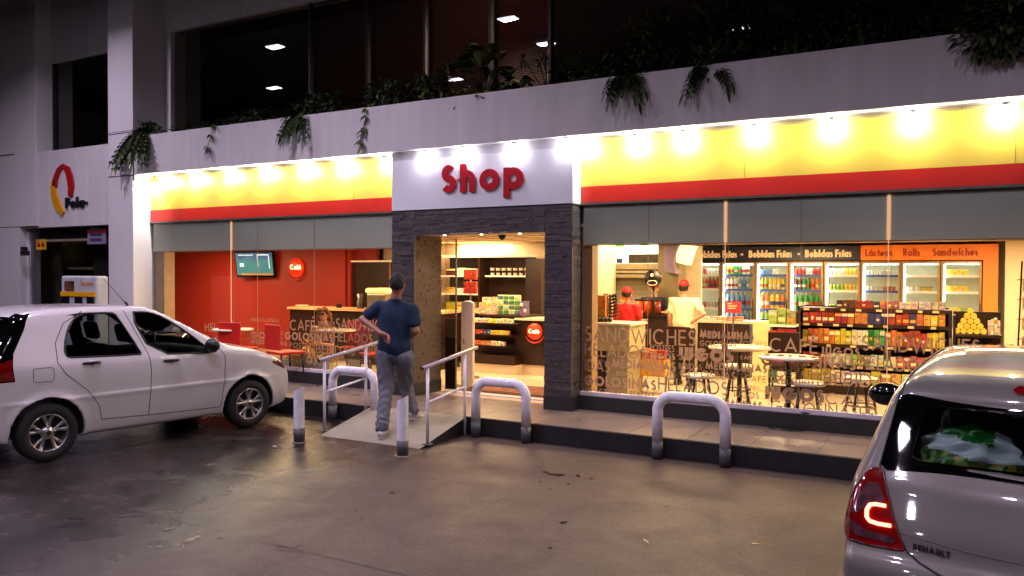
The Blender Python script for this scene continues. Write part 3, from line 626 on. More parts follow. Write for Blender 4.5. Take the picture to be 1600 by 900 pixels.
# ------------------------------------------------------------------ CANOPY OVER THE FORECOURT
cn = thing('canopy_roof', 'flat pale forecourt canopy roof above and behind the viewer', 'canopy', (-5, 0, 6.4))
MB().box(-22, 9, -9, 6.95, 6.42, 6.9).build('slab', mat('canopy_white', (.45, .44, .46), .6), cn)
M_led = mat('led_panel', (1, 1, 1), .4, emit=34, ecol=(.93, .90, 1))
cp = thing('canopy_light', 'recessed white LED floodlight in the forecourt canopy', 'lamp', (0, 0, 0), 0, 'forecourt canopy floodlights')
MB().box(-.20, .20, -.14, .14, -.04, .015).build('housing', M_can, cp)
b = MB()
for i in range(4): b.box(-.17+i*.09, -.17+i*.09+.062, -.09, .09, -.052, -.0405)
b.build('led_strip', M_led, cp)
area('flood_beam', (0, 0, -.07), .24, CPOW, COOL, parent=cp, sy=.12, spread=152)
for i, (x, y) in enumerate(CANOPY):
    o = cp if i == 0 else dup(cp); o.location = (x, y, 6.4)
for x, y, p in INT: area('ceiling_panel_light', (x, y, 2.335), 1.1, p, WARM, sy=1.1)
# ================================================================== IMPLICIT SHAPES (cars, people)
from mathutils.geometry import delaunay_2d_cdt
def seg2(px, py, ax, ay, bx_, by_):
    dx, dy = bx_-ax, by_-ay; t = np.clip(((px-ax)*dx+(py-ay)*dy)/max(dx*dx+dy*dy, 1e-12), 0, 1)
    return (px-ax-t*dx)**2+(py-ay-t*dy)**2
def poly_sdf(px, py, poly):
    d = np.full(np.shape(px), 1e9); ins = np.zeros(np.shape(px), bool); n = len(poly)
    for i in range(n):
        ax, ay = poly[i]; bx_, by_ = poly[(i+1) % n]
        d = np.minimum(d, seg2(px, py, ax, ay, bx_, by_))
        if ay != by_:
            c = ((ay > py) != (by_ > py)) & (px < (bx_-ax)*(py-ay)/(by_-ay)+ax); ins ^= c
    return np.where(ins, -1, 1)*np.sqrt(d)
def chaikin(p, it=2, closed=True):
    for _ in range(it):
        q = []; n = len(p)
        for i in range(n if closed else n-1):
            a, b = p[i], p[(i+1) % n]
            q += [(a[0]*.75+b[0]*.25, a[1]*.75+b[1]*.25), (a[0]*.25+b[0]*.75, a[1]*.25+b[1]*.75)]
        p = q if closed else [p[0]]+q+[p[-1]]
    return p
class Tab:
    def __init__(s, poly, b, h=.012):
        s.b, s.h = b, h; x = np.arange(b[0], b[1], h); y = np.arange(b[2], b[3], h); X, Y = np.meshgrid(x, y, indexing='ij')
        s.t = poly_sdf(X, Y, poly)
    def __call__(s, a, c):
        u = np.clip((a-s.b[0])/s.h, 0, s.t.shape[0]-1.001); v = np.clip((c-s.b[2])/s.h, 0, s.t.shape[1]-1.001)
        i = u.astype(int); j = v.astype(int); u = u-i; v = v-j; t = s.t
        return (t[i, j]*(1-u)+t[i+1, j]*u)*(1-v)+(t[i, j+1]*(1-u)+t[i+1, j+1]*u)*v
def smax(a, b, k):
    h = np.clip(.5-.5*(b-a)/k, 0, 1); return b*(1-h)+a*h+k*h*(1-h)
def smin(a, b, k):
    h = np.clip(.5+.5*(b-a)/k, 0, 1); return b*(1-h)+a*h-k*h*(1-h)
def nets(fn, b, h, proj=2):
    """surface nets of fn<0 inside box b -> verts, quads"""
    ax = [np.arange(b[2*i], b[2*i+1]+h, h) for i in range(3)]
    X, Y, Z = np.meshgrid(*ax, indexing='ij'); Fv = fn(X, Y, Z).astype(np.float32); del X, Y, Z
    s = Fv < 0; nx, ny, nz = Fv.shape
    cnt = np.zeros((nx-1, ny-1, nz-1), np.float32); acc = np.zeros((nx-1, ny-1, nz-1, 3), np.float32)
    sl = lambda o: tuple(slice(q, q+m-1) for q, m in zip(o, (nx, ny, nz)))
    for axs in range(3):
        for p in (0, 1):
            for q in (0, 1):
                o = [0, 0, 0]; oth = [i for i in range(3) if i != axs]; o[oth[0]] = p; o[oth[1]] = q; e = list(o); e[axs] = 1
                a, c = Fv[sl(o)], Fv[sl(e)]; m = (a < 0) != (c < 0); t = np.where(m, a/np.where(m, a-c, 1), 0)
                cnt += m
                for d in range(3): acc[..., d] += np.where(m, (t if d == axs else o[d]), 0)
    act = cnt > 0; idx = -np.ones(act.shape, np.int64); idx[act] = np.arange(act.sum())
    ii = np.argwhere(act); V = (ii+acc[act]/cnt[act][:, None])*h+np.array([b[0], b[2], b[4]])
    Q = []
    for axs in range(3):
        e = [slice(None)]*3; f_ = [slice(None)]*3; e[axs] = slice(0, -1); f_[axs] = slice(1, None)
        m = s[tuple(e)] != s[tuple(f_)]; o1, o2 = [(1, 2), (2, 0), (0, 1)][axs]
        g = np.argwhere(m); g = g[(g[:, o1] > 0) & (g[:, o2] > 0) & (g[:, o1] < Fv.shape[o1]-1) & (g[:, o2] < Fv.shape[o2]-1)]
        d1 = np.zeros(3, int); d1[o1] = 1; d2 = np.zeros(3, int); d2[o2] = 1
        q = np.stack([idx[tuple((g-d1-d2).T)], idx[tuple((g-d2).T)], idx[tuple(g.T)], idx[tuple((g-d1).T)]], 1)
        inside = s[tuple(g.T)]; q[~inside] = q[~inside][:, ::-1]; Q.append(q)
    Q = np.concatenate(Q); Q = Q[(Q >= 0).all(1)]
    for _ in range(proj):
        f0, gr = grad(fn, V, h*.35); n2 = (gr**2).sum(1)+1e-9
        V = V-np.clip(f0/n2, -h*.7, h*.7)[:, None]*gr
    return V, Q
def grad(fn, V, e=.003):
    f0 = fn(V[:, 0], V[:, 1], V[:, 2]); g = np.zeros_like(V)
    for d in range(3):
        a = V.copy(); a[:, d] += e; c = V.copy(); c[:, d] -= e
        g[:, d] = (fn(a[:, 0], a[:, 1], a[:, 2])-fn(c[:, 0], c[:, 1], c[:, 2]))/(2*e)
    return f0, g
def build_np(name, V, Q, m, parent=None, nrm=None, smooth=True):
    used = np.unique(Q); rm = -np.ones(len(V), np.int64); rm[used] = np.arange(len(used)); Vn = V[used]; Qn = rm[Q]
    me = bpy.data.meshes.new(name); me.vertices.add(len(Vn)); me.vertices.foreach_set('co', Vn.astype(np.float32).ravel())
    k = Q.shape[1]; me.loops.add(Qn.size); me.loops.foreach_set('vertex_index', Qn.ravel().astype(np.int32))
    me.polygons.add(len(Qn)); me.polygons.foreach_set('loop_start', (np.arange(len(Qn))*k).astype(np.int32)); me.update(calc_edges=True); me.validate()
    me.polygons.foreach_set('use_smooth', [smooth]*len(me.polygons))
    if nrm is not None and len(me.vertices) == len(Vn): me.normals_split_custom_set_from_vertices([tuple(x) for x in nrm[used]])
    me.materials.append(m); o = bpy.data.objects.new(name, me); COL.objects.link(o)
    if parent: o.parent = parent
    return o
def hit(fo, pts, axis, side, lim=1.2):
    """slide points along axis from outside (sign side) on to the surface fo=0"""
    P = np.array(pts, float); c = P[:, axis].copy(); lo = P.copy(); hi = P.copy()
    st = np.linspace(0, 1, 90); found = np.zeros(len(P), bool); a = c+side*lim
    prev = a.copy(); out = c.copy()
    for t in st[1:]:
        cur = c+side*lim*(1-t); Q = P.copy(); Q[:, axis] = cur; f = fo(Q[:, 0], Q[:, 1], Q[:, 2]); nw = (f < 0) & ~found
        if nw.any():
            l = prev[nw].copy(); r = cur[nw].copy(); B = P[nw].copy()
            for _ in range(18):
                mid = (l+r)/2; B[:, axis] = mid; ff = fo(B[:, 0], B[:, 1], B[:, 2]); l = np.where(ff < 0, l, mid); r = np.where(ff < 0, mid, r)
            out[nw] = (l+r)/2
        found |= nw; prev = cur
    P[:, axis] = out; return P
def patch(fo, poly, axis, side, base, name, m, parent, off=.003, g=.035, holes=(), lim=1.2, flat=None):
    """panel with outline poly laid on the surface; axis 1: poly in (x,z), axis 0: poly in (y,z), axis 2: (x,y)"""
    allp = [Vector(p) for p in poly]; faces = [list(range(len(poly)))]; edges = [(i, (i+1) % len(poly)) for i in range(len(poly))]
    for hl in holes:
        o = len(allp); allp += [Vector(p) for p in hl]; edges += [(o+i, o+(i+1) % len(hl)) for i in range(len(hl))]
    A = np.array(poly); gx, gy = np.meshgrid(np.arange(A[:, 0].min(), A[:, 0].max(), g), np.arange(A[:, 1].min(), A[:, 1].max(), g))
    gx, gy = gx.ravel(), gy.ravel(); k = poly_sdf(gx, gy, poly) < -g*.35
    for hl in holes: k &= poly_sdf(gx, gy, hl) > g*.35
    allp += [Vector((x, y)) for x, y in zip(gx[k], gy[k])]
    r = delaunay_2d_cdt(allp, edges, [], 0, 1e-5); vv = np.array([(v.x, v.y) for v in r[0]]); T = np.array([f for f in r[2] if len(f) == 3])
    c = vv[T].mean(1); k = poly_sdf(c[:, 0], c[:, 1], poly) < 0
    for hl in holes: k &= poly_sdf(c[:, 0], c[:, 1], hl) > 0
    T = T[k]; P = np.zeros((len(vv), 3)); oth = [i for i in range(3) if i != axis]; P[:, oth[0]] = vv[:, 0]; P[:, oth[1]] = vv[:, 1]; P[:, axis] = base
    P = hit(fo, P, axis, side, lim); f0, gr = grad(fo, P); gr /= np.linalg.norm(gr, axis=1)[:, None]+1e-9; P = P+gr*off
    a = P[T]; nn = np.cross(a[:, 1]-a[:, 0], a[:, 2]-a[:, 0]); fl = (nn*gr[T].mean(1)).sum(1) < 0; T[fl] = T[fl][:, ::-1]
    return build_np(name, P, T, m, parent, nrm=gr)
def seam(fo, pts, axis, side, base, r, name, m, parent, off=0., closed=False, lim=1.2, n=5, dens=.02):
    p = []; L = pts+([pts[0]] if closed else [])
    for a, b in zip(L[:-1], L[1:]):
        k = max(1, int(math.dist(a, b)/dens)); p += [(a[0]+(b[0]-a[0])*i/k, a[1]+(b[1]-a[1])*i/k) for i in range(k)]
    if not closed: p.append(L[-1])
    P = np.zeros((len(p), 3)); oth = [i for i in range(3) if i != axis]; P[:, oth[0]] = [q[0] for q in p]; P[:, oth[1]] = [q[1] for q in p]; P[:, axis] = base
    P = hit(fo, P, axis, side, lim); f0, gr = grad(fo, P); gr /= np.linalg.norm(gr, axis=1)[:, None]+1e-9; P = P+gr*off
    b = MB(); b.tube([tuple(q) for q in P], r, n, closed=closed); return b.build(name, m, parent)
# ------------------------------------------------------------------ CAR MATERIALS
M_white = mat('car_paint_white', (.76, .74, .74), .24, noise=.05, scale=3, coat=.9, rvar=.02, spec=.2)
M_silver = mat('car_paint_silver', (.39, .372, .355), .36, noise=.05, scale=700, metal=.12, spec=.15, coat=1, rvar=.04)
M_bkpl = mat('black_plastic', (.035, .035, .038), .42, noise=.2)
M_bkgl = mat('black_ceramic', (.012, .012, .014), .02, spec=.35, rvar=.005)
M_tyre = mat('tyre_rubber', (.040, .038, .040), .75, noise=.2, bump=.1)
M_rim = mat('alloy_rim', (.66, .64, .65), .28, metal=.85, noise=.05)
M_rimd = mat('rim_dark', (.05, .05, .05), .6)
M_cglass = glass_mat('car_glass', (.62, .65, .63), 0, 1.6)
M_seat = mat('car_seat', (.07, .07, .075), .85, noise=.2)
M_inn = mat('car_interior', (.05, .05, .052), .8)
M_seam = mat('panel_gap', (.05, .045, .05), .7)
M_redl = mat('lamp_red', (.40, .02, .03), .08, coat=1, rvar=.02)
M_clr = mat('lamp_clear', (.42, .27, .30), .10, coat=1, metal=.55, noise=.5, scale=26, rvar=.02)
def wheel(parent, x, y, r, side, w=.17, ns=5, ri=.62):
    """y side +1 faces left; tyre (> rim)"""
    M = Matrix.Rotation(rad(90 if side < 0 else -90), 4, 'X')   # +z of the lathe looks outwards
    t = MB(); hw = w/2
    t.lathe([(r*ri, -hw), (r*.80, -hw-.004), (r*.93, -hw+.002), (r*.985, -hw+.018), (r, -hw+.03), (r, hw-.03), (r*.985, hw-.018), (r*.93, hw-.002), (r*.80, hw+.004), (r*.70, hw), (r*ri, hw-.008), (r*ri, hw-.06)], (x, y, r), 44, M=M)
    tyre = t.build('tyre', M_tyre, parent)
    R0 = r*ri; q = MB()
    q.lathe([(R0*1.0, hw-.06), (R0*1.0, hw-.006), (R0*.95, hw-.004), (R0*.91, hw-.016), (R0*.90, -hw)], (x, y, r), 40, M=M)
    q.lathe([(.0001, hw-.006), (.028, hw-.008), (.045, hw-.018), (.062, hw-.024), (.064, hw-.05)], (x, y, r), 20, M=M)
    for i in range(ns):
        for da in (-.24, .24):
            a = 2*pi*i/ns+pi/2; p = []
            for k in range(5):
                f = k/4; rr = .045+(R0*.95-.045)*f; an = a+da*(.35+.65*f); p.append((rr, an, hw-.020-.012*sin(pi*f)+.006*f, .013+.011*f))
            vs = []
            for rr, an, z, h2 in p:
                cx, cy_ = rr*cos(an), rr*sin(an); nx, ny = -sin(an)*h2, cos(an)*h2
                for sx, dz in ((1, -.006), (.55, .004), (-.55, .004), (-1, -.006), (0, -.03)): vs.append(M @ Vector((cx+nx*sx, cy_+ny*sx, z+dz)) + Vector((x, y, r)))
            fs = [(k*5+j, k*5+(j+1) % 5, (k+1)*5+(j+1) % 5, (k+1)*5+j) for k in range(4) for j in range(5)]; q.add(vs, fs, 0, True)
    rim = q.build('rim', M_rim, tyre)
    d = MB(); d.lathe([(.0001, hw-.075), (R0*.89, hw-.075)], (x, y, r), 30, M=M); d.lathe([(.0001, hw-.004), (.022, hw-.005)], (x, y, r), 16, M=M); d.build('hub_disc', M_rimd, tyre)
    return tyre
def car(name, label, spec, loc, heading):
    t = thing(name, label, 'car', (0, 0, 0), 0)
    prof = chaikin(spec['profile'], 2); sec = chaikin([(y, z) for y, z in spec['section']]+[(-y, z) for y, z in spec['section'][::-1]], 2)
    xa, xb = min(p[0] for p in prof)-.3, max(p[0] for p in prof)+.3
    TS = Tab(prof, (xa, xb, -.1, 1.8)); TC = Tab(sec, (-1.2, 1.2, -.1, 1.8)); ws = spec['wheels']; r = spec['r']; xm = (xa+xb)/2; cf, cr_, cw = spec['bow']
    def fo(x, y, z):
        k = (y/.8)**2; xe = x+np.where(x > xm, cf*k, -cr_*k); ze = z+cw*k
        f = smax(TS(xe, ze), TC(y, z), spec.get('k', .05))
        # plan taper towards both ends
        tp = np.abs(y)-(spec['hw']-.10*np.clip((x-spec['tf'])/(xb-.3-spec['tf']), 0, 1)**2-spec.get('rt', .07)*np.clip((spec['tr']-x)/(spec['tr']-xa-.3), 0, 1)**2)
        f = smax(f, tp*.96, .05)
        for wx in ws:      # wheel arch flare
            d = np.sqrt((x-wx)**2+(z-r)**2); f = f-.014*np.exp(-((d-spec['ra'])/.05)**2)*(np.abs(y) > .5)
        return f
    wins = spec['wins']
    def body(x, y, z):
        f = fo(x, y, z); inn = np.maximum(f+.04, spec['floor']-z)
        inn = np.maximum(inn, x-spec['cab'][1]); inn = np.maximum(inn, spec['cab'][0]-x)
        f = np.maximum(f, -inn)
        ay = np.abs(y)
        for w in wins['side']: f = np.maximum(f, -np.maximum(w(x, z), .42-ay))
        f = np.maximum(f, -np.maximum(wins['rear'](y, z), x-spec['rx'])); f = np.maximum(f, -np.maximum(wins['front'](y, z), spec['fx']-x))
        for wx in ws: f = np.maximum(f, -np.maximum(np.sqrt((x-wx)**2+(z-r)**2)-spec['ra'], .50-ay))
        return f
    side = spec['side_polys']; wins['side'] = [Tab(p, (xa, xb, 0, 1.7)) for p in side]
    wins['rear'] = Tab(spec['rear_poly'], (-1.1, 1.1, 0, 1.7)); wins['front'] = Tab(spec['front_poly'], (-1.1, 1.1, 0, 1.7))
    h = spec['h']; V, Q = nets(body, (xa+.2, xb-.2, -.95, .95, .08, 1.56), h)
    _, gn = grad(body, V, .006); gn /= np.linalg.norm(gn, axis=1)[:, None]+1e-9
    c = V[Q].mean(1); left = np.ones(len(Q), bool); pm = spec['paint']
    outer = np.abs(fo(c[:, 0], c[:, 1], c[:, 2])) < .012
    for nm, pol, ax, cond in [(n1, p1, a1, (lambda c, k=c1, s1=s1: k(c) & (c[:, 1]*s1 > 0))) for n1, p1, a1, c1 in spec['panels'] for s1 in ((1, -1) if 'door' in n1 else (0,))] if False else [(n1, p1, a1, (lambda c, k=c1, s1=s1: k(c) & ((c[:, 1]*s1 > 0) | (s1 == 0)))) for n1, p1, a1, c1 in spec['panels'] for s1 in ((1, -1) if 'door' in n1 else (0,))]:
        oth = [i for i in range(3) if i != ax]; k = outer & left & (poly_sdf(c[:, oth[0]], c[:, oth[1]], pol) < 0) & cond(c)
        if k.any(): build_np(nm, V, Q[k], pm, t, nrm=gn); left &= ~k
    inner = left & ~outer & (fo(c[:, 0], c[:, 1], c[:, 2]) < -.02)
    build_np('body', V, Q[left & ~inner], pm, t, nrm=gn); build_np('cabin_lining', V, Q[inner], M_inn, t, nrm=gn)
    # glass
    for i, p in enumerate(side):
        for s_ in (-1, 1):
            ip = p; g_ = patch(fo, ip, 1, s_, 0, 'side_window', M_cglass, t, off=-.006); seam(fo, ip, 1, s_, 0, .011, 'window_rubber', M_bkpl, g_, off=-.003, closed=True)
    return t, fo
def seats(t, rows, z0=.45):
    for x, back in rows:
        for y in (-.36, .36):
            b = MB(); b.box(x-.05, x+.42, y-.23, y+.23, z0-.12, z0+.08); o = b.build('seat', M_seat, t, .05)
            M = Matrix.Translation((x-.06, y, z0+.05)) @ Matrix.Rotation(rad(-14), 4, 'Y')
            MB().box(-.06, .06, -.23, .23, 0, .52, M=M).build('backrest', M_seat, t, .05); MB().box(-.04, .04, -.13, .13, .57, .77, M=M).build('headrest', M_seat, t, .04)
def place(t, loc, ang): t.location = loc; t.rotation_euler = (0, 0, ang)

# ------------------------------------------------------------------ CAR AT THE LEFT
pr_ = [(-.50, .22), (-.66, .28), (-.70, .45), (-.69, .62), (-.64, .80), (-.60, .96), (-.50, 1.06), (-.28, 1.36), (-.16, 1.435), (.10, 1.458), (.5, 1.468), (.95, 1.452), (1.20, 1.42), (1.32, 1.375), (1.98, 1.03), (2.08, .985), (2.45, .915), (2.74, .80), (2.86, .68), (2.895, .55), (2.88, .36), (2.80, .22), (2.5, .185), (1.0, .185)]
sec_ = [(.60, .17), (.735, .185), (.775, .30), (.800, .50), (.806, .545), (.824, .575), (.824, .585), (.806, .605), (.806, .62), (.808, .78), (.795, .90), (.765, .965), (.70, 1.13), (.628, 1.33), (.585, 1.42), (.50, 1.52), (.2, 1.56)]
RWL = [(.185, .985), (.17, 1.03), (.20, 1.16), (.26, 1.28), (.325, 1.355), (.40, 1.385), (.695, 1.385), (.735, 1.35), (.915, .965), (.90, .95), (.22, .972)]
FWL = [(1.03, .945), (.865, 1.385), (1.06, 1.378), (1.16, 1.352), (1.34, 1.245), (1.52, 1.10), (1.70, .935), (1.69, .905)]
RWL = chaikin(RWL, 1); FWL = chaikin(FWL, 1)
specL = dict(profile=pr_, section=sec_, wheels=(0, 2.19), r=.275, ra=.335, bow=(.13, .10, .035), hw=.82, tf=1.9, tr=.2, floor=.50, cab=(-.55, 2.0), h=.0175, paint=M_white, k=.06,
  wins={}, rx=.1, fx=1.2, side_polys=[RWL, FWL], rear_poly=[(-.55, 1.02), (-.47, 1.34), (.47, 1.34), (.55, 1.02)], front_poly=[(-.70, 1.04), (-.56, 1.37), (.56, 1.37), (.70, 1.04)],
  panels=[('rear_door', [(.40, 1.43), (.20, 1.30), (.10, 1.12), (.09, .93), (.16, .82), (.36, .64), (.47, .48), (.50, .335), (.985, .31), (1.0, .94), (.82, 1.43)], 1, lambda c: np.abs(c[:, 1]) > .4),
          ('front_door', [(.82, 1.43), (1.0, .94), (.985, .31), (1.82, .285), (1.86, .60), (1.87, .86), (1.72, .92), (1.22, 1.40)], 1, lambda c: np.abs(c[:, 1]) > .4),
          ('front_bumper', [(2.52, .12), (3.1, .12), (3.1, .60), (2.60, .55), (2.53, .48)], 1, lambda c: c[:, 0] > 2.5),
          ('bonnet', [(2.05, -.70), (2.80, -.62), (2.80, .62), (2.05, .70)], 2, lambda c: c[:, 2] > .72)])
carL, foL = car('parked_car', 'white five door hatchback parked nose towards the café window at left', specL, None, 0)
gl = patch(foL, [(-.70, 1.04), (-.56, 1.37), (.56, 1.37), (.70, 1.04)], 0, 1, .8, 'windscreen', M_cglass, carL, off=-.006, lim=2.4)
gl = patch(foL, [(-.55, 1.02), (-.47, 1.34), (.47, 1.34), (.55, 1.02)], 0, -1, .5, 'rear_window', M_cglass, carL, off=-.006, lim=1.6)
patch(foL, [(-.70, .99), (-.60, 1.39), (.60, 1.39), (.70, .99)], 0, -1, .5, 'window_border', M_bkgl, carL, off=.008, lim=1.6, g=.025, holes=[[(-.55, 1.02), (-.47, 1.34), (.47, 1.34), (.55, 1.02)]])
for s_ in (-1, 1):
    for nm, pl_, cl_ in [('door_seam', [(.40, 1.41), (.20, 1.30), (.10, 1.12), (.09, .93), (.16, .82), (.36, .64), (.47, .48), (.50, .335)], 0), ('door_seam', [(.50, .335), (.985, .31), (1.82, .285)], 0),
                    ('door_seam', [(.81, 1.41), (.985, .95), (1.005, .80), (.985, .31)], 0), ('door_seam', [(1.82, .285), (1.86, .60), (1.87, .86), (1.80, .96)], 0)]:
        seam(foL, pl_, 1, s_, 0, .0035, nm, M_seam, carL)
    if s_ < 0: seam(foL, [(-.13, .89), (-.13, .78), (-.10, .765), (.03, .765), (.05, .79), (.05, .88), (.03, .895), (-.11, .895)], 1, s_, 0, .0026, 'fuel_flap_seam', M_seam, carL, closed=True)
    seam(foL, [(1.0, .615), (1.8, .60), (1.86, .60)], 1, s_, 0, .0001, 'crease', M_white, carL)
    # tall rear lamps and headlamps
    lamp = patch(foL, [(-.44, .79), (-.44, .98), (-.40, 1.10), (-.22, 1.36), (-.16, 1.40), (-.075, 1.40), (-.16, 1.25), (-.28, 1.04), (-.285, .79)], 1, s_, 0, 'tail_lamp', M_bkgl, carL, off=.004, g=.02)
    patch(foL, [(-.43, .80), (-.43, .97), (-.295, .99), (-.29, .80)], 1, s_, 0, 'red_lens', M_redl, lamp, off=.006, g=.02)
    hl = patch(foL, [(2.50, .735), (2.56, .795), (2.66, .775), (2.78, .70), (2.80, .63), (2.70, .64), (2.58, .69)], 1, s_, 0, 'headlamp', M_clr, carL, off=.003, g=.02)
    # handles, mirror
    for hx, hz in ((.33, .905), (1.155, .862)):
        P = hit(foL, [(hx+.07, 0, hz)], 1, s_)[0]; yy = P[1]
        b = MB(); b.tube([(hx-.015, yy+s_*.006, hz+.002), (hx+.01, yy+s_*.022, hz+.004), (hx+.13, yy+s_*.022, hz+.002), (hx+.155, yy+s_*.006, hz)], [.010, .015, .015, .010], 8); hh = b.build('door_handle', M_bkpl, carL)
        b = MB(); b.ball((hx+.07, yy-s_*.012, hz), .055, sc=(1, .36, .55), n=14); b.build('handle_recess', M_white, hh)
    b = MB(); b.ball((1.655, s_*.885, 1.0), .1, sc=(.72, 1.0, .82), n=14); b.box(1.60, 1.72, min(s_*.76, s_*.84), max(s_*.76, s_*.84), .93, .97); mr = b.build('door_mirror', M_bkpl, carL)
for x in (0, 2.19):
    for s_ in (-1, 1): wheel(carL, x, s_*.715, .275, s_, ns=5, ri=.66)
seats(carL, [(.35, 0), (1.15, 0)])
b = MB(); b.tube([(1.05, -.2, 1.45), (.80, -.2, 1.73)], [.005, .002], 6); b.tube([(1.06, -.2, 1.44), (1.03, -.2, 1.475)], .012, 6); b.build('antenna', M_bkpl, carL)
b = MB(); b.box(1.52, 1.56, -.12, .12, 1.24, 1.30); b.build('rear_view_mirror', M_bkpl, carL, .01)
MB().box(1.7, 2.05, -.62, .62, .78, .95).build('dashboard', M_inn, carL, .05)
b = MB(); b.lathe([(.17, -.012), (.185, 0), (.17, .012), (.155, 0), (.17, -.012)], (1.55, .36, .93), 24, M=Matrix.Rotation(rad(-65), 4, 'Y')); b.build('steering_wheel', M_bkpl, carL)
_a = at(77, 722, Z=0); _b = at(391, 668, Z=0); angL = math.atan2(_b.y-_a.y, _b.x-_a.x)
dL = Vector((cos(angL), sin(angL), 0)); nL = Vector((-dL.y, dL.x, 0))
place(carL, (_a.x+nL.x*.80, _a.y+nL.y*.80, 0), angL)

# ------------------------------------------------------------------ CAR AT THE RIGHT
prR = [(.10, .20), (.03, .26), (.005, .42), (.0, .60), (.02, .675), (.075, .715), (.10, .80), (.155, .90), (.185, .96), (.235, 1.01), (.44, 1.245), (.47, 1.315), (.56, 1.362), (.80, 1.395), (1.2, 1.428), (1.6, 1.435), (2.0, 1.41), (2.25, 1.355), (2.92, 1.0), (3.05, .95), (3.45, .86), (3.66, .74), (3.74, .58), (3.73, .34), (3.62, .2), (2.0, .185)]
secR = [(.60, .17), (.74, .20), (.79, .34), (.815, .55), (.825, .68), (.818, .80), (.80, .91), (.765, 1.0), (.71, 1.16), (.655, 1.31), (.60, 1.40), (.50, 1.46), (.2, 1.50)]
REAR = [(-.672, .998), (-.632, 1.265), (-.60, 1.278), (.60, 1.278), (.632, 1.265), (.672, .998), (.65, .985), (-.65, .985)]
REARI = [(-.56, 1.045), (-.53, 1.232), (-.49, 1.242), (.49, 1.242), (.53, 1.232), (.56, 1.045), (.52, 1.035), (-.52, 1.035)]
SWR = [(.72, 1.02), (.98, 1.31), (1.5, 1.335), (1.5, .96), (.80, .98)]; SWF = [(1.58, .96), (1.58, 1.335), (2.05, 1.315), (2.62, 1.0), (2.60, .95)]
LAMP = [(.662, .985), (.70, .982), (.735, .955), (.765, .90), (.787, .83), (.797, .76), (.795, .715), (.775, .698), (.70, .70), (.60, .708), (.548, .715), (.575, .76), (.605, .83), (.632, .90)]
specR = dict(profile=prR, section=secR, wheels=(.72, 3.02), r=.29, ra=.345, bow=(.14, .16, .03), hw=.83, tf=2.7, tr=.75, rt=.05, floor=.50, cab=(.16, 3.0), h=.0165, paint=M_silver, k=.07,
  wins={}, rx=.62, fx=2.2, side_polys=[chaikin(SWR, 1), chaikin(SWF, 1)], rear_poly=REARI, front_poly=[(-.70, 1.03), (-.56, 1.33), (.56, 1.33), (.70, 1.03)],
  panels=[('tailgate', [(-.60, 1.30), (-.645, 1.0), (-.62, .90), (-.56, .735), (-.50, .70), (-.4, .665), (.4, .665), (.50, .70), (.56, .735), (.62, .90), (.645, 1.0), (.60, 1.30)], 0, lambda c: c[:, 0] < .6),
          ('rear_bumper', [(-.9, .1), (.9, .1), (.9, .70), (.56, .715), (.50, .69), (.4, .66), (-.4, .66), (-.50, .69), (-.56, .715), (-.9, .70)], 0, lambda c: c[:, 0] < .40),
          ('door', [(.95, 1.37), (.72, .98), (.80, .40), (1.05, .24), (1.53, .24), (1.54, 1.40)], 1, lambda c: np.abs(c[:, 1]) > .4),
          ('door', [(1.54, 1.40), (1.53, .24), (2.55, .24), (2.62, .9), (2.15, 1.36)], 1, lambda c: np.abs(c[:, 1]) > .4)])
carR, foR = car('parked_car', 'silver hatchback seen from behind at right with its rear lamp glowing red', specR, None, 0)
patch(foR, REAR, 0, -1, 1.0, 'window_border', M_bkgl, carR, off=.0075, holes=[REARI], g=.03)
rg = patch(foR, REARI, 0, -1, 1.0, 'rear_window', glass_mat('rear_glass', (.82, .88, .84), 0, 1.3), carR, off=.006, g=.03)
patch(foR, [(-.70, 1.03), (-.56, 1.33), (.56, 1.33), (.70, 1.03)], 0, 1, 2.0, 'windscreen', M_cglass, carR, off=-.006, lim=2.4)
M_c = mat('lamp_glow', (1, .5, .4), .3, emit=9, ecol=(1, .40, .28))
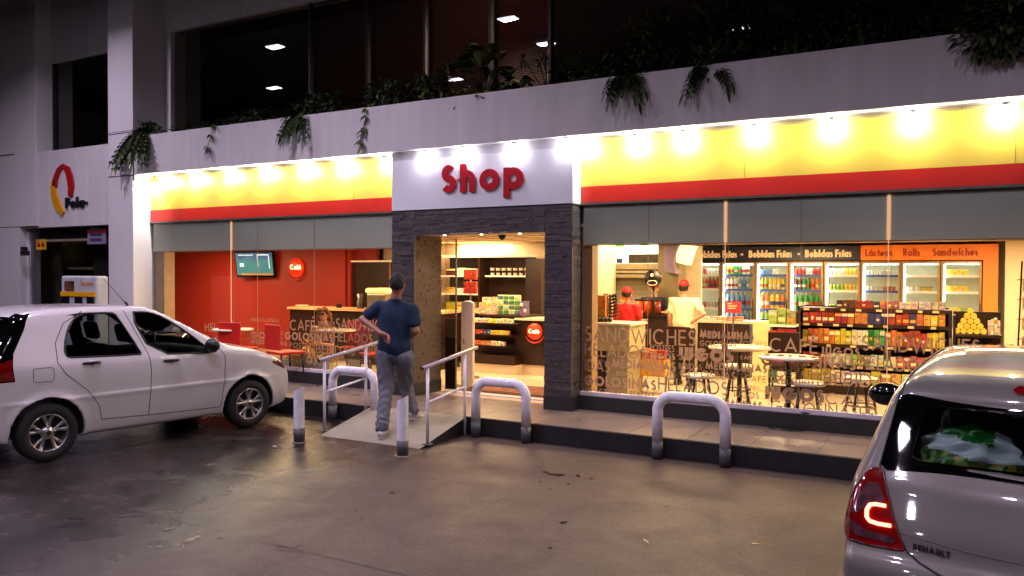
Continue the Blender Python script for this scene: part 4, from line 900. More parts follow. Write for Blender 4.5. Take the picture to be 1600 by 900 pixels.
for s_ in (1, -1):
    mir = lambda p: [(s_*a, b_) for a, b_ in p]
    lp_ = patch(foR, mir(LAMP), 0, -1, 1.0, 'tail_lamp', M_redl, carR, off=.007, g=.018)
    patch(foR, mir([(.672, .935), (.715, .925), (.752, .86), (.770, .80), (.735, .81), (.715, .835), (.655, .85), (.640, .88)]), 0, -1, 1.0, 'clear_lens', M_clr, lp_, off=.0105, g=.018)
    patch(foR, mir([(.772, .778), (.762, .738), (.74, .722), (.60, .727), (.588, .740), (.60, .752), (.70, .752)]), 0, -1, 1.0, 'clear_lens', M_clr, lp_, off=.0105, g=.018)
    seam(foR, mir([(.634, .855), (.672, .853), (.695, .846), (.706, .825), (.704, .800), (.690, .788), (.655, .786), (.608, .790)]), 0, -1, 1.0, .0075, 'light_guide', M_c, lp_, off=.011, n=8, dens=.006)
    seam(foR, mir(LAMP), 0, -1, 1.0, .0045, 'lamp_edge', mat('lamp_edge_dark', (.12, .01, .015), .3), lp_, off=.003, closed=True)
    # gap from the roof ditch along the tailgate, and over the bumper
    seam(foR, [(1.55, s_*.555), (1.0, s_*.595), (.56, s_*.628)], 2, 1, 1.0, .0045, 'roof_ditch', M_seam, carR)
    seam(foR, mir([(.636, 1.285), (.655, 1.15), (.679, 1.0), (.672, .982)]), 0, -1, 1.0, .0045, 'tailgate_seam', M_seam, carR)
    seam(foR, mir([(.548, .715), (.50, .690), (.42, .668), (0, .660)]), 0, -1, 1.0, .0055, 'tailgate_seam', M_seam, carR)
    seam(foR, mir([(.795, .700), (.84, .72)]), 0, -1, 1.2, .003, 'bumper_seam', M_seam, carR)
    seam(foR, mir([(.585, .775), (.3, .760), (0, .757)]), 0, -1, 1.0, .0028, 'tailgate_crease', mat('paint_shadow', (.30, .28, .28), .5), carR, off=-.001)
    b = MB(); b.ball((2.42, s_*.965, 1.02), .1, sc=(.62, 1.12, .76), n=18); b.tube([(2.50, s_*.78, .965), (2.46, s_*.88, .975)], [.03, .035], 8); b.build('door_mirror', mat('mirror_gloss_black', (.02, .02, .024), .08, coat=1), carR)
bl = patch(foR, [(-.19, 1.318), (-.21, 1.332), (-.19, 1.346), (.19, 1.346), (.21, 1.332), (.19, 1.318)], 0, -1, 1.0, 'brake_light', M_redl, carR, off=.006, g=.012)
zq = [(.26+.0, .742)]
P = hit(foR, [(1.0, .525, .728), (1.0, .395, .728)], 0, -1)
b = MB(); d_ = Vector(P[1])-Vector(P[0]); text(b, 'RENAULT', Vector(P[0])+Vector((-.003, 0, 0)), .024, ax=d_.normalized(), ay=(.22, 0, .97), nrm=(-.97, -.15, .22), w=.22, th=.004, width=d_.length, gap=.22, step=.0004); b.build('badge', mat('badge_chrome', (.20, .18, .19), .3, metal=.5), carR)
for x in (.72, 3.02):
    for s_ in (-1, 1): wheel(carR, x, s_*.73, .29, s_)
seats(carR, [(1.25, 0), (2.0, 0)], .48)
MB().box(.30, 1.12, -.56, .56, .80, .825).build('parcel_shelf', M_inn, carR, .01)
b = MB(); b.tube([(1.9, 0, 1.43), (1.55, 0, 1.62)], [.006, .0025], 6); b.build('antenna', M_bkpl, carR)
OR = (.363, 3.30, 0); place(carR, OR, rad(90-4.4))
# bag behind the rear window, a thing of its own that lies on the shelf
bg = thing('shopping_bag', 'crumpled white and green bag of groceries behind the rear window', 'bag', (0, 0, 0))
def bagf(x, y, z):
    cx, cy_, cz = .56, .36, .985; n = .012*np.sin(x*40+y*23)*np.sin(y*37+z*31)+.008*np.sin(z*70+x*50+y*15)
    q = np.sqrt(((x-cx)/.18)**2+((y-cy_)/.215)**2+((z-cz)/(.17))**2); return smax((q-1)*.13+n, .828-z, .01)
V, Q = nets(bagf, (.34, .80, .08, .64, .80, 1.22), .010); c = V[Q].mean(1)
M_wb = mat('bag_white', (.62, .68, .70), .35, noise=.1, scale=20, bump=.4, bscale=40); M_gb = mat('bag_green', (.02, .34, .10), .35)
mm = bpy.data.materials.new('bag_contents'); mm.use_nodes = True; n_ = mm.node_tree; vo = n_.nodes.new('ShaderNodeTexVoronoi'); vo.inputs['Scale'].default_value = 42
tcn = n_.nodes.new('ShaderNodeTexCoord'); n_.links.new(tcn.outputs['Object'], vo.inputs['Vector']); rp_ = n_.nodes.new('ShaderNodeValToRGB'); e = rp_.color_ramp.elements
e[0].color = (.01, .05, .01, 1); e[1].color = (.08, .28, .02, 1)
for ps_, cc in ((.35, (.03, .16, .02, 1)), (.6, (.30, .30, .03, 1)), (.75, (.30, .10, .02, 1)), (.85, (.35, .38, .25, 1))): k_ = rp_.color_ramp.elements.new(ps_); k_.color = cc
sxx = n_.nodes.new('ShaderNodeSeparateColor'); n_.links.new(vo.outputs['Color'], sxx.inputs[0]); n_.links.new(sxx.outputs[0], rp_.inputs[0]); n_.links.new(rp_.outputs[0], n_.nodes['Principled BSDF'].inputs['Base Color'])
zc = c[:, 2]+.02*np.sin(c[:, 1]*9); kw = zc > 1.06; kg = (zc > 1.12) & (c[:, 1] > .27) & (c[:, 1] < .47)
build_np('contents', V, Q[~kw], mm, bg); build_np('bag_film', V, Q[kw & ~kg], M_wb, bg); build_np('green_print', V, Q[kg], M_gb, bg)
place(bg, OR, rad(90-4.4))
# ================================================================== FORECOURT OBJECTS
M_wpaint = mat('white_gloss_paint', (.91, .89, .92), .28, noise=.12, scale=16, bump=.05)
M_gbase = mat('grey_paint', (.27, .27, .28), .5, noise=.12)
M_ramp = mat('ramp_concrete', (.56, .53, .47), .75, noise=.12, scale=6, bump=.5, bscale=220)
RY0, RY1 = 6.655, YK-.003
rp = thing('entrance_ramp', 'pale concrete wheelchair ramp rising from the forecourt to the doorway', 'ramp', (-5.47, 7.1, 0))
b = MB(); x0, x1 = -6.15, -4.80
b.add([(x0, RY0, .006), (x1, RY0, .006), (x1, RY1, ZS+.004), (x0, RY1, ZS+.004), (x0, RY0, .0), (x1, RY0, 0), (x1, RY1, .002), (x0, RY1, .002)], [(0, 1, 2, 3), (0, 4, 5, 1)], 0)
b.build('ramp_surface', M_ramp, rp)
b = MB(); b.add([(x0, RY0, .005), (x0, RY1, ZS+.003), (x0, RY1, .002), (x1, RY0, .005), (x1, RY1, ZS+.003), (x1, RY1, .002)], [(0, 2, 1)], 0); b.build('ramp_side', M_kerb, rp, recalc=False)
b = MB(); b.add([(x1, RY0, .005), (x1, RY1, ZS+.003), (x1, RY1, .002)], [(0, 2, 1)], 0); b.build('ramp_side', M_kerb, rp, recalc=False)
M_wood = mat('rail_brown', (.52, .42, .42), .35, noise=.1)
for x, nm in ((-6.21, 'left'), (-4.80, 'right')):
    t = thing('handrail', f'white metal handrail with brown capped top along the {nm} side of the ramp', 'handrail', (x, 7.1, 0), 0, 'ramp handrails')
    b = MB(); b.tube([(x, 6.70, .825), (x, 7.76, .958)], .021, 12); b.build('top_rail', M_wood if nm == 'x' else mat('rail_pale', (.74, .69, .72), .3), t)
    MB().tube([(x, 6.694, .8243), (x, 6.70, .825)], .0195, 12).build('end_cap', mat('rust_cap', (.33, .16, .12), .6), t)
    MB().tube([(x, 6.80, .462), (x, 7.50, .542)], .0125, 10).build('mid_rail', M_wpaint, t)
    for y, zb in ((6.79, .03), (7.505, .0)):
        zt = .825+(y-6.70)*.1255
        MB().tube([(x, y, zb), (x, y, zt-.012)], .017, 12).build('post', M_wpaint, t)
        MB().box(x-.045, x+.045, y-.04, y+.04, zb-.004 if zb else .001, zb+.006).build('foot_plate', M_gbase, t)
bk = M_kerb
for x, y, nm in ((-6.118, 6.30, 'left corner of the ramp foot'), (-4.785, 6.345, 'right corner of the ramp foot')):
    t = thing('bollard', f'short white bollard with slanted top at the {nm}', 'bollard', (x, y, 0), 0, 'bollards at the ramp foot')
    n = 24; r = .057; q = [(x+r*cos(2*pi*i/n), y+r*sin(2*pi*i/n)) for i in range(n)]
    top = [(a, c, .565+(a-x)*.55+(c-y)*.1) for a, c in q]
    b = MB(); b.add([(a, c, .155) for a, c in q]+top, [(i, (i+1) % n, n+(i+1) % n, n+i) for i in range(n)], 0, True); b.add(top, [tuple(range(n))]); b.build('post', M_wpaint, t, recalc=False)
    MB().tube([(x, y, 0), (x, y, .1545)], r+.0015, 24).build('base_band', M_gbase, t)
    MB().tube([(x, y, 0), (x, y, .006)], r+.025, 24).build('foot_ring', M_ramp, t)
for xa_, xb_, nm in ((-6.715, -6.06, 'left of the ramp behind the handrail'), (-4.645, -4.015, 'right of the ramp in front of the doorway pillar'), (-2.56, -1.90, 'in front of the large word covered window')):
    t = thing('hoop_barrier', f'white tubular hoop barrier {nm}', 'barrier', ((xa_+xb_)/2, 7.49, 0), 0, 'hoop barriers along the kerb')
    R2, zt, y = .15, .62, 7.49
    p = [(xa_, y, .172)]+[(xa_+R2-R2*cos(rad(a)), y, zt-R2+R2*sin(rad(a))) for a in range(0, 91, 9)]+[(xb_-R2+R2*sin(rad(a)), y, zt-R2+R2*cos(rad(a))) for a in range(0, 91, 9)]+[(xb_, y, .172)]
    MB().tube(p, .052, 20).build('hoop', M_wpaint, t)
    for x in (xa_, xb_): MB().tube([(x, y, 0), (x, y, .1715)], .0535, 20).build('grey_foot', M_gbase, t)
# fuel pump behind the white car
fp = thing('fuel_pump', 'white fuel pump with a yellow stripe standing behind the white car roof', 'fuel pump', (-11.6, 7.3, 0))
q0 = at(95, 431, Y=7.2); q1 = at(150, 431, Y=7.2); X0, X1, ZT_ = q0.x, q1.x, q0.z
MB().box(X0, X1, 7.2, 7.40, .0, ZT_).build('housing', mat('pump_white', (.70, .70, .72), .35), fp, .03)
z1 = at(120, 456, Y=7.2).z; z2 = at(120, 463, Y=7.2).z
MB().box(X0+.01, X1-.01, 7.185, 7.2, z2, z1).build('yellow_stripe', mat('pump_yellow', (.86, .62, .05), .4), fp)
for f0, f1 in ((.05, .25), (.42, .62), (.76, .95)): MB().box(X0+(X1-X0)*f0, X0+(X1-X0)*f1, 7.186, 7.2, z2-.35, z2-.01).build('dark_panel', M_bkpl, fp)
qa = at(100, 439, Y=7.18); qb = at(114, 454, Y=7.18); MB().box(qa.x, qb.x, 7.186, 7.2, qb.z, qa.z).build('picture_sticker', mat('pump_picture', (.38, .22, .12), .5, noise=.8, scale=14), fp)
b = MB(); qa = at(124, 446, Y=7.18); text(b, 'Tecasa', (qa.x, 7.198, qa.z), .07, w=.22, th=.004); b.build('pump_text', mat('pump_orange', (.80, .50, .12), .5), fp)
# litter on the ground
lf = thing('litter', 'thin crumpled white paper strip lying on the wet concrete near the front', 'litter', (0, 0, 0))
p = at(455, 860, Z=0)
b = MB(); pts = [(-.10, -.02, .006), (-.05, .0, .012), (.0, .005, .008), (.02, .05, .018), (.03, .10, .008)]
for i, (q, q2) in enumerate(zip(pts[:-1], pts[1:])):
    b.add([(p.x+q[0], p.y+q[1], q[2]), (p.x+q2[0], p.y+q2[1], q2[2]), (p.x+q2[0]+.004, p.y+q2[1]-.01, q2[2]+.008), (p.x+q[0]+.004, p.y+q[1]-.012, q[2]+.008)], [(0, 1, 2, 3)])
b.build('paper', mat('paper', (.72, .68, .68), .6), lf); 
for i, (u, v) in enumerate([(428, 699), (612, 770)]):
    p = at(u, v, Z=0); t = thing('leaf', ['small pale scrap lying beside the left bollard', 'small dark scrap lying in the middle of the forecourt'][i], 'litter', (p.x, p.y, 0))
    b = MB(); b.add([(p.x-.03, p.y, .006), (p.x+.01, p.y-.018, .012), (p.x+.04, p.y+.005, .006), (p.x+.005, p.y+.02, .014)], [(0, 1, 2), (0, 2, 3)]); b.build('scrap', mat('scrap_pale' if i == 0 else 'scrap_dark', (.7, .68, .66) if i == 0 else (.16, .12, .10), .7), t)
# ================================================================== PEOPLE
M_skin = mat('skin', (.62, .42, .33), .5, noise=.08, scale=30)
M_skin2 = mat('skin_light', (.74, .53, .42), .5, noise=.08, scale=30)
M_hair = mat('hair_black', (.035, .028, .028), .7, noise=.4, scale=60, bump=.6, bscale=150)
class Fig:
    """smooth union of tapered capsules"""
    def __init__(s, k=.02): s.c = []; s.k = k
    def cap(s, a, b, ra, rb, sq=None): s.c.append((np.array(a, float), np.array(b, float), ra, rb, sq)); return s
    def __call__(s, x, y, z):
        f = None
        for a, b, ra, rb, sq in s.c:
            if sq is not None:   # ellipsoid with own axes: sq = (rx, ry, rz, angle about z)
                ca, sa = cos(sq[3]), sin(sq[3]); dx, dy, dz = x-a[0], y-a[1], z-a[2]; u = dx*ca+dy*sa; v = -dx*sa+dy*ca
                q = np.sqrt((u/sq[0])**2+(v/sq[1])**2+(dz/sq[2])**2); d = (q-1)*min(sq[:3])
            else:
                ab = b-a; L = max((ab**2).sum(), 1e-9); t = np.clip(((x-a[0])*ab[0]+(y-a[1])*ab[1]+(z-a[2])*ab[2])/L, 0, 1)
                d = np.sqrt((x-a[0]-t*ab[0])**2+(y-a[1]-t*ab[1])**2+(z-a[2]-t*ab[2])**2)-(ra+(rb-ra)*t)
            f = d if f is None else smin(f, d, s.k)
        return f
    def box(s, m=.03):
        P = []
        for a, b, ra, rb, sq in s.c:
            r = max(sq[:3]) if sq is not None else max(ra, rb); P += [a-r, a+r, b-r, b+r]
        P = np.array(P); lo, hi = P.min(0)-m, P.max(0)+m; return (lo[0], hi[0], lo[1], hi[1], lo[2], hi[2])
def fmesh(name, f, b, h, m, parent):
    V, Q = nets(f, b, h, 1); return build_np(name, V, Q, m, parent)
def hand(F, w, d, n, s=1., curl=.5, thumb=1):
    """palm and five bent fingers from wrist w along d; n is the palm normal (fingers curl towards it)"""
    w, d, n = Vector(w), Vector(d).normalized(), Vector(n).normalized(); sd = d.cross(n).normalized()*thumb
    pc = w+d*.045*s
    F.cap(w, w+d*.03*s, .025*s, .024*s)
    for i, o in enumerate((.028, .010, -.009, -.027)):
        a = w+d*.018*s+sd*o*.7*s; k = w+d*.085*s+sd*o*s; F.cap(a, k, .017*s, .0135*s)
        L = (.040, .046, .042, .032)[i]*s; q = k; ang = curl
        for j in range(3):
            dd = (d*cos(ang)+n*sin(ang)).normalized(); e = q+dd*L*(1, .62, .5)[j]; F.cap(q, e, .0100*s, .0085*s); q = e; ang += curl*.9
    a = w+d*.022*s+sd*.022*s; k = a+(d*.6+sd*.8).normalized()*.040*s; e = k+(d*.9+sd*.45+n*.35).normalized()*.034*s; F.cap(a, k, .014*s, .0115*s); F.cap(k, e, .0115*s, .009*s)
def person(label, P, face, scale=1., cloth=None, hair=None, cap=None, skin=None, gender=0, sleeves='short', legs=True, h=.011, glasses=False, longhair=None, name='person', apron=None):
    """P: joints in place coordinates: head, neck, shl, shr, ell, elr, wrl, wrr, hip l/r, knee, ankle; face: facing direction"""
    sh, tr = cloth; f = Vector(face).normalized(); sdv = Vector((-f.y, f.x, 0)); a_ = math.atan2(f.y, f.x)
    base = P['base']; t = thing(name, label, 'person', base); B = Vector(base); J = {k: np.array(Vector(v)-B) for k, v in P.items() if k[:2] in ('he', 'ne', 'sh', 'el', 'wr', 'hi', 'kn', 'an') and k != 'shoe'}
    hd = Vector(J['head']); s = scale
    def o(v, x=0, y=0, z=0): return np.array(Vector(v)+f*x+sdv*y+Vector((0, 0, z)))
    F = Fig(.012)
    F.cap(hd, hd, 0, 0, (.098*s, .075*s, .115*s, a_)); F.cap(o(hd, .025, 0, -.055*s), o(hd, .04, 0, -.075*s), .052*s, .042*s)
    F.cap(o(hd, .086*s, 0, -.012), o(hd, .104*s, 0, -.030), .008, .014); F.cap(o(hd, .085*s, -.018, -.068*s), o(hd, .085*s, .018, -.068*s), .010, .010)
    for q in (-1, 1):
        F.cap(o(hd, -.002, q*.077*s, -.012), o(hd, -.002, q*.077*s, -.012), 0, 0, (.020, .009, .032, a_)); F.cap(o(hd, .078*s, q*.032, .004), o(hd, .082*s, q*.032, .004), .012, .012)
    F.cap(o(hd, -.01, 0, -.05*s), J['neck'], .052*s, .058*s); F.cap(J['neck'], o(J['neck'], .01, 0, -.08), .054*s, .05*s)
    for q, e in (('l', 'l'), ('r', 'r')):
        F.cap(J['sh'+q], J['el'+q], .046*s, .036*s); F.cap(J['el'+q], J['wr'+q], .037*s, .024*s)
        dd = P.get('hd'+q, None); dv = Vector(dd) if dd is not None else (Vector(J['wr'+q])-Vector(J['el'+q])); hand(F, J['wr'+q], dv, P.get('pn'+q, tuple(f)), s*.98, .45, 1 if q == 'l' else -1)
    F.c = [c_ for c_ in F.c]
    J2 = {k: v for k, v in J.items()}
    bx_ = F.box(.02); body = fmesh('body', F, bx_, h*.62 if h < .015 else h*.8, skin or M_skin, t)
    # shirt
    T = Fig(.035); ch = (J['shl']+J['shr'])/2; wa = (J['hipl']+J['hipr'])/2; tor = wa-ch
    T.cap(ch+tor*.22, ch+tor*.22, 0, 0, (.128*s, .192*s, .20*s, a_)); T.cap(ch+tor*.55, ch+tor*.55, 0, 0, (.130*s, .182*s, .20*s, a_)); T.cap(ch+tor*.86, ch+tor*.86, 0, 0, (.134*s, .186*s, .15*s, a_))
    T.cap(J['shl'], J['shr'], .066*s, .066*s); T.cap(J['neck']-(0, 0, .012), ch+tor*.1, .068*s, .11*s)
    for q in 'lr':
        u = J['sh'+q]+(J['el'+q]-J['sh'+q])*(.62 if sleeves == 'short' else .98); T.cap(J['sh'+q], u, .068*s, .062*s)
        if sleeves == 'long': T.cap(J['el'+q], J['el'+q]+(J['wr'+q]-J['el'+q])*.95, .05*s, .038*s)
    hem = wa[2]-.10*s; ncut = J['neck'][2]+.004
    def shirt(x, y, z):
        w = .005*np.sin(x*22+z*9+np.sin(z*9)*1.5)*np.sin(y*19-z*12)+.0028*np.sin(z*21+x*31-y*37)+.0016*np.sin(x*51+y*43+z*22); g = T(x, y, z)+w; g = np.maximum(g, hem+.004*np.sin(x*20+y*15)-z); return np.maximum(g, z-ncut)
    bb_ = T.box(.03); fmesh('shirt', shirt, (bb_[0], bb_[1], bb_[2], bb_[3], hem-.03, bb_[5]), h, sh, t)
    if legs:
        L = Fig(.02); L.cap(wa, wa, 0, 0, (.112*s, .165*s, .12*s, a_))
        for q in 'lr':
            kn, an, hp = J['kn'+q], J['an'+q], J['hip'+q]; L.cap(hp-(0, 0, .05), kn, .104*s, .080*s); L.cap(kn, an+(0, 0, .02), .078*s, .066*s)
        zt = wa[2]+.06; zlo = min(J['anl'][2], J['anr'][2])
        def tro(x, y, z):
            w = .007*np.sin(z*14+x*37+y*11)*np.sin(x*29+y*41+z*6)+.0035*np.sin(z*44+y*58-x*65)+.003*np.sin(x*90+y*35+z*17)-.010*np.exp(-((z-zlo-.10)/.05)**2)*np.sin(z*70+x*30)**2; return np.maximum(L(x, y, z)+w, z-zt)
        bb_ = L.box(.03); fmesh('trousers', tro, bb_, h, tr, t)
        for q in 'lr':
            Sh = Fig(.012); an = J['an'+q]; tf = Vector(P.get('toe'+q, tuple(f))).normalized(); hl = Vector(an)-tf*.045*s; up_ = Vector((0, 0, 1))
            zz = P.get('lift'+q, 0.); tip = Vector(an)+tf*.165*s+Vector((0, 0, -.055)); Sh.cap(Vector(an)+Vector((0, 0, -.0)), Vector(an)-tf*.01+Vector((0, 0, -.035)), .042*s, .044*s)
            Sh.cap(hl+Vector((0, 0, -.045)), Vector(an)+tf*.06*s+Vector((0, 0, -.047)), .040*s, .042*s); Sh.cap(Vector(an)+tf*.05*s+Vector((0, 0, -.05)), tip, .044*s, .036*s)
            so = Fig(.01); so.cap(hl+Vector((0, 0, -.075)), Vector(an)+tf*.05*s+Vector((0, 0, -.078)), .032*s, .038*s); so.cap(Vector(an)+tf*.05*s+Vector((0, 0, -.078)), tip+Vector((0, 0, -.022)), .038*s, .032*s)
            o_ = fmesh('shoe', Sh, Sh.box(.02), h*.7, P.get('shoe', mat('shoe_pale', (.70, .66, .66), .5, noise=.2, scale=20)), t); fmesh('sole', so, so.box(.02), h*.7, P.get('sole', mat('sole_white', (.82, .78, .78), .5)), o_)
    if hair is not None:
        Hh = Fig(.02); Hh.cap(o(hd, -.012, 0, .018), o(hd, -.012, 0, .018), 0, 0, (.101*s, .083*s, .113*s, a_))
        if longhair:
            for i in range(26):
                a = R_.uniform(0, 2*pi); zz = R_.uniform(-.12, .10); r = .085+.02*R_.random(); p = o(hd, r*cos(a)-.02, r*sin(a)*.95, zz)
                if cos(a) > .55 and zz < .05: continue
                Hh.cap(p, p, .030, .030); Hh.c[-1] = (p, p+np.array([.003, 0, -.01]), .032, .03, None)
        def hf(x, y, z):
            n_ = .003*np.sin(x*160)*np.sin(y*150+z*90)+(.004*np.sin(x*90+z*120)*np.sin(y*110) if longhair else 0); g = Hh(x, y, z)+n_
            fx_ = (x-hd.x)*f.x+(y-hd.y)*f.y; cut = np.where(fx_ > .045, (hd.z+.045)-z, (hd.z-.06+np.clip(fx_, -.03, .05)*1.1)-z) if not longhair else np.where(fx_ > .05, hd.z+.05-z, -1); return np.maximum(g, cut)
        fmesh('hair', hf, Hh.box(.02), h*.6, hair, t)
    if cap is not None:
        Cc = Fig(.01); Cc.cap(o(hd, -.006, 0, .032), o(hd, -.006, 0, .032), 0, 0, (.108*s, .090*s, .098*s, a_)); zc_ = hd.z+.022
        c_ = fmesh('cap', lambda x, y, z: np.maximum(Cc(x, y, z), zc_-z), Cc.box(.02), h*.7, cap, t)
        b = MB(); b.prism([(.05+.0, -.075), (.12, -.07), (.165, -.03), (.165, .03), (.12, .07), (.05, .075)], (0, 0, .008), o=tuple(o(hd+B, 0, 0, .022)), ax=tuple(f), ay=tuple(sdv)); b.build('peak', cap, c_)
    if glasses:
        b = MB()
        for q in (-1, 1): b.ball(o(hd+B, .097*s, q*.034, .006), .026, sc=(.9, .9, .8))
        b.tube([o(hd+B, .1*s, -.05, .01), o(hd+B, .1*s, .05, .01)], .004, 6); b.build('glasses', M_bkpl, t)
    return t, J
# --- the man on the ramp
M_shirt = mat('blue_shirt', (.03, .14, .25), .85, noise=.08, scale=9, bump=.15, bscale=250)
M_sweat = mat('grey_trousers', (.40, .40, .44), .85, noise=.15, scale=25, bump=.3, bscale=250)
fc = Vector((-.42, .91, 0)); lf_ = Vector((-fc.y, fc.x, 0))      # facing, own left
D = 7.02
def jp(u, v, d=0.): p = at(u, v, Y=D); q = p+fc*d; return q
P = dict(head=at(621, 444, Y=7.02)+fc*.0, neck=at(618, 467, Y=7.02), shl=at(591, 480, Y=6.98), shr=at(644, 484, Y=7.12), ell=at(566, 499, Y=6.84), wrl=at(596, 521, Y=6.80),
  elr=at(651, 517, Y=7.10), wrr=at(640, 533, Y=7.34), hipl=at(601, 549, Y=7.0), hipr=at(632, 552, Y=7.08), knl=at(603, 606, Y=6.98), knr=at(634, 603, Y=7.30), anl=at(597, 671, Y=6.80), anr=at(645, 643, Y=7.30),
  hdl=(.62, .10, -.30), pnl=(-.4, -.75, -.2), hdr=(-.5, .4, -.1), pnr=(-.5, -.3, .1), toel=(-.38, .90, 0), toer=(.15, .95, -.25), base=(-5.45, 7.0, .08))
M_strap = mat('shirt_shade', (.05, .16, .34), .8)
person('man in blue t-shirt and grey trousers walking up the ramp, hand on his back', P, fc, 1.0, (M_shirt, M_sweat), M_hair, h=.010)
# --- staff and customers inside
M_redsh = mat('red_polo', (.80, .07, .08), .7, noise=.08, bump=.2); M_redcap = mat('red_cap', (.72, .05, .05), .7); M_whsh = mat('cream_shirt', (.90, .82, .66), .7, noise=.06, bump=.2)
M_dktr = mat('dark_trousers', (.17, .12, .10), .8); M_navy = mat('navy_shirt', (.08, .10, .22), .8); M_shoeb = mat('shoe_black', (.03, .03, .03), .4)
def stand(Y, uh, vh, ush, wsh, facing, arms, ztop=None, zf=ZS, **kw):
    hd = at(uh, vh, Y=Y); f = Vector(facing).normalized(); l = Vector((-f.y, f.x, 0)); s = (hd.z+.115-zf)/1.72
    n = hd+Vector((0, 0, -.17*s)); c = Vector((hd.x, hd.y, 0)); z = lambda k: zf+k*s
    P = dict(head=hd, neck=n, shl=c+l*.185*s+Vector((0, 0, z(1.38))), shr=c-l*.185*s+Vector((0, 0, z(1.38))), hipl=c+l*.09*s+Vector((0, 0, z(.93))), hipr=c-l*.09*s+Vector((0, 0, z(.93))),
      knl=c+l*.10*s+f*.03+Vector((0, 0, z(.50))), knr=c-l*.10*s+f*.02+Vector((0, 0, z(.50))), anl=c+l*.11*s+Vector((0, 0, z(.085))), anr=c-l*.11*s+Vector((0, 0, z(.085))), base=(hd.x, hd.y, zf))
    for q, sg in (('l', 1), ('r', -1)):
        sh_ = P['sh'+q]; k = arms[0 if q == 'l' else 1]
        if k == 'down': P['el'+q] = sh_+l*sg*.05*s+Vector((0, 0, -.28*s)); P['wr'+q] = P['el'+q]+l*sg*.01+f*.06*s+Vector((0, 0, -.24*s))
        elif k == 'hip': P['el'+q] = sh_+l*sg*.18*s-f*.10*s+Vector((0, 0, -.21*s)); P['wr'+q] = c+l*sg*.15*s-f*.07*s+Vector((0, 0, z(1.03))); P['hd'+q] = tuple(-l*sg*.8+f*.2+Vector((0, 0, -.2)))
        else: P['el'+q] = sh_+l*sg*.06*s+f*.02+Vector((0, 0, -.27*s)); P['wr'+q] = P['el'+q]+f*.22*s-l*sg*.05+Vector((0, 0, .02)); P['hd'+q] = tuple(f)
    P['shoe'] = M_shoeb; P['sole'] = M_bkpl
    return person(kw.pop('label'), P, f, s, h=.02, **kw)
t_, J_ = stand(10.7, 980, 460, 0, 0, (.10, 1, 0), ('fwd', 'fwd'), label='shop worker in red polo and red cap with back turned near the menu wall', cloth=(M_redsh, M_dktr), cap=M_redcap, hair=mat('hair_brown', (.10, .05, .03), .7))
b = MB(); b.lathe([(.0001, -.012), (.045, -.010), (.055, 0)], (0, 0, 0), 14, M=Matrix.Translation((-.0, -.145, 1.25)) @ Matrix.Rotation(rad(90), 4, 'X') @ Matrix.Scale(.7, 4, (0, 1, 0))); o = b.build('shirt_print', mat('print_orange', (.95, .55, .12), .6)); o.parent = t_
stand(11.3, 1069, 449, 0, 0, (.05, 1, 0), ('down', 'hip'), label='man in cream shirt and red cap standing with one hand on his hip', cloth=(M_whsh, M_dktr), cap=M_redcap, hair=M_hair, skin=M_skin2)
stand(13.0, 1022, 451, 0, 0, (.25, -1, 0), ('fwd', 'fwd'), label='worker in dark shirt and red cap facing the window behind the counter', cloth=(M_navy, M_dktr), cap=M_redcap, hair=M_hair, skin=M_skin2)
# seated woman in the café
hd = at(506, 491, Y=9.9); f = Vector((.25, -1, 0)).normalized(); l = Vector((-f.y, f.x, 0)); c = Vector((hd.x, hd.y, 0))
P = dict(head=hd, neck=hd+Vector((0, 0, -.16)), shl=c+l*.16+Vector((0, 0, hd.z-.26)), shr=c-l*.16+Vector((0, 0, hd.z-.26)), ell=c+l*.22+f*.08+Vector((0, 0, hd.z-.50)), elr=c-l*.22+f*.08+Vector((0, 0, hd.z-.50)),
  wrl=c+l*.10+f*.28+Vector((0, 0, hd.z-.46)), wrr=c-l*.10+f*.28+Vector((0, 0, hd.z-.46)), hipl=c+l*.09+Vector((0, 0, hd.z-.68)), hipr=c-l*.09+Vector((0, 0, hd.z-.68)),
  knl=c+l*.11+f*.42+Vector((0, 0, .68)), knr=c-l*.11+f*.42+Vector((0, 0, .68)), anl=c+l*.11+f*.42+Vector((0, 0, .28)), anr=c-l*.11+f*.42+Vector((0, 0, .28)), base=(hd.x, hd.y, ZS), shoe=M_shoeb, sole=M_bkpl)
person('woman with curly blond hair and dark glasses seated in the café window', P, f, .92, (mat('tan_top', (.62, .42, .25), .7, noise=.2), M_dktr), mat('hair_blond', (.55, .33, .14), .7, noise=.4, scale=40, bump=.5), h=.018, glasses=True, longhair=True, skin=M_skin2)
# ================================================================== INSIDE THE SHOP
def RZ(u0, v0, u1, v1, Y): a = at(u0, (v0+v1)/2, Y=Y); b = at(u1, (v0+v1)/2, Y=Y); um = (u0+u1)/2; return a.x, b.x, at(um, v1, Y=Y).z, at(um, v0, Y=Y).z
M_dkbr = mat('dark_laminate', (.16, .075, .050), .4, noise=.2, scale=5); M_wht = mat('white_board', (.86, .80, .70), .4, noise=.03); M_shelf = mat('shelf_white_glow', (.88, .84, .78), .4, emit=.25, ecol=(1, .85, .65))  # shelf boards carry a weak warm emission imitating light on them
M_alf = mat('fridge_alu', (.62, .50, .36), .35, metal=.5); M_tub = mat('fridge_tube', (1, 1, 1), .4, emit=24, ecol=(.95, 1, .97)); M_fin_ = mat('fridge_inner', (.86, .86, .76), .5)
def pk(c, i=0):
    g_y = .30*c[0]+.55*c[1]+.15*c[2]; c = tuple(q*.74+g_y*.16+t_*.10 for q, t_ in zip(c, (.62, .48, .30))); return mat('pack_%02d_%02d_%02d' % tuple(int(q*50) for q in c), c, .45, noise=.55, scale=22)
ordw = ['first', 'second', 'third', 'fourth', 'fifth', 'sixth', 'seventh', 'eighth']
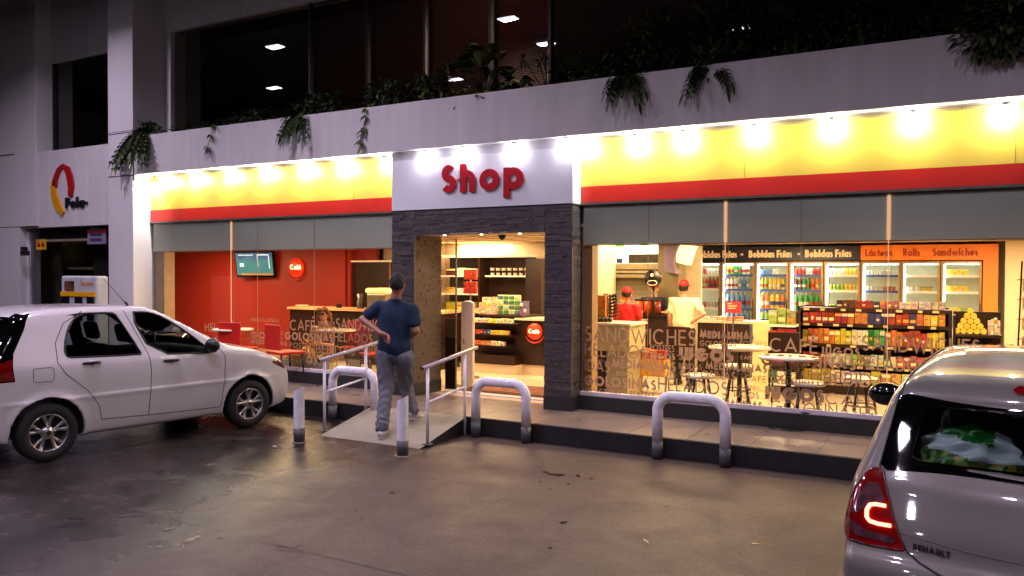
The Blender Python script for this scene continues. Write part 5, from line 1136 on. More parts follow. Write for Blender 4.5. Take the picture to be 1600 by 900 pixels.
# fridges
FX = [-4.55, -3.91, -3.285, -2.69, -2.10, -1.50, -.872, -.28, .312]; YF_ = 15.0
btl = {}
def bottle_mesh(kind, m):
    k = (kind, m.name, R_.randrange(3))
    if k in btl: return btl[k]
    b = MB()
    if kind == 'bottle': b.lathe([(.0001, 0), (.033, 0), (.035, .02), (.034, .11), (.036, .14), (.030, .17), (.013, .205), (.012, .225), (.0001, .226)], (0, 0, 0), 10)
    elif kind == 'big': b.lathe([(.0001, 0), (.042, 0), (.044, .03), (.042, .17), (.044, .20), (.034, .24), (.015, .285), (.014, .305), (.0001, .306)], (0, 0, 0), 10)
    elif kind == 'can': b.lathe([(.0001, 0), (.028, 0), (.031, .008), (.031, .105), (.026, .115), (.0001, .115)], (0, 0, 0), 10)
    elif kind == 'pot': b.lathe([(.0001, 0), (.024, 0), (.031, .07), (.033, .075), (.0001, .077)], (0, 0, 0), 10)
    else: b.box(-.055, .055, -.05, .05, 0, .10)
    if kind in ('bottle', 'big'): b.lathe(*(([(.0365, .055), (.0365, .10)] if kind == 'bottle' else [(.0455, .08), (.0455, .15)]), (0, 0, 0), 10), 1); b.lathe(*(([(.014, .21), (.014, .228), (.0001, .229)] if kind == 'bottle' else [(.0165, .285), (.0165, .308), (.0001, .309)]), (0, 0, 0), 8), 1)
    if kind == 'pot': b.lathe([(.034, .072), (.034, .08), (.0001, .081)], (0, 0, 0), 10, 1)
    o = b.build(kind, [m, mat(*R_.choice((('label_white', (.80, .78, .70), .5), ('label_red', (.62, .10, .08), .5), ('label_blue', (.12, .2, .5), .5))))]); me = o.data; bpy.data.objects.remove(o); btl[k] = me; return me
BR, OR, YE, GR, LG, BL, WH, PK, RD = (.25, .06, .03), (.95, .42, .08), (.95, .78, .12), (.05, .55, .15), (.55, .72, .15), (.30, .55, .80), (.92, .90, .84), (.90, .35, .30), (.78, .08, .06)
rows = [  # per fridge, shelves from the top: (kind, colours)
 [('can', [RD, WH]), ('bottle', [BL, OR, RD, OR]), ('can', [PK, WH]), ('can', [WH]), ('bottle', [BL])],
 [('bottle', [LG, GR, WH]), ('bottle', [WH, BL]), ('big', [BL]), ('big', [BL]), ('box', [GR])],
 [('box', [BL, WH]), ('bottle', [LG, YE, YE]), ('big', [OR, YE, OR]), ('big', [LG, YE]), ('big', [YE])],
 [('can', [RD, WH, RD]), ('bottle', [BR, GR, OR]), ('big', [GR]), ('big', [GR]), ('big', [BR])],
 [('can', [WH, YE]), ('can', [LG, YE]), ('can', [LG]), ('box', [OR, WH]), ('box', [OR])],
 [('pot', [WH]), ('pot', [WH, PK]), ('pot', [WH, BL]), ('box', [PK, WH]), ('box', [WH])],
 [None, ('pot', [WH, YE]), ('pot', [WH, YE]), ('box', [WH]), ('box', [YE])],
 [('box', [YE]), ('box', [YE]), ('box', [YE, LG]), ('box', [WH]), ('box', [YE])]]
SH = [1.80, 1.53, 1.17, .84, .50]
kn = {'bottle': 'bottle', 'big': 'bottle', 'can': 'can', 'pot': 'pot', 'box': 'carton'}
cn_ = {str(BR): 'brown', str(OR): 'orange', str(YE): 'yellow', str(GR): 'green', str(LG): 'lime green', str(BL): 'blue', str(WH): 'white', str(PK): 'pink', str(RD): 'red'}
lev = ['top', 'second', 'third', 'fourth', 'lowest']
for i in range(8):
    x0, x1 = FX[i]+.006, FX[i+1]-.006
    t = thing('display_fridge', f'{ordw[i]} glass door fridge from the left along the back wall', 'fridge', ((x0+x1)/2, YF_, ZS), 0, 'glass door fridges along the back wall')
    b = MB(); b.box(x0, x1, YF_+.62, YF_+.65, ZS, 2.04).box(x0, x0+.015, YF_+.03, YF_+.62, ZS, 2.04).box(x1-.015, x1, YF_+.03, YF_+.62, ZS, 2.04).box(x0+.015, x1-.015, YF_+.03, YF_+.62, 2.02, 2.04).box(x0+.015, x1-.015, YF_+.03, YF_+.62, ZS, .32); b.build('cabinet', M_fin_, t)
    b = MB(); b.box(x0, x0+.035, YF_-.01, YF_+.028, .30, 2.04).box(x1-.035, x1, YF_-.01, YF_+.028, .30, 2.04).box(x0+.036, x1-.036, YF_-.01, YF_+.028, 2.005, 2.04).box(x0+.036, x1-.036, YF_-.01, YF_+.028, .30, .335); d = b.build('door_frame', M_alf, t, .003)
    MB().add([(x0+.03, YF_+.005, .33), (x1-.03, YF_+.005, .33), (x1-.03, YF_+.005, 2.01), (x0+.03, YF_+.005, 2.01)], [(0, 1, 2, 3)]).build('door_glass', M_glass, d, recalc=False)
    MB().box(x1-.03, x1-.015, YF_-.04, YF_-.012, .95, 1.35).build('handle', M_bkpl, d)
    MB().box(x0+.036, x0+.056, YF_+.04, YF_+.06, .40, 1.98).build('light_tube', M_tub, t)
    MB().box(x0+.06, x1-.04, YF_+.05, YF_+.07, 1.985, 2.0).build('light_tube', M_tub, t)  # top tube added in every fridge to brighten the goods
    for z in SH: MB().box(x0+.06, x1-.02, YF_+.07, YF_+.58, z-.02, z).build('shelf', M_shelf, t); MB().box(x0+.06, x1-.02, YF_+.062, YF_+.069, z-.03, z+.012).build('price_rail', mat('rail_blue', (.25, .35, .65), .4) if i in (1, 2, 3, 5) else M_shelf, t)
    for k, rw in enumerate(rows[i]):
        if rw is None or k > 3: continue
        kind, cols = rw; wd = {'bottle': .072, 'big': .090, 'can': .064, 'pot': .068, 'box': .120}[kind]; n = int((x1-x0-.11)/wd)
        for j in range(n):
            c = cols[j*len(cols)//n]; o = bpy.data.objects.new({'bottle': 'bottle', 'big': 'bottle', 'can': 'drink_can', 'pot': 'yogurt_pot', 'box': 'carton'}[kind], bottle_mesh(kind, pk(c))); COL.objects.link(o)
            o.location = (x0+.10+j*wd, YF_+.13, SH[k]); nm = kn[kind]
            tag(o, f'{cn_[str(c)]} {nm} on the {lev[k]} shelf of the {ordw[i]} fridge from the left', nm, f'{cn_[str(c)]} {nm}s, {lev[k]} shelf, {ordw[i]} fridge')
# headers
bh = thing('header_sign', 'dark blue header sign reading Bebidas Frías above the drinks fridges', 'sign', (-3, YF_-.05, 2.05))
MB().box(FX[0], FX[5]-.003, YF_-.06, YF_+.3, 2.058, 2.31).build('board', mat('header_blue', (.055, .07, .19), .4), bh)
M_ht = mat('header_cream', (.93, .80, .62), .5, emit=.15); b = MB()
for u0, u1 in ((1087, 1151), (1170, 1237), (1258, 1330)):
    a = at(u0, 404, Y=YF_-.07); c = at(u1, 404, Y=YF_-.07); text(b, 'Bebidas Frías', (a.x, YF_-.061, 2.115), .135, w=.22, width=c.x-a.x, th=.004, gap=.1)
for u in (1160, 1249): a = at(u, 398, Y=YF_-.07); text(b, '·', (a.x-.02, YF_-.061, 2.125), .13, w=.24, th=.004)
b.build('lettering', M_ht, bh)
M_org = mat('header_orange', (.93, .50, .16), .5, noise=.03)
oh = thing('header_sign', 'orange header sign reading Lácteos, Rolls and Sandwiches above the right fridges', 'sign', (-.5, YF_-.05, 2.05))
MB().box(FX[5]+.003, .53, YF_-.058, YF_+.3, 2.058, 2.312).build('board', M_org, oh); MB().box(FX[8]+.01, .53, YF_-.055, YF_+.3, ZS, 2.056).build('side_panel', M_org, oh)
b = MB()
for s, u0, u1 in (('Lácteos', 1352, 1394), ('Rolls', 1411, 1437), ('Sandwiches', 1457, 1528)):
    a = at(u0, 398, Y=YF_-.07); c = at(u1, 398, Y=YF_-.07); text(b, s, (a.x, YF_-.059, 2.125), .125, w=.20, width=c.x-a.x, th=.004, gap=.1)
b.build('lettering', mat('header_rust', (.62, .20, .04), .5), oh); b = MB()
for u in (1402, 1447): a = at(u, 396, Y=YF_-.07); text(b, '·', (a.x-.02, YF_-.059, 2.13), .12, w=.2, th=.004)
b.build('dot', mat('header_dot', (.90, .62, .35), .5), oh)
# product helper
seq = [0]
def packs(u0, u1, Y, z, lst, h, where, depth=.10, noun='pack', nm='snack_pack', gp=None):
    """a row of boxes or bags on a shelf: lst of (colour, name, count)"""
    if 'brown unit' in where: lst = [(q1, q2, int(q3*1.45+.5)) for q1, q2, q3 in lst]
    n = sum(k for _, _, k in lst); X0, X1 = (at(u0, 500, Y=Y).x, at(u1, 500, Y=Y).x) if gp is None else (u0, u1); w = (X1-X0)/n; i = 0
    for c, cname, k in lst:
        for _ in range(k):
            hh = h*R_.uniform(.86, 1.06); b = MB(); x = X0+w*i
            M = Matrix.Translation((x+w/2, Y+depth/2, z)) @ Matrix.Rotation(R_.uniform(-.05, .05), 4, 'Z')
            b.box(-w*.46, w*.46, -depth/2, depth/2, 0, hh, M=M); k1 = R_.random(); k2 = R_.random()
            if k1 < .35: b.box(-w*.38, w*.38, -depth/2-.002, -depth/2, hh*.2, hh*.45, 1, M=M)
            elif k1 < .6: b.ball(M @ Vector((0, -depth/2, hh*.45)), w*.24, 1, 10, (1, .1, min(1.6, hh/w*.8)))
            elif k1 < .8: b.box(-w*.46, w*.46, -depth/2-.002, -depth/2, hh*.66, hh*.9, 1, M=M)
            if k2 < .6: b.box(-w*.34, w*.1*(1+k2), -depth/2-.003, -depth/2, hh*.52, hh*.62, 2, M=M)
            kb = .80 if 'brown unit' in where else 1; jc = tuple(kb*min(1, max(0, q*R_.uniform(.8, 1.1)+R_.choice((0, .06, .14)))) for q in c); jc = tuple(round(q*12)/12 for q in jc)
            o = b.build(nm, [pk(jc), mat(*R_.choice((('print_cream', (.92, .82, .62), .5), ('print_pale', (.80, .74, .66), .5), ('print_gold', (.80, .58, .22), .5)))), pk(tuple(round(min(1, q*.45+.05)*8)/8 for q in c))], None); tag(o, f'{cname} {noun} {where}', noun, f'{cname} {noun}s {where}'); i += 1
# gondola
YGd = 11.5; gx0, gx1 = at(1250, 500, Y=YGd).x, at(1482, 500, Y=YGd).x
g_ = thing('shelving_unit', 'long dark brown shelving unit of snacks in the middle of the shop', 'shelves', ((gx0+gx1)/2, YGd, ZS))
MB().box(gx0, gx1, YGd+.42, YGd+.46, ZS, 1.38).build('back_panel', M_dkbr, g_)
MB().box(gx0-.03, gx0, YGd-.02, YGd+.46, ZS, 1.38).build('side_panel', M_dkbr, g_); MB().box(gx1, gx1+.04, YGd-.02, YGd+.46, ZS, 1.36).build('side_panel', M_dkbr, g_)
gl_ = [1.36, 1.155, .875, .60, .36]
for z in gl_:
    sh_ = MB().box(gx0, gx1, YGd-.02, YGd+.419, z-.045, z).build('shelf', M_dkbr, g_); b = MB(); xx = gx0+.05
    while xx < gx1-.1: b.box(xx, xx+R_.uniform(.05, .08), YGd-.024, YGd-.0205, z-.038, z-.008); xx += R_.uniform(.14, .30)
    b.build('price_tag', mat('price_tag', (.80, .70, .50), .5), sh_)['kind'] = 'stuff'
MB().box(gx0, gx1, YGd+.0, YGd+.41, ZS, .31).build('base', M_dkbr, g_)
def gm(a, b_): return gx0+(gx1-gx0)*a, gx0+(gx1-gx0)*b_
BLU, LIL = (.10, .14, .45), (.62, .45, .65)
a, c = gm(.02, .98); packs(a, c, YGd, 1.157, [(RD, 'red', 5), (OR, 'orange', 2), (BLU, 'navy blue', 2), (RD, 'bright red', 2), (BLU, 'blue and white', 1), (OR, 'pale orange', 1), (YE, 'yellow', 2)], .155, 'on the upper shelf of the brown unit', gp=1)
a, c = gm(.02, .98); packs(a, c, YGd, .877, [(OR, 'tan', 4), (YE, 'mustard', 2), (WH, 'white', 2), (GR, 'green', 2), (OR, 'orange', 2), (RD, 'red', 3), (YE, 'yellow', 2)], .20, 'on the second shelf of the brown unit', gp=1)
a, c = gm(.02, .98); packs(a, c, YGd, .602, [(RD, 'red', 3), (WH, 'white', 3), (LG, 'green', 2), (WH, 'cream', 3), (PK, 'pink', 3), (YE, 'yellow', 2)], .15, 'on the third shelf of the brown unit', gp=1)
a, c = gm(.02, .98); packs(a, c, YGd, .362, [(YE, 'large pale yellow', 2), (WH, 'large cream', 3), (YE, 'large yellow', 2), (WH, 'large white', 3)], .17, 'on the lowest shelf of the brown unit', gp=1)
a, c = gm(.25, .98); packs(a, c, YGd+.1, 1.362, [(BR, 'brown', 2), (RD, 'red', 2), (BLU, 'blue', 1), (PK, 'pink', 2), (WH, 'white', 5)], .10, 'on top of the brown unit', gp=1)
# end cap with rolls
ex0, ex1 = gx1+.05, at(1566, 500, Y=YGd).x
ec = thing('end_display', 'dark end display with rounded edge at the right end of the shelving', 'shelves', ((ex0+ex1)/2, YGd, ZS))
for z in (1.07, .82, .50): MB().box(ex0, ex1, YGd, YGd+.40, z-.04, z).build('shelf', M_dkbr, ec, .01)
MB().box(ex0, ex1, YGd+.36, YGd+.40, ZS, 1.34).build('back_panel', M_dkbr, ec); MB().box(ex0, ex0+.03, YGd, YGd+.359, ZS, 1.30).build('side_panel', M_dkbr, ec)
def rolls(xc, z, n, r, m, lab, cat, gp, nm, Y=YGd+.02):
    k = n; zz = z+r
    while k > 0:
        for i in range(k):
            b = MB(); b.tube([(xc+(i-(k-1)/2)*2*r, Y, zz), (xc+(i-(k-1)/2)*2*r, Y+.14, zz)], r*.97, 14); o = b.build(nm, m); tag(o, lab, cat, gp)
        k -= 1; zz += r*1.75
rolls(ex0+.19, 1.07, 5, .036, mat('roll_yellow', (.95, .80, .30), .5, noise=.3), 'pale yellow roll in the pyramid on the end display', 'roll', 'pyramid of yellow rolls', 'paper_roll')
packs(ex0+.38, ex1-.02, YGd+.02, 1.07, [(WH, 'white and red', 4)], .20, 'stacked right of the yellow pyramid', gp=1)
for q_, (c_, nn_, xx) in enumerate((((.66, .52, .72), 'lilac', ex0+.17), ((.92, .80, .30), 'yellow', ex0+.50))):
    for i in range(14):
        b = MB(); b.ball((xx+R_.uniform(-.13, .13), YGd+.06+R_.uniform(0, .15), .845+R_.uniform(0, .10)), .032, sc=(1, 1, .85)); o = b.build('round_pack', mat('round_'+nn_, c_, .5, noise=.3, scale=20)); tag(o, f'{nn_} round pack heaped on the middle shelf of the end display', 'pack', f'{nn_} round packs on the end display')
# wire rack at the right
wr = thing('wire_rack', 'tall thin wire rack of packets against the cream wall at far right', 'rack', (at(1592, 500, Y=12).x, 12, ZS))
p0, p1 = at(1588, 538, Y=12), at(1597, 408, Y=12)
b = MB(); b.tube([(p0.x, 12, ZS), (p1.x, 12, p1.z)], .012, 6); b.build('pole', M_bkpl, wr)
for z in (1.0, 1.25, 1.5, 1.75): MB().tube([(p0.x, 12, z), (p0.x+.4, 12, z+.02)], .006, 5).build('wire_arm', M_alu, wr)
for k, z in enumerate((.98, 1.22, 1.48, 1.70)): packs(p0.x+.05, p0.x+.40, 11.97, z-.1, [((.75, .65, .45), 'beige', 2)], .16, f'hanging at level {ordw[k]} of the far right wire rack', depth=.03, gp=1)
# promo stand left of the gondola
YS_ = 11.0; sx0, sx1 = at(1200, 500, Y=YS_).x, at(1242, 500, Y=YS_).x
ds = thing('display_stand', 'narrow snack stand with pale lit shelves left of the brown unit', 'display', ((sx0+sx1)/2, YS_, ZS))
MB().box(sx0, sx1, YS_+.3, YS_+.33, ZS, 1.3).build('back_panel', M_dkbr, ds)
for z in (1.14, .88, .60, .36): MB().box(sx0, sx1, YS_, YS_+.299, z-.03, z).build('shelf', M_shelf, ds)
packs(sx0, sx1, YS_+.02, 1.14, [((.62, .66, .22), 'olive green', 3)], .20, 'on top of the narrow stand', noun='bag', nm='snack_bag', gp=1)
packs(sx0, sx1, YS_+.02, .88, [(RD, 'orange red', 3)], .20, 'on the second shelf of the narrow stand', gp=1)
for i in range(9):
    b = MB(); b.ball((sx0+.04+(i % 5)*(sx1-sx0-.08)/4, YS_+.06+(i//5)*.06, .632+(i//5)*.03), .034); o = b.build('apple', mat('apple_red', (.75, .08, .06), .3)); tag(o, 'red apple in the row on the narrow stand', 'fruit', 'red apples on the narrow stand')
packs(sx0, sx1, YS_+.02, .36, [(GR, 'green crate', 1), (WH, 'white', 2)], .16, 'on the bottom shelf of the narrow stand', gp=1)
# yellow promo cube and red price cards
pc = thing('promo_box', 'cream floor display box with a dark round picture left of the narrow stand', 'display', (at(1185, 530, Y=11.3).x, 11.3, ZS))
x0, x1, z0, z1 = RZ(1176, 503, 1203, 560, 11.2); MB().box(x0, x1, 11.2, 11.6, ZS, z1).build('box', mat('cream_box', (.93, .88, .62), .5), pc)
b = MB(); b.lathe([(.0001, -.006), (.085, -.006), (.085, 0)], (0, 0, 0), 16, M=Matrix.Translation(((x0+x1)/2+.02, 11.199, z1-.22)) @ Matrix.Rotation(rad(90), 4, 'X')); b.build('picture', mat('picture_dark', (.12, .16, .30), .4), pc)
for i, (u0, v0, u1, v1, Y, lab) in enumerate([(1133, 471, 1158, 489, 11.0, 'red printed price card beside the man in the cream shirt'), (935, 436, 960, 457, 13.55, 'red printed poster on the white tiled kitchen wall'), (1079, 412, 1099, 427, 14.9, 'red sticker at the top of the first drinks fridge')]):
    x0, x1, z0, z1 = RZ(u0, v0, u1, v1, Y); t = thing('price_card', lab, 'card', ((x0+x1)/2, Y, z0)); MB().box(x0, x1, Y-.006, Y, z0, z1).build('card', mat('card_red', (.80, .16, .18), .5), t)
    b = MB(); n = 3
    for k in range(n): zz = z1-(z1-z0)*(.22+.2*k); b.box(x0+.03, x0+(x1-x0)*(.45, .75, .65)[k], Y-.009, Y-.007, zz, zz+.010)
    b.build('print', M_ht, t)
    if i == 0: MB().tube([((x0+x1)/2, Y+.01, ZS), ((x0+x1)/2, Y+.01, z0+.05)], .012, 6).build('pole', M_bkpl, t)
# checkout counter on the right of the staff
x0, x1, z0, z1 = RZ(1090, 497, 1172, 505, 12.6); k = thing('checkout_counter', 'brown checkout counter with pale top between the staff and the fridges', 'counter', ((x0+x1)/2, 12.6, ZS))
MB().box(x0, x1, 12.6, 13.1, ZS, z0).build('front', M_dkbr, k); MB().box(x0-.03, x1+.03, 12.57, 13.13, z0+.001, z0+.035).build('counter_top', M_wht, k); ztop = z0+.036
packs(x0+.05, x0+.7, 12.65, ztop, [(WH, 'small cream', 3), (OR, 'small orange', 2)], .07, 'on the checkout counter', gp=1)
# service counter at the left edge of the right window
x0, x1, z0, z1 = RZ(917, 505, 983, 625, 9.7); sc_ = thing('service_counter', 'pale service counter just inside the glass beside the stone portal', 'counter', ((x0+x1)/2, 9.7, ZS))
MB().box(x0, x1, 9.7, 10.3, .80, z1-.03).build('glass_case', mat('case_cream', (.74, .68, .48), .3), sc_); MB().box(x0-.02, x1+.02, 9.68, 10.32, z1-.029, z1).build('counter_top', M_wht, sc_)
MB().box(x0, x0+(x1-x0)*.45, 9.705, 10.3, ZS, .799).build('dark_base', M_dkbr, sc_); MB().box(x0+(x1-x0)*.452, x1-.03, 9.72, 10.3, ZS, .798).build('light_base', mat('base_grey', (.62, .56, .42), .5), sc_)
for i in range(9):
    b = MB(); xx = x0+.05+i*(x1-x0-.35)/9; b.ball((xx, 9.85+.05*(i % 2), z1+.035), .035, sc=(1, 1, .9)); o = b.build('chocolate_bun', mat('choc', (.12, .06, .04), .5)); tag(o, 'dark bun in the row on top of the service counter', 'bun', 'dark buns on the service counter')
packs(x0, x0+.16, 9.95, z1, [(OR, 'orange', 1)], .36, 'standing on the left end of the service counter', gp=1)
pt_ = thing('table_tree', 'small ornamental spiky plant in front of the white tiles', 'plant', (at(953, 480, Y=10.4).x, 10.1, z1)); xx = at(953, 480, Y=10.1).x
b = MB(); r = random.Random(5)
for k in range(7):
    for j in range(12): leaf_a = 2*pi*j/12; b.add([(xx, 10.1, z1+.05+k*.045), (xx+cos(leaf_a)*.14*(1-k*.08), 10.1+sin(leaf_a)*.12, z1+.11+k*.045), (xx+cos(leaf_a+.2)*.10, 10.1+sin(leaf_a+.2)*.1, z1+.065+k*.045)], [(0, 1, 2)])
b.build('foliage', mat('dry_leaf', (.30, .22, .12), .7), pt_, recalc=False); MB().tube([(xx, 10.1, z1), (xx, 10.1, z1+.36)], .012, 6).build('trunk', M_dkbr, pt_)
# kitchen: lit menu, hood, tiles
x0, x1, z0, z1 = RZ(905, 375, 1028, 411, 13.5); mn = thing('menu_lightbox', 'bright green and white lit picture panel above the kitchen', 'lightbox', ((x0+x1)/2, 13.5, z0))
MB().box(x0, x1, 13.5, 13.6, z0, 2.35).build('lit_panel', mat('lit_white', (.96, 1, .9), .4, emit=2.6, ecol=(.95, 1, .86)), mn)
b = MB()
for u0_, v0_, u1_, v1_ in ((919, 380, 935, 390), (919, 400, 930, 411), (942, 380, 975, 386), (1000, 380, 1012, 384)): q = RZ(u0_, v0_, u1_, v1_, 13.49); b.box(q[0], q[1], 13.485, 13.499, q[2], q[3])
b.build('green_picture', mat('lit_green', (.45, .85, .10), .4, emit=.9, ecol=(.5, .95, .12)), mn)
q = RZ(982, 397, 1028, 411, 13.48); MB().box(q[0], q[1], 13.48, 13.499, q[2], q[3]).build('dark_picture', mat('menu_dark', (.22, .16, .12), .4, noise=.8, scale=9), mn)
q = RZ(963, 404, 972, 411, 13.47); MB().box(q[0], q[1], 13.47, 13.498, q[2], q[3]).build('blue_jug', mat('jug_blue', (.10, .25, .5), .4), mn)
q = RZ(938, 388, 941, 406, 13.47); MB().tube([(q[0], 13.48, q[3]), (q[1]+.02, 13.48, (q[2]+q[3])/2), (q[0], 13.48, q[2])], .014, 5).build('squiggle', mat('menu_squiggle', (.35, .30, .05), .4), mn)
x0, x1, z0, z1 = RZ(905, 412, 1032, 421, 13.3); hd_ = thing('extractor_hood', 'beige steel kitchen hood under the lit picture panel', 'hood', ((x0+x1)/2, 13.3, z0)); M_hood = mat('hood_steel', (.66, .60, .48), .35, metal=.3)
MB().box(x0, x1, 13.3, 13.9, z0, z1).build('upper_panel', M_hood, hd_, .004)
for v0, v1 in ((423, 427), (429, 434)): q = RZ(905, v0, 1032, v1, 13.25); MB().box(q[0], q[1], 13.25, 13.9, q[2], q[3]).build('rail', M_hood, hd_, .004)
x0, x1, z0, z1 = RZ(928, 434, 1008, 505, 13.6); tw = thing('tiled_wall', 'white tiled kitchen wall behind the worker in red', 'wall', ((x0+x1)/2, 13.6, ZS)); MB().box(x0-.9, x1+1.0, 13.62, 13.7, ZS, 2.3).build('wall_face', mat('tile_white', (.86, .82, .72), .2), tw)
b = MB()
for i in range(16): b.box(x0-.3, x1, 13.612, 13.619, .9+i*.09, .905+i*.09)
b.build('grout', mat('grout_tan', (.55, .48, .38), .6), tw)
x0, x1, z0, z1 = RZ(1028, 380, 1060, 480, 13.2); ow = thing('olive_pillar', 'olive grey interior pillar behind the hanging round sign', 'pillar', ((x0+x1)/2, 13.2, ZS)); MB().box(x0, x1, 13.2, 13.6, ZS, 2.35).build('shaft', mat('olive_grey', (.50, .45, .32), .6), ow)
# lilac curved housing with bright arched edge
ar = thing('arched_sign', 'curved lilac housing with a glowing arched edge left of the blue header', 'sign', (at(1060, 400, Y=13).x, 13, 1.9))
pts = []; q = [at(u, v, Y=13.0) for u, v in ((1037, 384), (1060, 384), (1052, 412), (1056, 428), (1037, 424))]
MB().prism([(p.x, p.z) for p in q], (0, .3, 0), o=(0, 13.0, 0)).build('housing', mat('lilac', (.52, .47, .60), .4), ar)
q = [at(u, v, Y=12.98) for u, v in ((1064, 383), (1083, 384), (1078, 398), (1073, 414), (1058, 410), (1058, 396))]; MB().prism([(p.x, p.z) for p in q], (0, .3, 0), o=(0, 12.95, 0)).build('glowing_edge', mat('arch_glow', (1, .8, .5), .4, emit=2.4, ecol=(1, .80, .52)), ar)
# round black hanging sign
rs = thing('round_sign', 'round black hanging sign with a small pale emblem above the counter', 'sign', (at(1021, 435, Y=11).x, 11, 1.6)); c = at(1021, 435, Y=11.0); Rr = .125
def disc(c, r, d, M_, nm, par, n=28, y=None): b = MB(); b.lathe([(.0001, -d), (r*.97, -d), (r, -d*.8), (r, 0)], (0, 0, 0), n, M=Matrix.Translation(c) @ Matrix.Rotation(rad(90), 4, 'X') @ Matrix.Scale(-1, 4, (0, 0, 1))); return b.build(nm, M_, par)
disc(c, Rr, .05, mat('sign_black', (.05, .04, .045), .35), 'disc', rs); disc(c+Vector((-.005, -.058, .045)), .024, .004, M_ht, 'emblem', rs)
b = MB(); b.tube([(c.x+.07*cos(rad(a)), c.y-.055, c.z-.065+.035*sin(rad(a))) for a in range(0, 360, 20)], .006, 6, closed=True); b.build('emblem_ring', M_wht, rs)
MB().tube([(c.x, c.y+.02, ZS+1.0), (c.x, c.y+.02, c.z-.1)], .02, 8).build('pole', M_bkpl, rs)
# coffee bar where the workers stand
x0, x1, z0, z1 = RZ(982, 492, 1042, 520, 12.6); cb = thing('drinks_counter', 'dark drinks counter with orange lit dispensers between the two workers', 'counter', ((x0+x1)/2, 11.3, ZS))
MB().box(x0, x1, 12.6, 13.0, ZS, 1.10).build('front', M_dkbr, cb); MB().box(x0-.02, x1+.02, 12.56, 13.04, 1.101, 1.13).build('counter_top', M_bkpl, cb)
for i, (c_, nm_) in enumerate((((.80, .36, .06), 'amber'), ((.74, .28, .05), 'orange'), ((.55, .20, .06), 'brown'))):
    xx = x0+.12+i*(x1-x0-.2)/3; b = MB(); b.tube([(xx, 12.78, 1.13), (xx, 12.78, 1.36)], .070, 16); t = thing('juice_dispenser', f'{nm_} juice dispenser on the drinks counter', 'dispenser', (xx, 12.78, 1.13)); b.build('tank', mat('juice_'+nm_, c_, .25), t); MB().tube([(xx, 12.78, 1.361), (xx, 12.78, 1.39)], .075, 16).build('lid', M_bkpl, t)
x0, x1, z0, z1 = RZ(990, 562, 1038, 588, 10.2); yb = thing('snack_basket', 'yellow wire snack basket low behind the window words', 'basket', ((x0+x1)/2, 10.2, ZS)); MB().box(x0, x1, 10.2, 10.45, z0, z1).build('basket', mat('basket_yellow', (.85, .62, .18), .5, noise=.5, scale=30), yb)
for xx in (x0+.02, x1-.02): MB().tube([(xx, 10.32, ZS), (xx, 10.32, z0)], .012, 6).build('leg', M_bkpl, yb)
packs(x0, x1, 10.22, z1, [(GR, 'green', 1), (OR, 'orange', 2), (RD, 'red', 1)], .14, 'standing in the yellow basket', gp=1)
# cafe tables and stools by the right window
M_ttop = mat('table_top_white', (.90, .84, .74), .25); M_blk = mat('black_metal', (.035, .03, .03), .4)
def table(x, y, label, r=.36, square=False):
    t = thing('cafe_table', label, 'table', (x, y, ZS)); b = MB()
    if square: b.box(x-r, x+r, y-r, y+r, ZS+.725, ZS+.75)
    else: b.lathe([(.0001, ZS+.722), (r, ZS+.722), (r+.004, ZS+.736), (r, ZS+.75), (.0001, ZS+.75)], (x, y, 0), 32)
    b.build('table_top', M_ttop, t); MB().tube([(x, y, ZS+.02), (x, y, ZS+.721)], .028, 10).build('pedestal', M_blk, t); MB().lathe([(.0001, ZS+.03), (.05, ZS+.03), (.20, ZS+.012), (.21, ZS), (.0001, ZS)], (x, y, 0), 24).build('foot', M_blk, t); return t
p = at(1155, 640, Z=ZS); table(p.x, p.y, 'round white topped table close to the middle of the right window')
p = at(1225, 560, Z=.95); table(p.x, p.y+.25, 'round white topped table in front of the narrow snack stand', .30)
p = at(1300, 590, Z=.80); 
def stool(x, y, label, rz=0, m=None):
    t = thing('stool', label, 'stool', (x, y, ZS)); b = MB(); b.lathe([(.0001, ZS+.45), (.17, ZS+.45), (.185, ZS+.465), (.17, ZS+.485), (.0001, ZS+.49)], (x, y, 0), 24); b.build('seat', m or M_ttop, t)
    for i in range(4): a = pi/4+i*pi/2+rz; MB().tube([(x+.10*cos(a), y+.10*sin(a), ZS+.45), (x+.19*cos(a), y+.19*sin(a), ZS)], .013, 8).build('leg', M_blk, t)
    b = MB(); b.tube([(x+.155*cos(a), y+.155*sin(a), ZS+.18) for a in [2*pi*k/16 for k in range(16)]], .008, 6, closed=True); b.build('foot_ring', M_blk, t)
p = at(1093, 588, Z=.66); stool(p.x, p.y, 'cream topped stool left of the round table, behind the hoop barrier')
p = at(1140, 578, Z=.66); stool(p.x, p.y+.4, 'cream topped stool behind the round table', .3)
p = at(1262, 612, Z=.58); stool(p.x, p.y, 'cream topped stool under the words JUGOS in the second pane', .2)
p = at(1345, 600, Y=9.5); stool(p.x, 9.5, 'cream topped stool left of the silver car mirror', .5)
def chair(x, y, rz, label, m):
    t = thing('cafe_chair', label, 'chair', (0, 0, 0)); MB().box(-.2, .2, -.2, .2, .43, .47).build('seat', m, t, .01); MB().box(-.2, .2, .19, .22, .50, .86).build('backrest', m, t, .01)
    for sx in (-1, 1):
        for sy in (-1, 1): MB().tube([(sx*.17, sy*.17, .43), (sx*.19, sy*.2, 0)], .013, 8).build('leg', M_blk, t)
    t.location = (x, y, ZS); t.rotation_euler = (0, 0, rz)
p = at(1225, 628, Z=ZS); chair(p.x, p.y+.1, .3, 'dark café chair right of the round table, beside the word JUGOS', M_dkbr)
p = at(1060, 606, Z=ZS); chair(p.x, p.y+.3, 2.9, 'dark café chair behind the cream topped stool, left of the round table', M_dkbr)
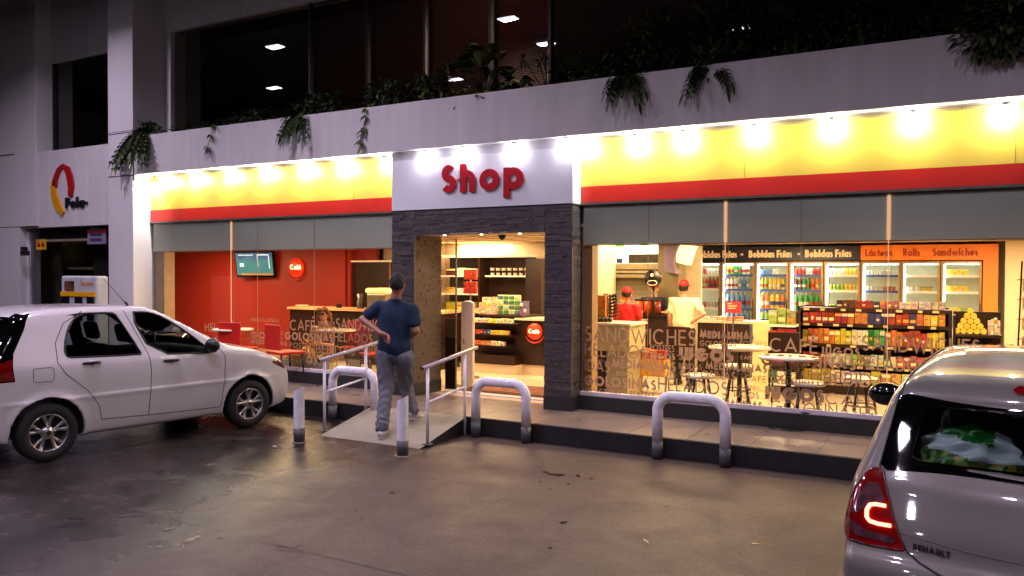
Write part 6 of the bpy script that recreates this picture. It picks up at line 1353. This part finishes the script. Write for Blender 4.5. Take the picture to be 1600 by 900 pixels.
p = at(1310, 622, Z=ZS); chair(p.x+.1, p.y+.9, 2.7, 'dark café chair among the stools behind the second pane', M_blk)
# ---- doorway view
YC = 12.1; x0, x1, _, _ = RZ(686, 400, 822, 410, YC); wc = thing('wall_cabinet', 'dark wall cabinet with pale shelves of cups seen through the doorway', 'cabinet', ((x0+x1)/2, YC, ZS)); zt = at(755, 402, Y=YC).z
MB().box(x0, x1, YC+.35, YC+.38, 1.0, zt).build('back_panel', M_dkbr, wc); MB().box(x0-.02, x1+.02, YC, YC+.38, zt+.001, zt+.045).build('cornice', M_shelf, wc)
xd = at(748, 430, Y=YC).x; MB().box(xd-.015, xd+.015, YC, YC+.349, 1.0, zt).build('divider', M_dkbr, wc); xr = at(822, 430, Y=YC).x
MB().box(xr, at(846, 430, Y=YC).x, YC-.02, YC+.38, ZS, zt-.03).build('side_door', M_dkbr, wc)
for u0, u1, v in ((686, 748, 431), (686, 748, 459), (686, 748, 486), (757, 822, 431)): a = at(u0, v, Y=YC).x; c = at(u1, v, Y=YC).x; z = at((u0+u1)/2, v, Y=YC).z; MB().box(a+.003, c-.003, YC+.02, YC+.34, z-.02, z+.006).build('shelf', M_shelf, wc)
MB().box(x0, xr, YC+.01, YC+.37, ZS, .99).build('base_unit', M_dkbr, wc)
z = at(790, 431, Y=YC).z+.007
for i in range(7):
    xx = at(764+i*9, 430, Y=YC).x; b = MB(); b.lathe([(.0001, 0), (.030, 0), (.040, .125), (.043, .13), (.0001, .13)], (xx, YC+.12, z), 14); t = thing('paper_cup', 'white and black paper cup in the row of seven on the upper shelf', 'cup', (xx, YC+.12, z), 0, 'row of paper cups in the wall cabinet'); b.build('cup', M_wht, t); MB().lathe([(.0345, .045), (.0385, .085)], (xx, YC+.12, z), 14).build('sleeve', M_blk, t)
for k, (v, lst, h) in enumerate(((431, [(BR, 'brown', 1), (WH, 'silver', 2)], .14), (459, [(YE, 'gold', 1), (WH, 'clear', 3)], .10), (486, [(YE, 'yellow framed', 2), (LG, 'green', 1)], .17))):
    a = at(692, v, Y=YC).x; c = at(740, v, Y=YC).x; packs(a, c, YC+.1, at(715, v, Y=YC).z+.007, lst, h, f'on the {ordw[k]} shelf left of the doorway cabinet divider', gp=1)
# candy counter
YD = 11.0; x0, x1, _, _ = RZ(735, 500, 803, 500, YD); cc = thing('candy_counter', 'dark brown stepped candy counter inside the doorway', 'counter', ((x0+x1)/2, YD, ZS)); zt = at(770, 493, Y=YD).z
MB().box(x0, x1, YD+.30, YD+.9, ZS+.15, zt-.03).build('body', M_dkbr, cc); MB().box(x0, x1+.02, YD+.24, YD+.92, zt-.029, zt).build('counter_top', M_dkbr, cc)
MB().box(x0, x1, YD+.02, YD+.299, ZS+.151, .50).build('step_body', M_dkbr, cc); MB().box(x0, x1+.01, YD+.04, YD+.88, ZS, ZS+.149).build('kick_plate', M_cream, cc)
tz = []
for i, v in enumerate((503, 521, 538)):
    z = at(770, v+2, Y=YD).z; tz.append(z); M = Matrix.Translation((0, YD+.16-.03*i, z)) @ Matrix.Rotation(rad(0), 4, 'X'); MB().box(x0, x1-.06*i, -.10, .13, -.02, 0, M=M).build('tier', M_dkbr, cc)
    packs(x0+.02, x1-.08-.06*i, YD+.08-.03*i, z, [[(WH, 'white', 4), (YE, 'yellow', 2), (WH, 'cream', 4)], [(RD, 'red', 3), (BLU, 'blue', 2), (YE, 'yellow', 5)], [(OR, 'orange', 4), (PK, 'pink', 2), (WH, 'pale', 4)]][i], .07, f'on the {lev[i]} tier of the candy counter', depth=.08, noun='candy', nm='candy_pack', gp=1)
a = at(742, 490, Y=YD+.4).x; c = at(774, 490, Y=YD+.4).x
for k in range(3): packs(a, c, YD+.42+k*.1, zt+k*.085, [((.96, .58, .42), 'salmon', 4-k)], .10, f'box in the {lev[k] if k != 0 else "front"} row of the stack on the candy counter', gp=1)
a = at(776, 490, Y=YD+.4).x; c = at(811, 490, Y=YD+.4).x; gr = thing('gum_rack', 'pale rack of green gum packets on top of the candy counter', 'rack', ((a+c)/2, YD+.4, zt)); zr = at(790, 461, Y=YD+.4).z
MB().box(a, c, YD+.44, YD+.47, zt, zr).build('frame', mat('rack_cream', (.93, .90, .66), .4), gr)
for r_i in range(4):
    for c_i in range(4):
        w = (c-a)/4; hh = (zr-zt)/4; MB().box(a+w*c_i+.008, a+w*(c_i+1)-.008, YD+.425, YD+.4395, zt+hh*r_i+.01, zt+hh*(r_i+1)-.015).build('gum_packet', pk([(.10, .45, .2), (.12, .5, .3), (.65, .75, .55), (.15, .4, .5)][(r_i+c_i) % 4]), gr)
packs(at(811, 480, Y=YD+.4).x, at(822, 480, Y=YD+.4).x, YD+.42, zt, [((.35, .2, .45), 'purple', 2)], .22, 'beside the gum rack', gp=1)
# angled counter with the round cafe sign
ac = thing('bar_counter', 'dark brown counter carrying the small round café sign at the right of the doorway', 'counter', (-5.7, 11.2, ZS)); a = at(803, 497, Y=YD+.25); c = at(862, 498, Y=YD+.25); zt2 = a.z
MB().box(a.x+.03, c.x, YD+.25, YD+.8, ZS+.15, zt2-.03).build('front', M_dkbr, ac); MB().box(a.x+.025, c.x, YD+.22, YD+.82, zt2-.029, zt2+.005).build('counter_top', M_wht, ac); MB().box(a.x+.03, c.x, YD+.27, YD+.8, ZS, ZS+.149).build('kick_plate', M_cream, ac)
def cafe_sign(c, r, lab, name='cafe_sign'):
    t = thing(name, lab, 'sign', tuple(c)); disc(c, r, .035, mat('cafe_disc', (.93, .22, .08), .4, emit=.25, ecol=(.95, .22, .06)), 'disc', t, 36)
    b = MB(); b.tube([(c.x+(r+.035)*cos(rad(a)), c.y-.02, c.z-.03+(r+.02)*sin(rad(a))) for a in range(200, 345, 8)], [.004+.012*sin(rad((a-200)*180/145)) for a in range(200, 345, 8)], 8); b.build('crescent', mat('cafe_rim', (.80, .12, .06), .4), t)
    b = MB(); text(b, 'Café', (c.x-r*.74, c.y-.037, c.z-r*.22), r*.55, w=.24, th=.012, width=r*1.5, gap=.1); b.build('lettering', mat('cafe_white', (1, .95, .85), .4, emit=.9, ecol=(1, .88, .70)), t)
cs = at(836, 518, Y=YD+.24); cafe_sign(cs, .13, 'small round orange red café sign on the counter front in the doorway')
cs = at(464, 418, Y=12.19); cafe_sign(cs, .205, 'large round orange red café sign on the red wall right of the television')
# pedestal, candy tower, mat, door leaf
p = at(729, 604, Z=ZS); zt = at(729, 470, Y=p.y).z; sg = thing('security_gate', 'tall white rounded anti theft pedestal inside the doorway', 'pedestal', (p.x, p.y, ZS))
b = MB(); W_ = .10; prof = [(-W_, ZS+.02), (W_, ZS+.02)]+[(W_, zt-.05)]+[(W_*cos(rad(a)), zt-.05+.05*sin(rad(a))) for a in range(10, 180, 17)]+[(-W_, zt-.05)]
b.prism(prof, (0, .06, 0), o=(p.x, p.y, 0)); b.build('panel', mat('gate_white', (.90, .86, .82), .35), sg, .012); MB().box(p.x-.14, p.x+.14, p.y-.05, p.y+.12, ZS, ZS+.03).build('base', M_wht, sg, .004)
q = at(735, 500, Y=10.4); ct = thing('candy_tower', 'red and yellow hanging candy rack behind the white pedestal', 'rack', (q.x, 10.4, ZS)); MB().tube([(q.x, 10.4, ZS), (q.x, 10.4, at(735, 425, Y=10.4).z)], .012, 8).build('pole', M_alu, ct); MB().lathe([(.14, ZS), (.14, ZS+.02), (.0001, ZS+.02)], (q.x, 10.4, 0), 20).build('base', M_alu, ct)
for k, (v0, v1) in enumerate(((421, 437), (440, 459))):
    x0, x1, z0, z1 = RZ(726, v0, 745, v1, 10.36); MB().box(x0, x1, 10.33, 10.39, z0, z1).build('packet_bank', mat('packet_red', (.85, .28, .20), .45, noise=.9, scale=28), ct, .006)
a, c = at(750, 610, Z=ZS), at(850, 610, Z=ZS); MB
dm = thing('door_mat', 'brown patterned door mat on the floor inside the doorway', 'mat', (-5.3, 9.6, ZS)); MB().box(-5.95, -4.45, 9.22, 10.0, ZS+.002, ZS+.012).build('border', mat('mat_dark', (.30, .17, .10), .9), dm); MB().box(-5.85, -4.55, 9.30, 9.92, ZS+.0125, ZS+.016).build('field', mat('mat_field', (.52, .30, .18), .9, noise=.6, scale=9, bump=.3), dm)
th_ = thing('door_threshold', 'pale metal threshold strip across the doorway floor', 'threshold', (-5.2, 9.0, ZS)); MB().box(-6.15, -4.3, 8.98, 9.06, ZS+.002, ZS+.012).build('strip', M_frame, th_)
dl = thing('sliding_door', 'open glass door leaf parked at the left of the doorway', 'door', (-6.0, 9.1, ZS)); x0, x1 = -6.15, at(712, 500, Y=9.10).x
MB().add([(x0, 9.10, ZS+.02), (x1, 9.10, ZS+.02), (x1, 9.10, 2.28), (x0, 9.10, 2.28)], [(0, 1, 2, 3)]).build('glass', glass_mat('door_glass_mat', (.75, .72, .68), 0, 1.2), dl, recalc=False)
zf = at(700, 527, Y=9.12).z; MB().box(x0, x1-.004, 9.115, 9.13, ZS+.02, zf).build('lower_panel', mat('door_brown', (.25, .15, .09), .35), dl); MB().box(x1-.002, x1+.008, 9.09, 9.12, ZS+.02, 2.28).build('edge', M_alu, dl)  # opaque brown sheet set behind the lower door glass
MB().box(x0, x1-.004, 9.116, 9.13, zf+.002, zf+.26).build('cream_panel', mat('door_cream', (.62, .50, .30), .35), dl)
b = MB()
for k, s in enumerate(('CAFE', 'ES', 'SES')): text(b, s, (x0+.10, 9.113, .85-k*.16), .07, w=.12, th=.001)
b.build('vinyl_word', mat('door_vinyl', (.42, .30, .20), .6), dl)
# ---- café room behind the left window
YT = 12.05; q = [at(372, 393, Y=YT), at(426, 434, Y=YT)]; tv = thing('television', 'wall mounted television showing a green football match on the red wall', 'television', ((q[0].x+q[1].x)/2, YT, q[1].z))
x0, x1, z0, z1 = q[0].x, q[1].x, q[1].z, q[0].z; Mt = Matrix.Translation(((x0+x1)/2, YT, (z0+z1)/2)) @ Matrix.Rotation(rad(6), 4, 'Z') @ Matrix.Rotation(rad(8), 4, 'X'); w, h = (x1-x0)/2, (z1-z0)/2
MB().box(-w, w, -.02, .04, -h, h, M=Mt).build('housing', mat('tv_black', (.02, .02, .022), .2), tv, .008)
MB().box(-w+.03, w-.03, -.026, -.021, -h+.05, h-.03, M=Mt).build('screen', mat('tv_pitch', (.24, .45, .46), .3, noise=.5, scale=2, emit=.9, ecol=(.24, .44, .46)), tv)
b = MB(); b.box(-w+.03, w-.03, -.029, -.027, h*.40, h-.03, M=Mt); b.build('stadium', mat('tv_stands', (.30, .42, .55), .3, noise=.8, scale=9, emit=.5, ecol=(.3, .45, .62)), tv)
b = MB()
for xx, za, zb_ in ((.20*w, -.1*h, .78*h), (.78*w, -.30*h, .70*h)): b.box(xx-.008, xx+.008, -.033, -.030, za, zb_, M=Mt)
b.box(.20*w, .78*w, -.033, -.030, .70*h, .78*h, M=Mt); b.box(-.8*w, -.02*w, -.033, -.030, .70*h, .75*h, M=Mt); b.box(-.75*w, -.55*w, -.033, -.030, -.15*h, .10*h, M=Mt); b.build('white_marks', mat('tv_white', (.85, .9, .9), .3, emit=.9), tv)
b = MB(); b.box(-.7*w, .9*w, -.033, -.030, -.80*h, -.68*h, M=Mt); b.build('caption_bar', mat('tv_amber', (.75, .50, .15), .3, emit=.5), tv); MB().box(-.04, .04, .04, .14, -.05, .05, M=Mt).build('wall_bracket', M_blk, tv)
YB_ = 11.0; x0, x1, z0, z1 = RZ(453, 478, 690, 483, YB_); br = thing('coffee_bar', 'dark brown coffee bar with pale top behind the café tables', 'counter', ((x0+x1)/2, YB_, ZS)); zt = at(500, 481, Y=YB_).z
MB().box(x0, x1, YB_, YB_+.55, ZS, zt-.04).build('front', M_dkbr, br); MB().box(x0-.04, x1, YB_-.04, YB_+.58, zt-.039, zt).build('bar_top', mat('bar_top_pale', (.90, .68, .48), .35), br)
YQ = 12.3; x0, x1, z0, z1 = RZ(547, 408, 672, 480, YQ); bc = thing('back_cabinet', 'dark back cabinet with pale cornice behind the coffee bar', 'cabinet', ((x0+x1)/2, YQ, ZS)); zc = at(590, 407, Y=YQ).z
MB().box(x0, x1, YQ, YQ+.12, ZS, zc-.03).build('panel', M_dkbr, bc); MB().box(x0-.02, x1, YQ-.05, YQ+.12, zc-.029, zc).build('cornice', M_shelf, bc); xx = at(610, 440, Y=YQ).x; MB().box(xx-.012, xx+.012, YQ-.02, YQ-.001, ZS, zc-.03).build('door_joint', mat('joint_pale', (.7, .5, .36), .5), bc)
q = at(595, 479, Y=YB_+.25); em_ = thing('espresso_machine', 'steel espresso machine with a warm lit top on the coffee bar', 'coffee machine', (q.x, YB_+.25, zt)); zz = at(595, 450, Y=YB_+.2).z
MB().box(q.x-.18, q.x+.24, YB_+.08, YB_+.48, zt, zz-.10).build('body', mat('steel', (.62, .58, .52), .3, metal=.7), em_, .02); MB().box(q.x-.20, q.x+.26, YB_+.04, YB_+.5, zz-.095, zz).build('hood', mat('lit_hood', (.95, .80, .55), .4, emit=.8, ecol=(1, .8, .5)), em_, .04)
q = at(563, 479, Y=YB_+.2); gm_ = thing('bean_grinder', 'small steel bean grinder beside the espresso machine', 'grinder', (q.x, YB_+.2, zt)); MB().lathe([(.06, 0), (.06, .14), (.045, .16), (.07, .26), (.0001, .265)], (q.x, YB_+.2, zt), 16).build('grinder_body', M_alu, gm_)
q = at(531, 478, Y=YB_+.2); ca = thing('card_reader', 'small dark device standing on the coffee bar', 'device', (q.x, YB_+.2, zt)); MB().box(q.x-.05, q.x+.05, YB_+.15, YB_+.2, zt, zt+.08).build('device_body', M_blk, ca, .01)
q = at(472, 479, Y=YB_+.15); ba = thing('plate_stack', 'low stack of pale plates on the left end of the coffee bar', 'plates', (q.x, YB_+.15, zt)); MB().lathe([(.10, 0), (.13, .03), (.12, .035), (.0001, .03)], (q.x, YB_+.15, zt), 20).build('plate', M_wht, ba)
M_rch = mat('chair_red', (.80, .13, .09), .45, noise=.1)
for (u, v, rz, lab) in ((365, 592, 3.3, 'red café chair farthest left behind the white car bonnet'), (438, 600, 2.9, 'red café chair left of the gold wrapped basket'), (545, 590, .3, 'red café chair behind the word SANDWICHES'), (582, 604, 2.7, 'red café chair just left of the walking man')):
    p = at(u, v, Z=ZS); chair(p.x, p.y+.1, rz, lab, M_rch)
for (u, v, lab) in ((335, 594, 'café table at the far left of the red room'), (575, 592, 'café table in front of the coffee bar near the walking man'), (500, 596, 'café table where the blond woman sits')):
    p = at(u, v, Z=ZS); table(p.x, p.y+.35, lab, .30)
# window display: cellophane basket, straw, cards
p = at(478, 583, Y=8.95); M_gold = mat('cellophane_gold', (.88, .66, .34), .22, metal=.6, noise=.5, scale=14, bump=1, bscale=22)
gb = thing('gift_basket', 'gold cellophane wrapped gift basket in the café window', 'basket', (p.x, 8.98, .62)); zb_ = at(478, 572, Y=8.98).z; ztp = at(478, 533, Y=8.98).z
b = MB(); r = random.Random(3); n = 20; prof = [(.02, 0), (.13, .02), (.15, .12), (.12, .22), (.05, .29), (.04, .31), (.10, .37)]; vs = []; hgt = ztp-zb_
for rr, z in prof:
    for j in range(n): k = r.uniform(.75, 1.2); a = 2*pi*j/n; vs.append((p.x+rr*k*cos(a), 8.98+rr*k*sin(a)*.8, zb_+z/.37*hgt))
b.add(vs, [(i*n+j, i*n+(j+1) % n, (i+1)*n+(j+1) % n, (i+1)*n+j) for i in range(len(prof)-1) for j in range(n)]); b.build('cellophane', M_gold, gb)
q0, q1 = at(441, 580, Y=8.9), at(522, 580, Y=8.9); sw = thing('straw_tray', 'long low tray of pale straw along the foot of the café window', 'tray', ((q0.x+q1.x)/2, 8.9, ZS)); MB().box(q0.x, q1.x, 8.80, 9.15, ZS, .50).build('tray', M_wht, sw)
b = MB(); r = random.Random(4)
for i in range(700):
    c = Vector((r.uniform(q0.x, q1.x), r.uniform(8.81, 9.12), .50+r.uniform(0, .10)*r.random()+.02)); d = rv(r)*r.uniform(.03, .07) if False else Vector((r.gauss(0, 1), r.gauss(0, 1), r.gauss(0, .5))).normalized()*r.uniform(.03, .07); s_ = Vector((-d.y, d.x, .002)).normalized()*.005
    b.add([c-d-s_, c-d+s_, c+d+s_, c+d-s_], [(0, 1, 2, 3)])
b.build('straw', mat('straw', (.85, .68, .36), .6, noise=.3), sw, recalc=False)
for i, (u0, v0, u1, v1, lab) in enumerate(((434, 559, 447, 571, 'cream price card at the left end of the straw tray'), (466, 545, 480, 567, 'cream card standing left of the gold basket'), (512, 560, 520, 574, 'small cream card at the right end of the straw tray'), (545, 562, 562, 574, 'cream menu card behind the left hoop barrier'), (488, 572, 500, 580, 'small yellow card lying in the straw'))):
    x0, x1, z0, z1 = RZ(u0, v0, u1, v1, 8.86); t = thing('card', lab, 'card', ((x0+x1)/2, 8.86, z0)); MB().box(x0, x1, 8.858, 8.862, z0, z1).build('sheet', mat('card_cream' if i < 4 else 'card_yellow', (.93, .84, .62) if i < 4 else (.93, .72, .2), .6), t)
    MB().tube([((x0+x1)/2, 8.87, ZS), ((x0+x1)/2, 8.87, z0)], .004, 5).build('stand', M_wht, t)
# ================================================================== PLANTS ON THE PARAPET
M_leaf = mat('leaf_dark', (.20, .29, .13), .5, noise=.35, scale=5); M_leafl = mat('leaf_pale', (.33, .40, .14), .5, noise=.3, scale=5)  # darker and paler leaf tones, dealt out at random by weight
M_leafd = mat('leaf_deep', (.11, .17, .08), .55, noise=.35, scale=5); M_stem = mat('stem_brown', (.20, .15, .09), .8)
def leaf(b, base, d, L, w, droop=.3, mi=0, fold=.18):
    d = Vector(d).normalized(); s = d.cross(Vector((0, 0, 1)))
    s = s.normalized() if s.length > .05 else Vector((1, 0, 0)); up_ = s.cross(d).normalized(); base = Vector(base); L_, R2, C_ = [], [], []
    for f, ww in ((0, .12), (.25, .8), (.55, 1), (.82, .6), (1, .04)):
        c = base+d*L*f+Vector((0, 0, -droop*L*f*f)); C_.append(c); L_.append(c+s*w/2*ww+up_*fold*w*ww); R2.append(c-s*w/2*ww+up_*fold*w*ww)
    vs = C_+L_+R2; fs = []
    for i in range(4): fs += [(i, i+1, 5+i+1, 5+i), (i, 10+i, 11+i, i+1)]
    b.add(vs, fs, mi, True)
def rv(r): return Vector((r.gauss(0, 1), r.gauss(0, 1), r.gauss(0, 1))).normalized()
def bush(b, c, R, n, L, w, r, mi_w=(5, 2, 3), front=.6, droop=.5):
    c = Vector(c)
    for i in range(n):
        q = rv(r); rr = r.random()**.45; p = c+Vector((q.x*R[0]*rr, q.y*R[1]*rr, q.z*R[2]*rr)); d = (q+Vector((0, -front*.5, .2))+rv(r)*.5)
        leaf(b, p, d, L*r.uniform(.6, 1.25), w*r.uniform(.7, 1.2), droop*r.uniform(.3, 1.5), r.choices((0, 1, 2), mi_w)[0])
LM = [M_leaf, M_leafl, M_leafd]
def plant(name, label, x, fn, seed, group=None, y=8.72, z=4.0):
    t = thing(name, label, 'plant', (x, y, ZB+.38), 0, group); r = random.Random(seed); lv = MB(); stm = MB(); fn(lv, stm, r, x, y, z)
    if lv.v: lv.build('foliage', LM, t, recalc=False)
    if stm.v: stm.build('stem', M_stem, t)
    return t
def frond_cluster(cx, cz, n=10, L=.4, over=True, spread=.35):
    def fn(lv, stm, r, x, y, z):
        for i in range(n):
            a = r.uniform(-1, 1); root = Vector((cx+r.uniform(-.08, .08), YP+.10, 4.03)); d = Vector((a*spread*2.2, -r.uniform(.5, 1), r.uniform(-.1, .6))).normalized(); pts = []; LL = L*r.uniform(.7, 1.25)
            for k in range(11):
                f = k/10; pts.append(root+d*LL*f+Vector((0, 0, -LL*1.0*f*f*(1.2 if over else .6))))
            stm.tube(pts, [.004]*11, 4)
            for k in range(2, 11):
                for sg in (-1, 1):
                    dd = (pts[k]-pts[k-1]).normalized(); s_ = dd.cross(Vector((0, -1, .3))).normalized()*sg
                    leaf(lv, pts[k], dd*.8+s_, .13*(1.25-k/14)*min(1, .55+L), .044, .35, r.choices((0, 1, 2), (5, 1, 3))[0])
            leaf(lv, pts[-1], pts[-1]-pts[-2], .13, .045, .3, 0)
        bush(lv, (cx, 8.52, 4.05), (.30, .17, .16), 200, .14, .05, r)
    return fn
def vine(pts_uv, n):
    def fn(lv, stm, r, x, y, z):
        pts = [at(u, v, Y=YP-.03) for u, v in pts_uv]; pts = [Vector((pts[0].x, YP+.10, 4.03))]+pts; stm.tube(pts, .0035, 5)
        for i in range(n):
            k = r.randrange(len(pts)-1); p = pts[k].lerp(pts[k+1], r.random()); leaf(lv, p, Vector((r.uniform(-1, 1), -.6, -.4)), r.uniform(.06, .11), r.uniform(.045, .07), .4, r.choices((0, 1), (3, 2))[0])
        bush(lv, (pts[0].x, 8.60, 4.06), (.22, .14, .10), 60, .09, .05, r)
    return fn
def hedge(cx, R, n, L=.12, w=.045, cz=4.12, mw=(5, 1, 5), cy_=8.70):
    def fn(lv, stm, r, x, y, z):
        bush(lv, (cx, cy_, cz), R, n, L, w, r, mw)
        for i in range(6): a = cx+r.uniform(-.6, .6)*R[0]; stm.tube([(a, cy_, 3.78), (a+r.uniform(-.1, .1), cy_-.03, cz+R[2]*.5)], .008, 5)
    return fn
plant('trailing_fern', 'dark leafy plant hanging over the parapet corner beside the white pillar', at(225, 200, Y=8.5).x, frond_cluster(at(222, 195, Y=8.4).x, 4.0, 30, .42, True, .6), 11, 'plants hanging over the parapet')
plant('trailing_vine', 'thin short vine hanging on the parapet, left one above the yellow fascia', at(325, 200, Y=8.5).x, vine([(333, 195), (330, 212), (325, 228), (327, 238)], 16), 12, 'plants hanging over the parapet')
plant('trailing_fern', 'low leafy plant with small fronds peeping over the parapet left of the long vine', at(470, 190, Y=8.5).x, frond_cluster(at(468, 180, Y=8.4).x, 4.0, 14, .27, True, .8), 13, 'plants hanging over the parapet')
plant('trailing_vine', 'long thin green vine hanging down the parapet left of the Shop panel', at(565, 170, Y=8.5).x, vine([(569, 172), (571, 188), (567, 204), (563, 216), (566, 232)], 22), 14, 'plants hanging over the parapet')
x_ = at(985, 130, Y=8.4).x
plant('trailing_fern', 'dark fern with hand shaped fronds hanging over the parapet right of the Shop panel', x_, frond_cluster(x_, 4.0, 12, .25, True, .5), 15, 'plants hanging over the parapet')
x_ = at(1110, 115, Y=8.4).x
plant('trailing_fern', 'fern with spread fronds drooping over the parapet above the yellow fascia', x_, frond_cluster(x_, 4.0, 12, .22, True, .8), 16, 'plants hanging over the parapet')
def bigbush(lv, stm, r, x, y, z):
    c0 = at(1560, 50, Y=8.2); bush(lv, (c0.x+.06, 8.30, 4.02), (.42, .26, .30), 900, .075, .05, r, (5, 1, 4)); bush(lv, (c0.x+.25, 8.35, 4.30), (.6, .3, .35), 700, .08, .05, r, (5, 1, 4))
    for i in range(10): stm.tube([(c0.x+r.uniform(-.2, .3), 8.6, 3.78), (c0.x+r.uniform(-.3, .3), 8.3, 4.05+r.uniform(-.2, .3))], .008, 5)
plant('trailing_bush', 'dense round bush spilling over the parapet in the top right corner', at(1560, 50, Y=8.4).x, bigbush, 17, 'plants hanging over the parapet')
# upright plants
def rubber(lv, stm, r, x, y, z):
    for u, v, L in ((755, 100, .36), (775, 95, .34), (705, 105, .2), (720, 108, .22), (740, 112, .26), (795, 120, .22), (810, 128, .2), (788, 130, .22), (700, 120, .2), (765, 125, .28), (745, 90, .28), (730, 98, .2)):
        p = at(u, v, Y=8.5); ro = Vector((x+r.uniform(-.06, .06), 8.62, 3.98)); stm.tube([ro, ro.lerp(p, .5)+Vector((0, 0, .03)), p-Vector((0, 0, .03))], .006, 5)
        for k in range(5): leaf(lv, p+rv(r)*.05, (p-ro).normalized()+rv(r)*.8+Vector((0, -.2, .3)), L*r.uniform(.8, 1.2), .17, .5, r.choices((0, 1, 2), (4, 1, 4))[0])
    bush(lv, (x, 8.55, 4.03), (.5, .12, .12), 80, .15, .09, r, (4, 2, 3))
plant('rubber_plant', 'broad leafed plant standing up from the planter before the lit blinds', at(755, 120, Y=8.5).x, rubber, 21)
def spiky(lv, stm, r, x, y, z):
    for u, v in ((817, 92), (850, 88), (842, 96)):
        p = at(u, v, Y=8.5); ro = Vector((at(848, 130, Y=8.5).x, 8.6, 3.95)); stm.tube([ro, ro.lerp(p, .5)+Vector((.02, 0, -.02)), p], .008, 6)
        for k in range(26): leaf(lv, p, rv(r)+Vector((0, -.2, .25)), .15*r.uniform(.6, 1.1), .016, .5, 2 if k % 2 else 0)
plant('spiky_plant', 'small spiky headed plant on thin stems at the right end of the lit blinds', at(845, 100, Y=8.5).x, spiky, 22)
for i, (u, Rz, Rx, n, lab) in enumerate([(300, .10, .5, 260, 'low dark shrub in the planter right of the white pillar'), (400, .16, .55, 340, 'dark shrub in the planter under the unlit upper window pane'), (505, .22, .5, 360, 'dark shrub in the planter above the long thin vine'), (600, .26, .45, 360, 'dark shrub in the planter below the first brown blind'),
                                          (665, .25, .4, 330, 'dark shrub in the planter just left of the broad leafed plant'), (915, .22, .45, 360, 'dark shrub in the planter right of the spiky plant'), (1010, .45, .55, 620, 'tall dark shrub in the planter above the hand shaped fern'),
                                          (1120, .5, .55, 640, 'tall dark shrub in the planter above the drooping fern'), (1230, .48, .5, 600, 'tall dark shrub in the middle of the right hand planter'), (1330, .5, .5, 600, 'tall dark shrub second from the right end of the planter'), (1430, .52, .5, 600, 'tall dark shrub just left of the dense corner bush')]):
    x_ = at(u, 150, Y=8.7).x; plant('planter_shrub', lab, x_, hedge(x_, (Rx, .17, Rz), n, .13, .05, 3.98+Rz*.75, (5, .7, 5)), 40+i, 'shrubs in the parapet planter')
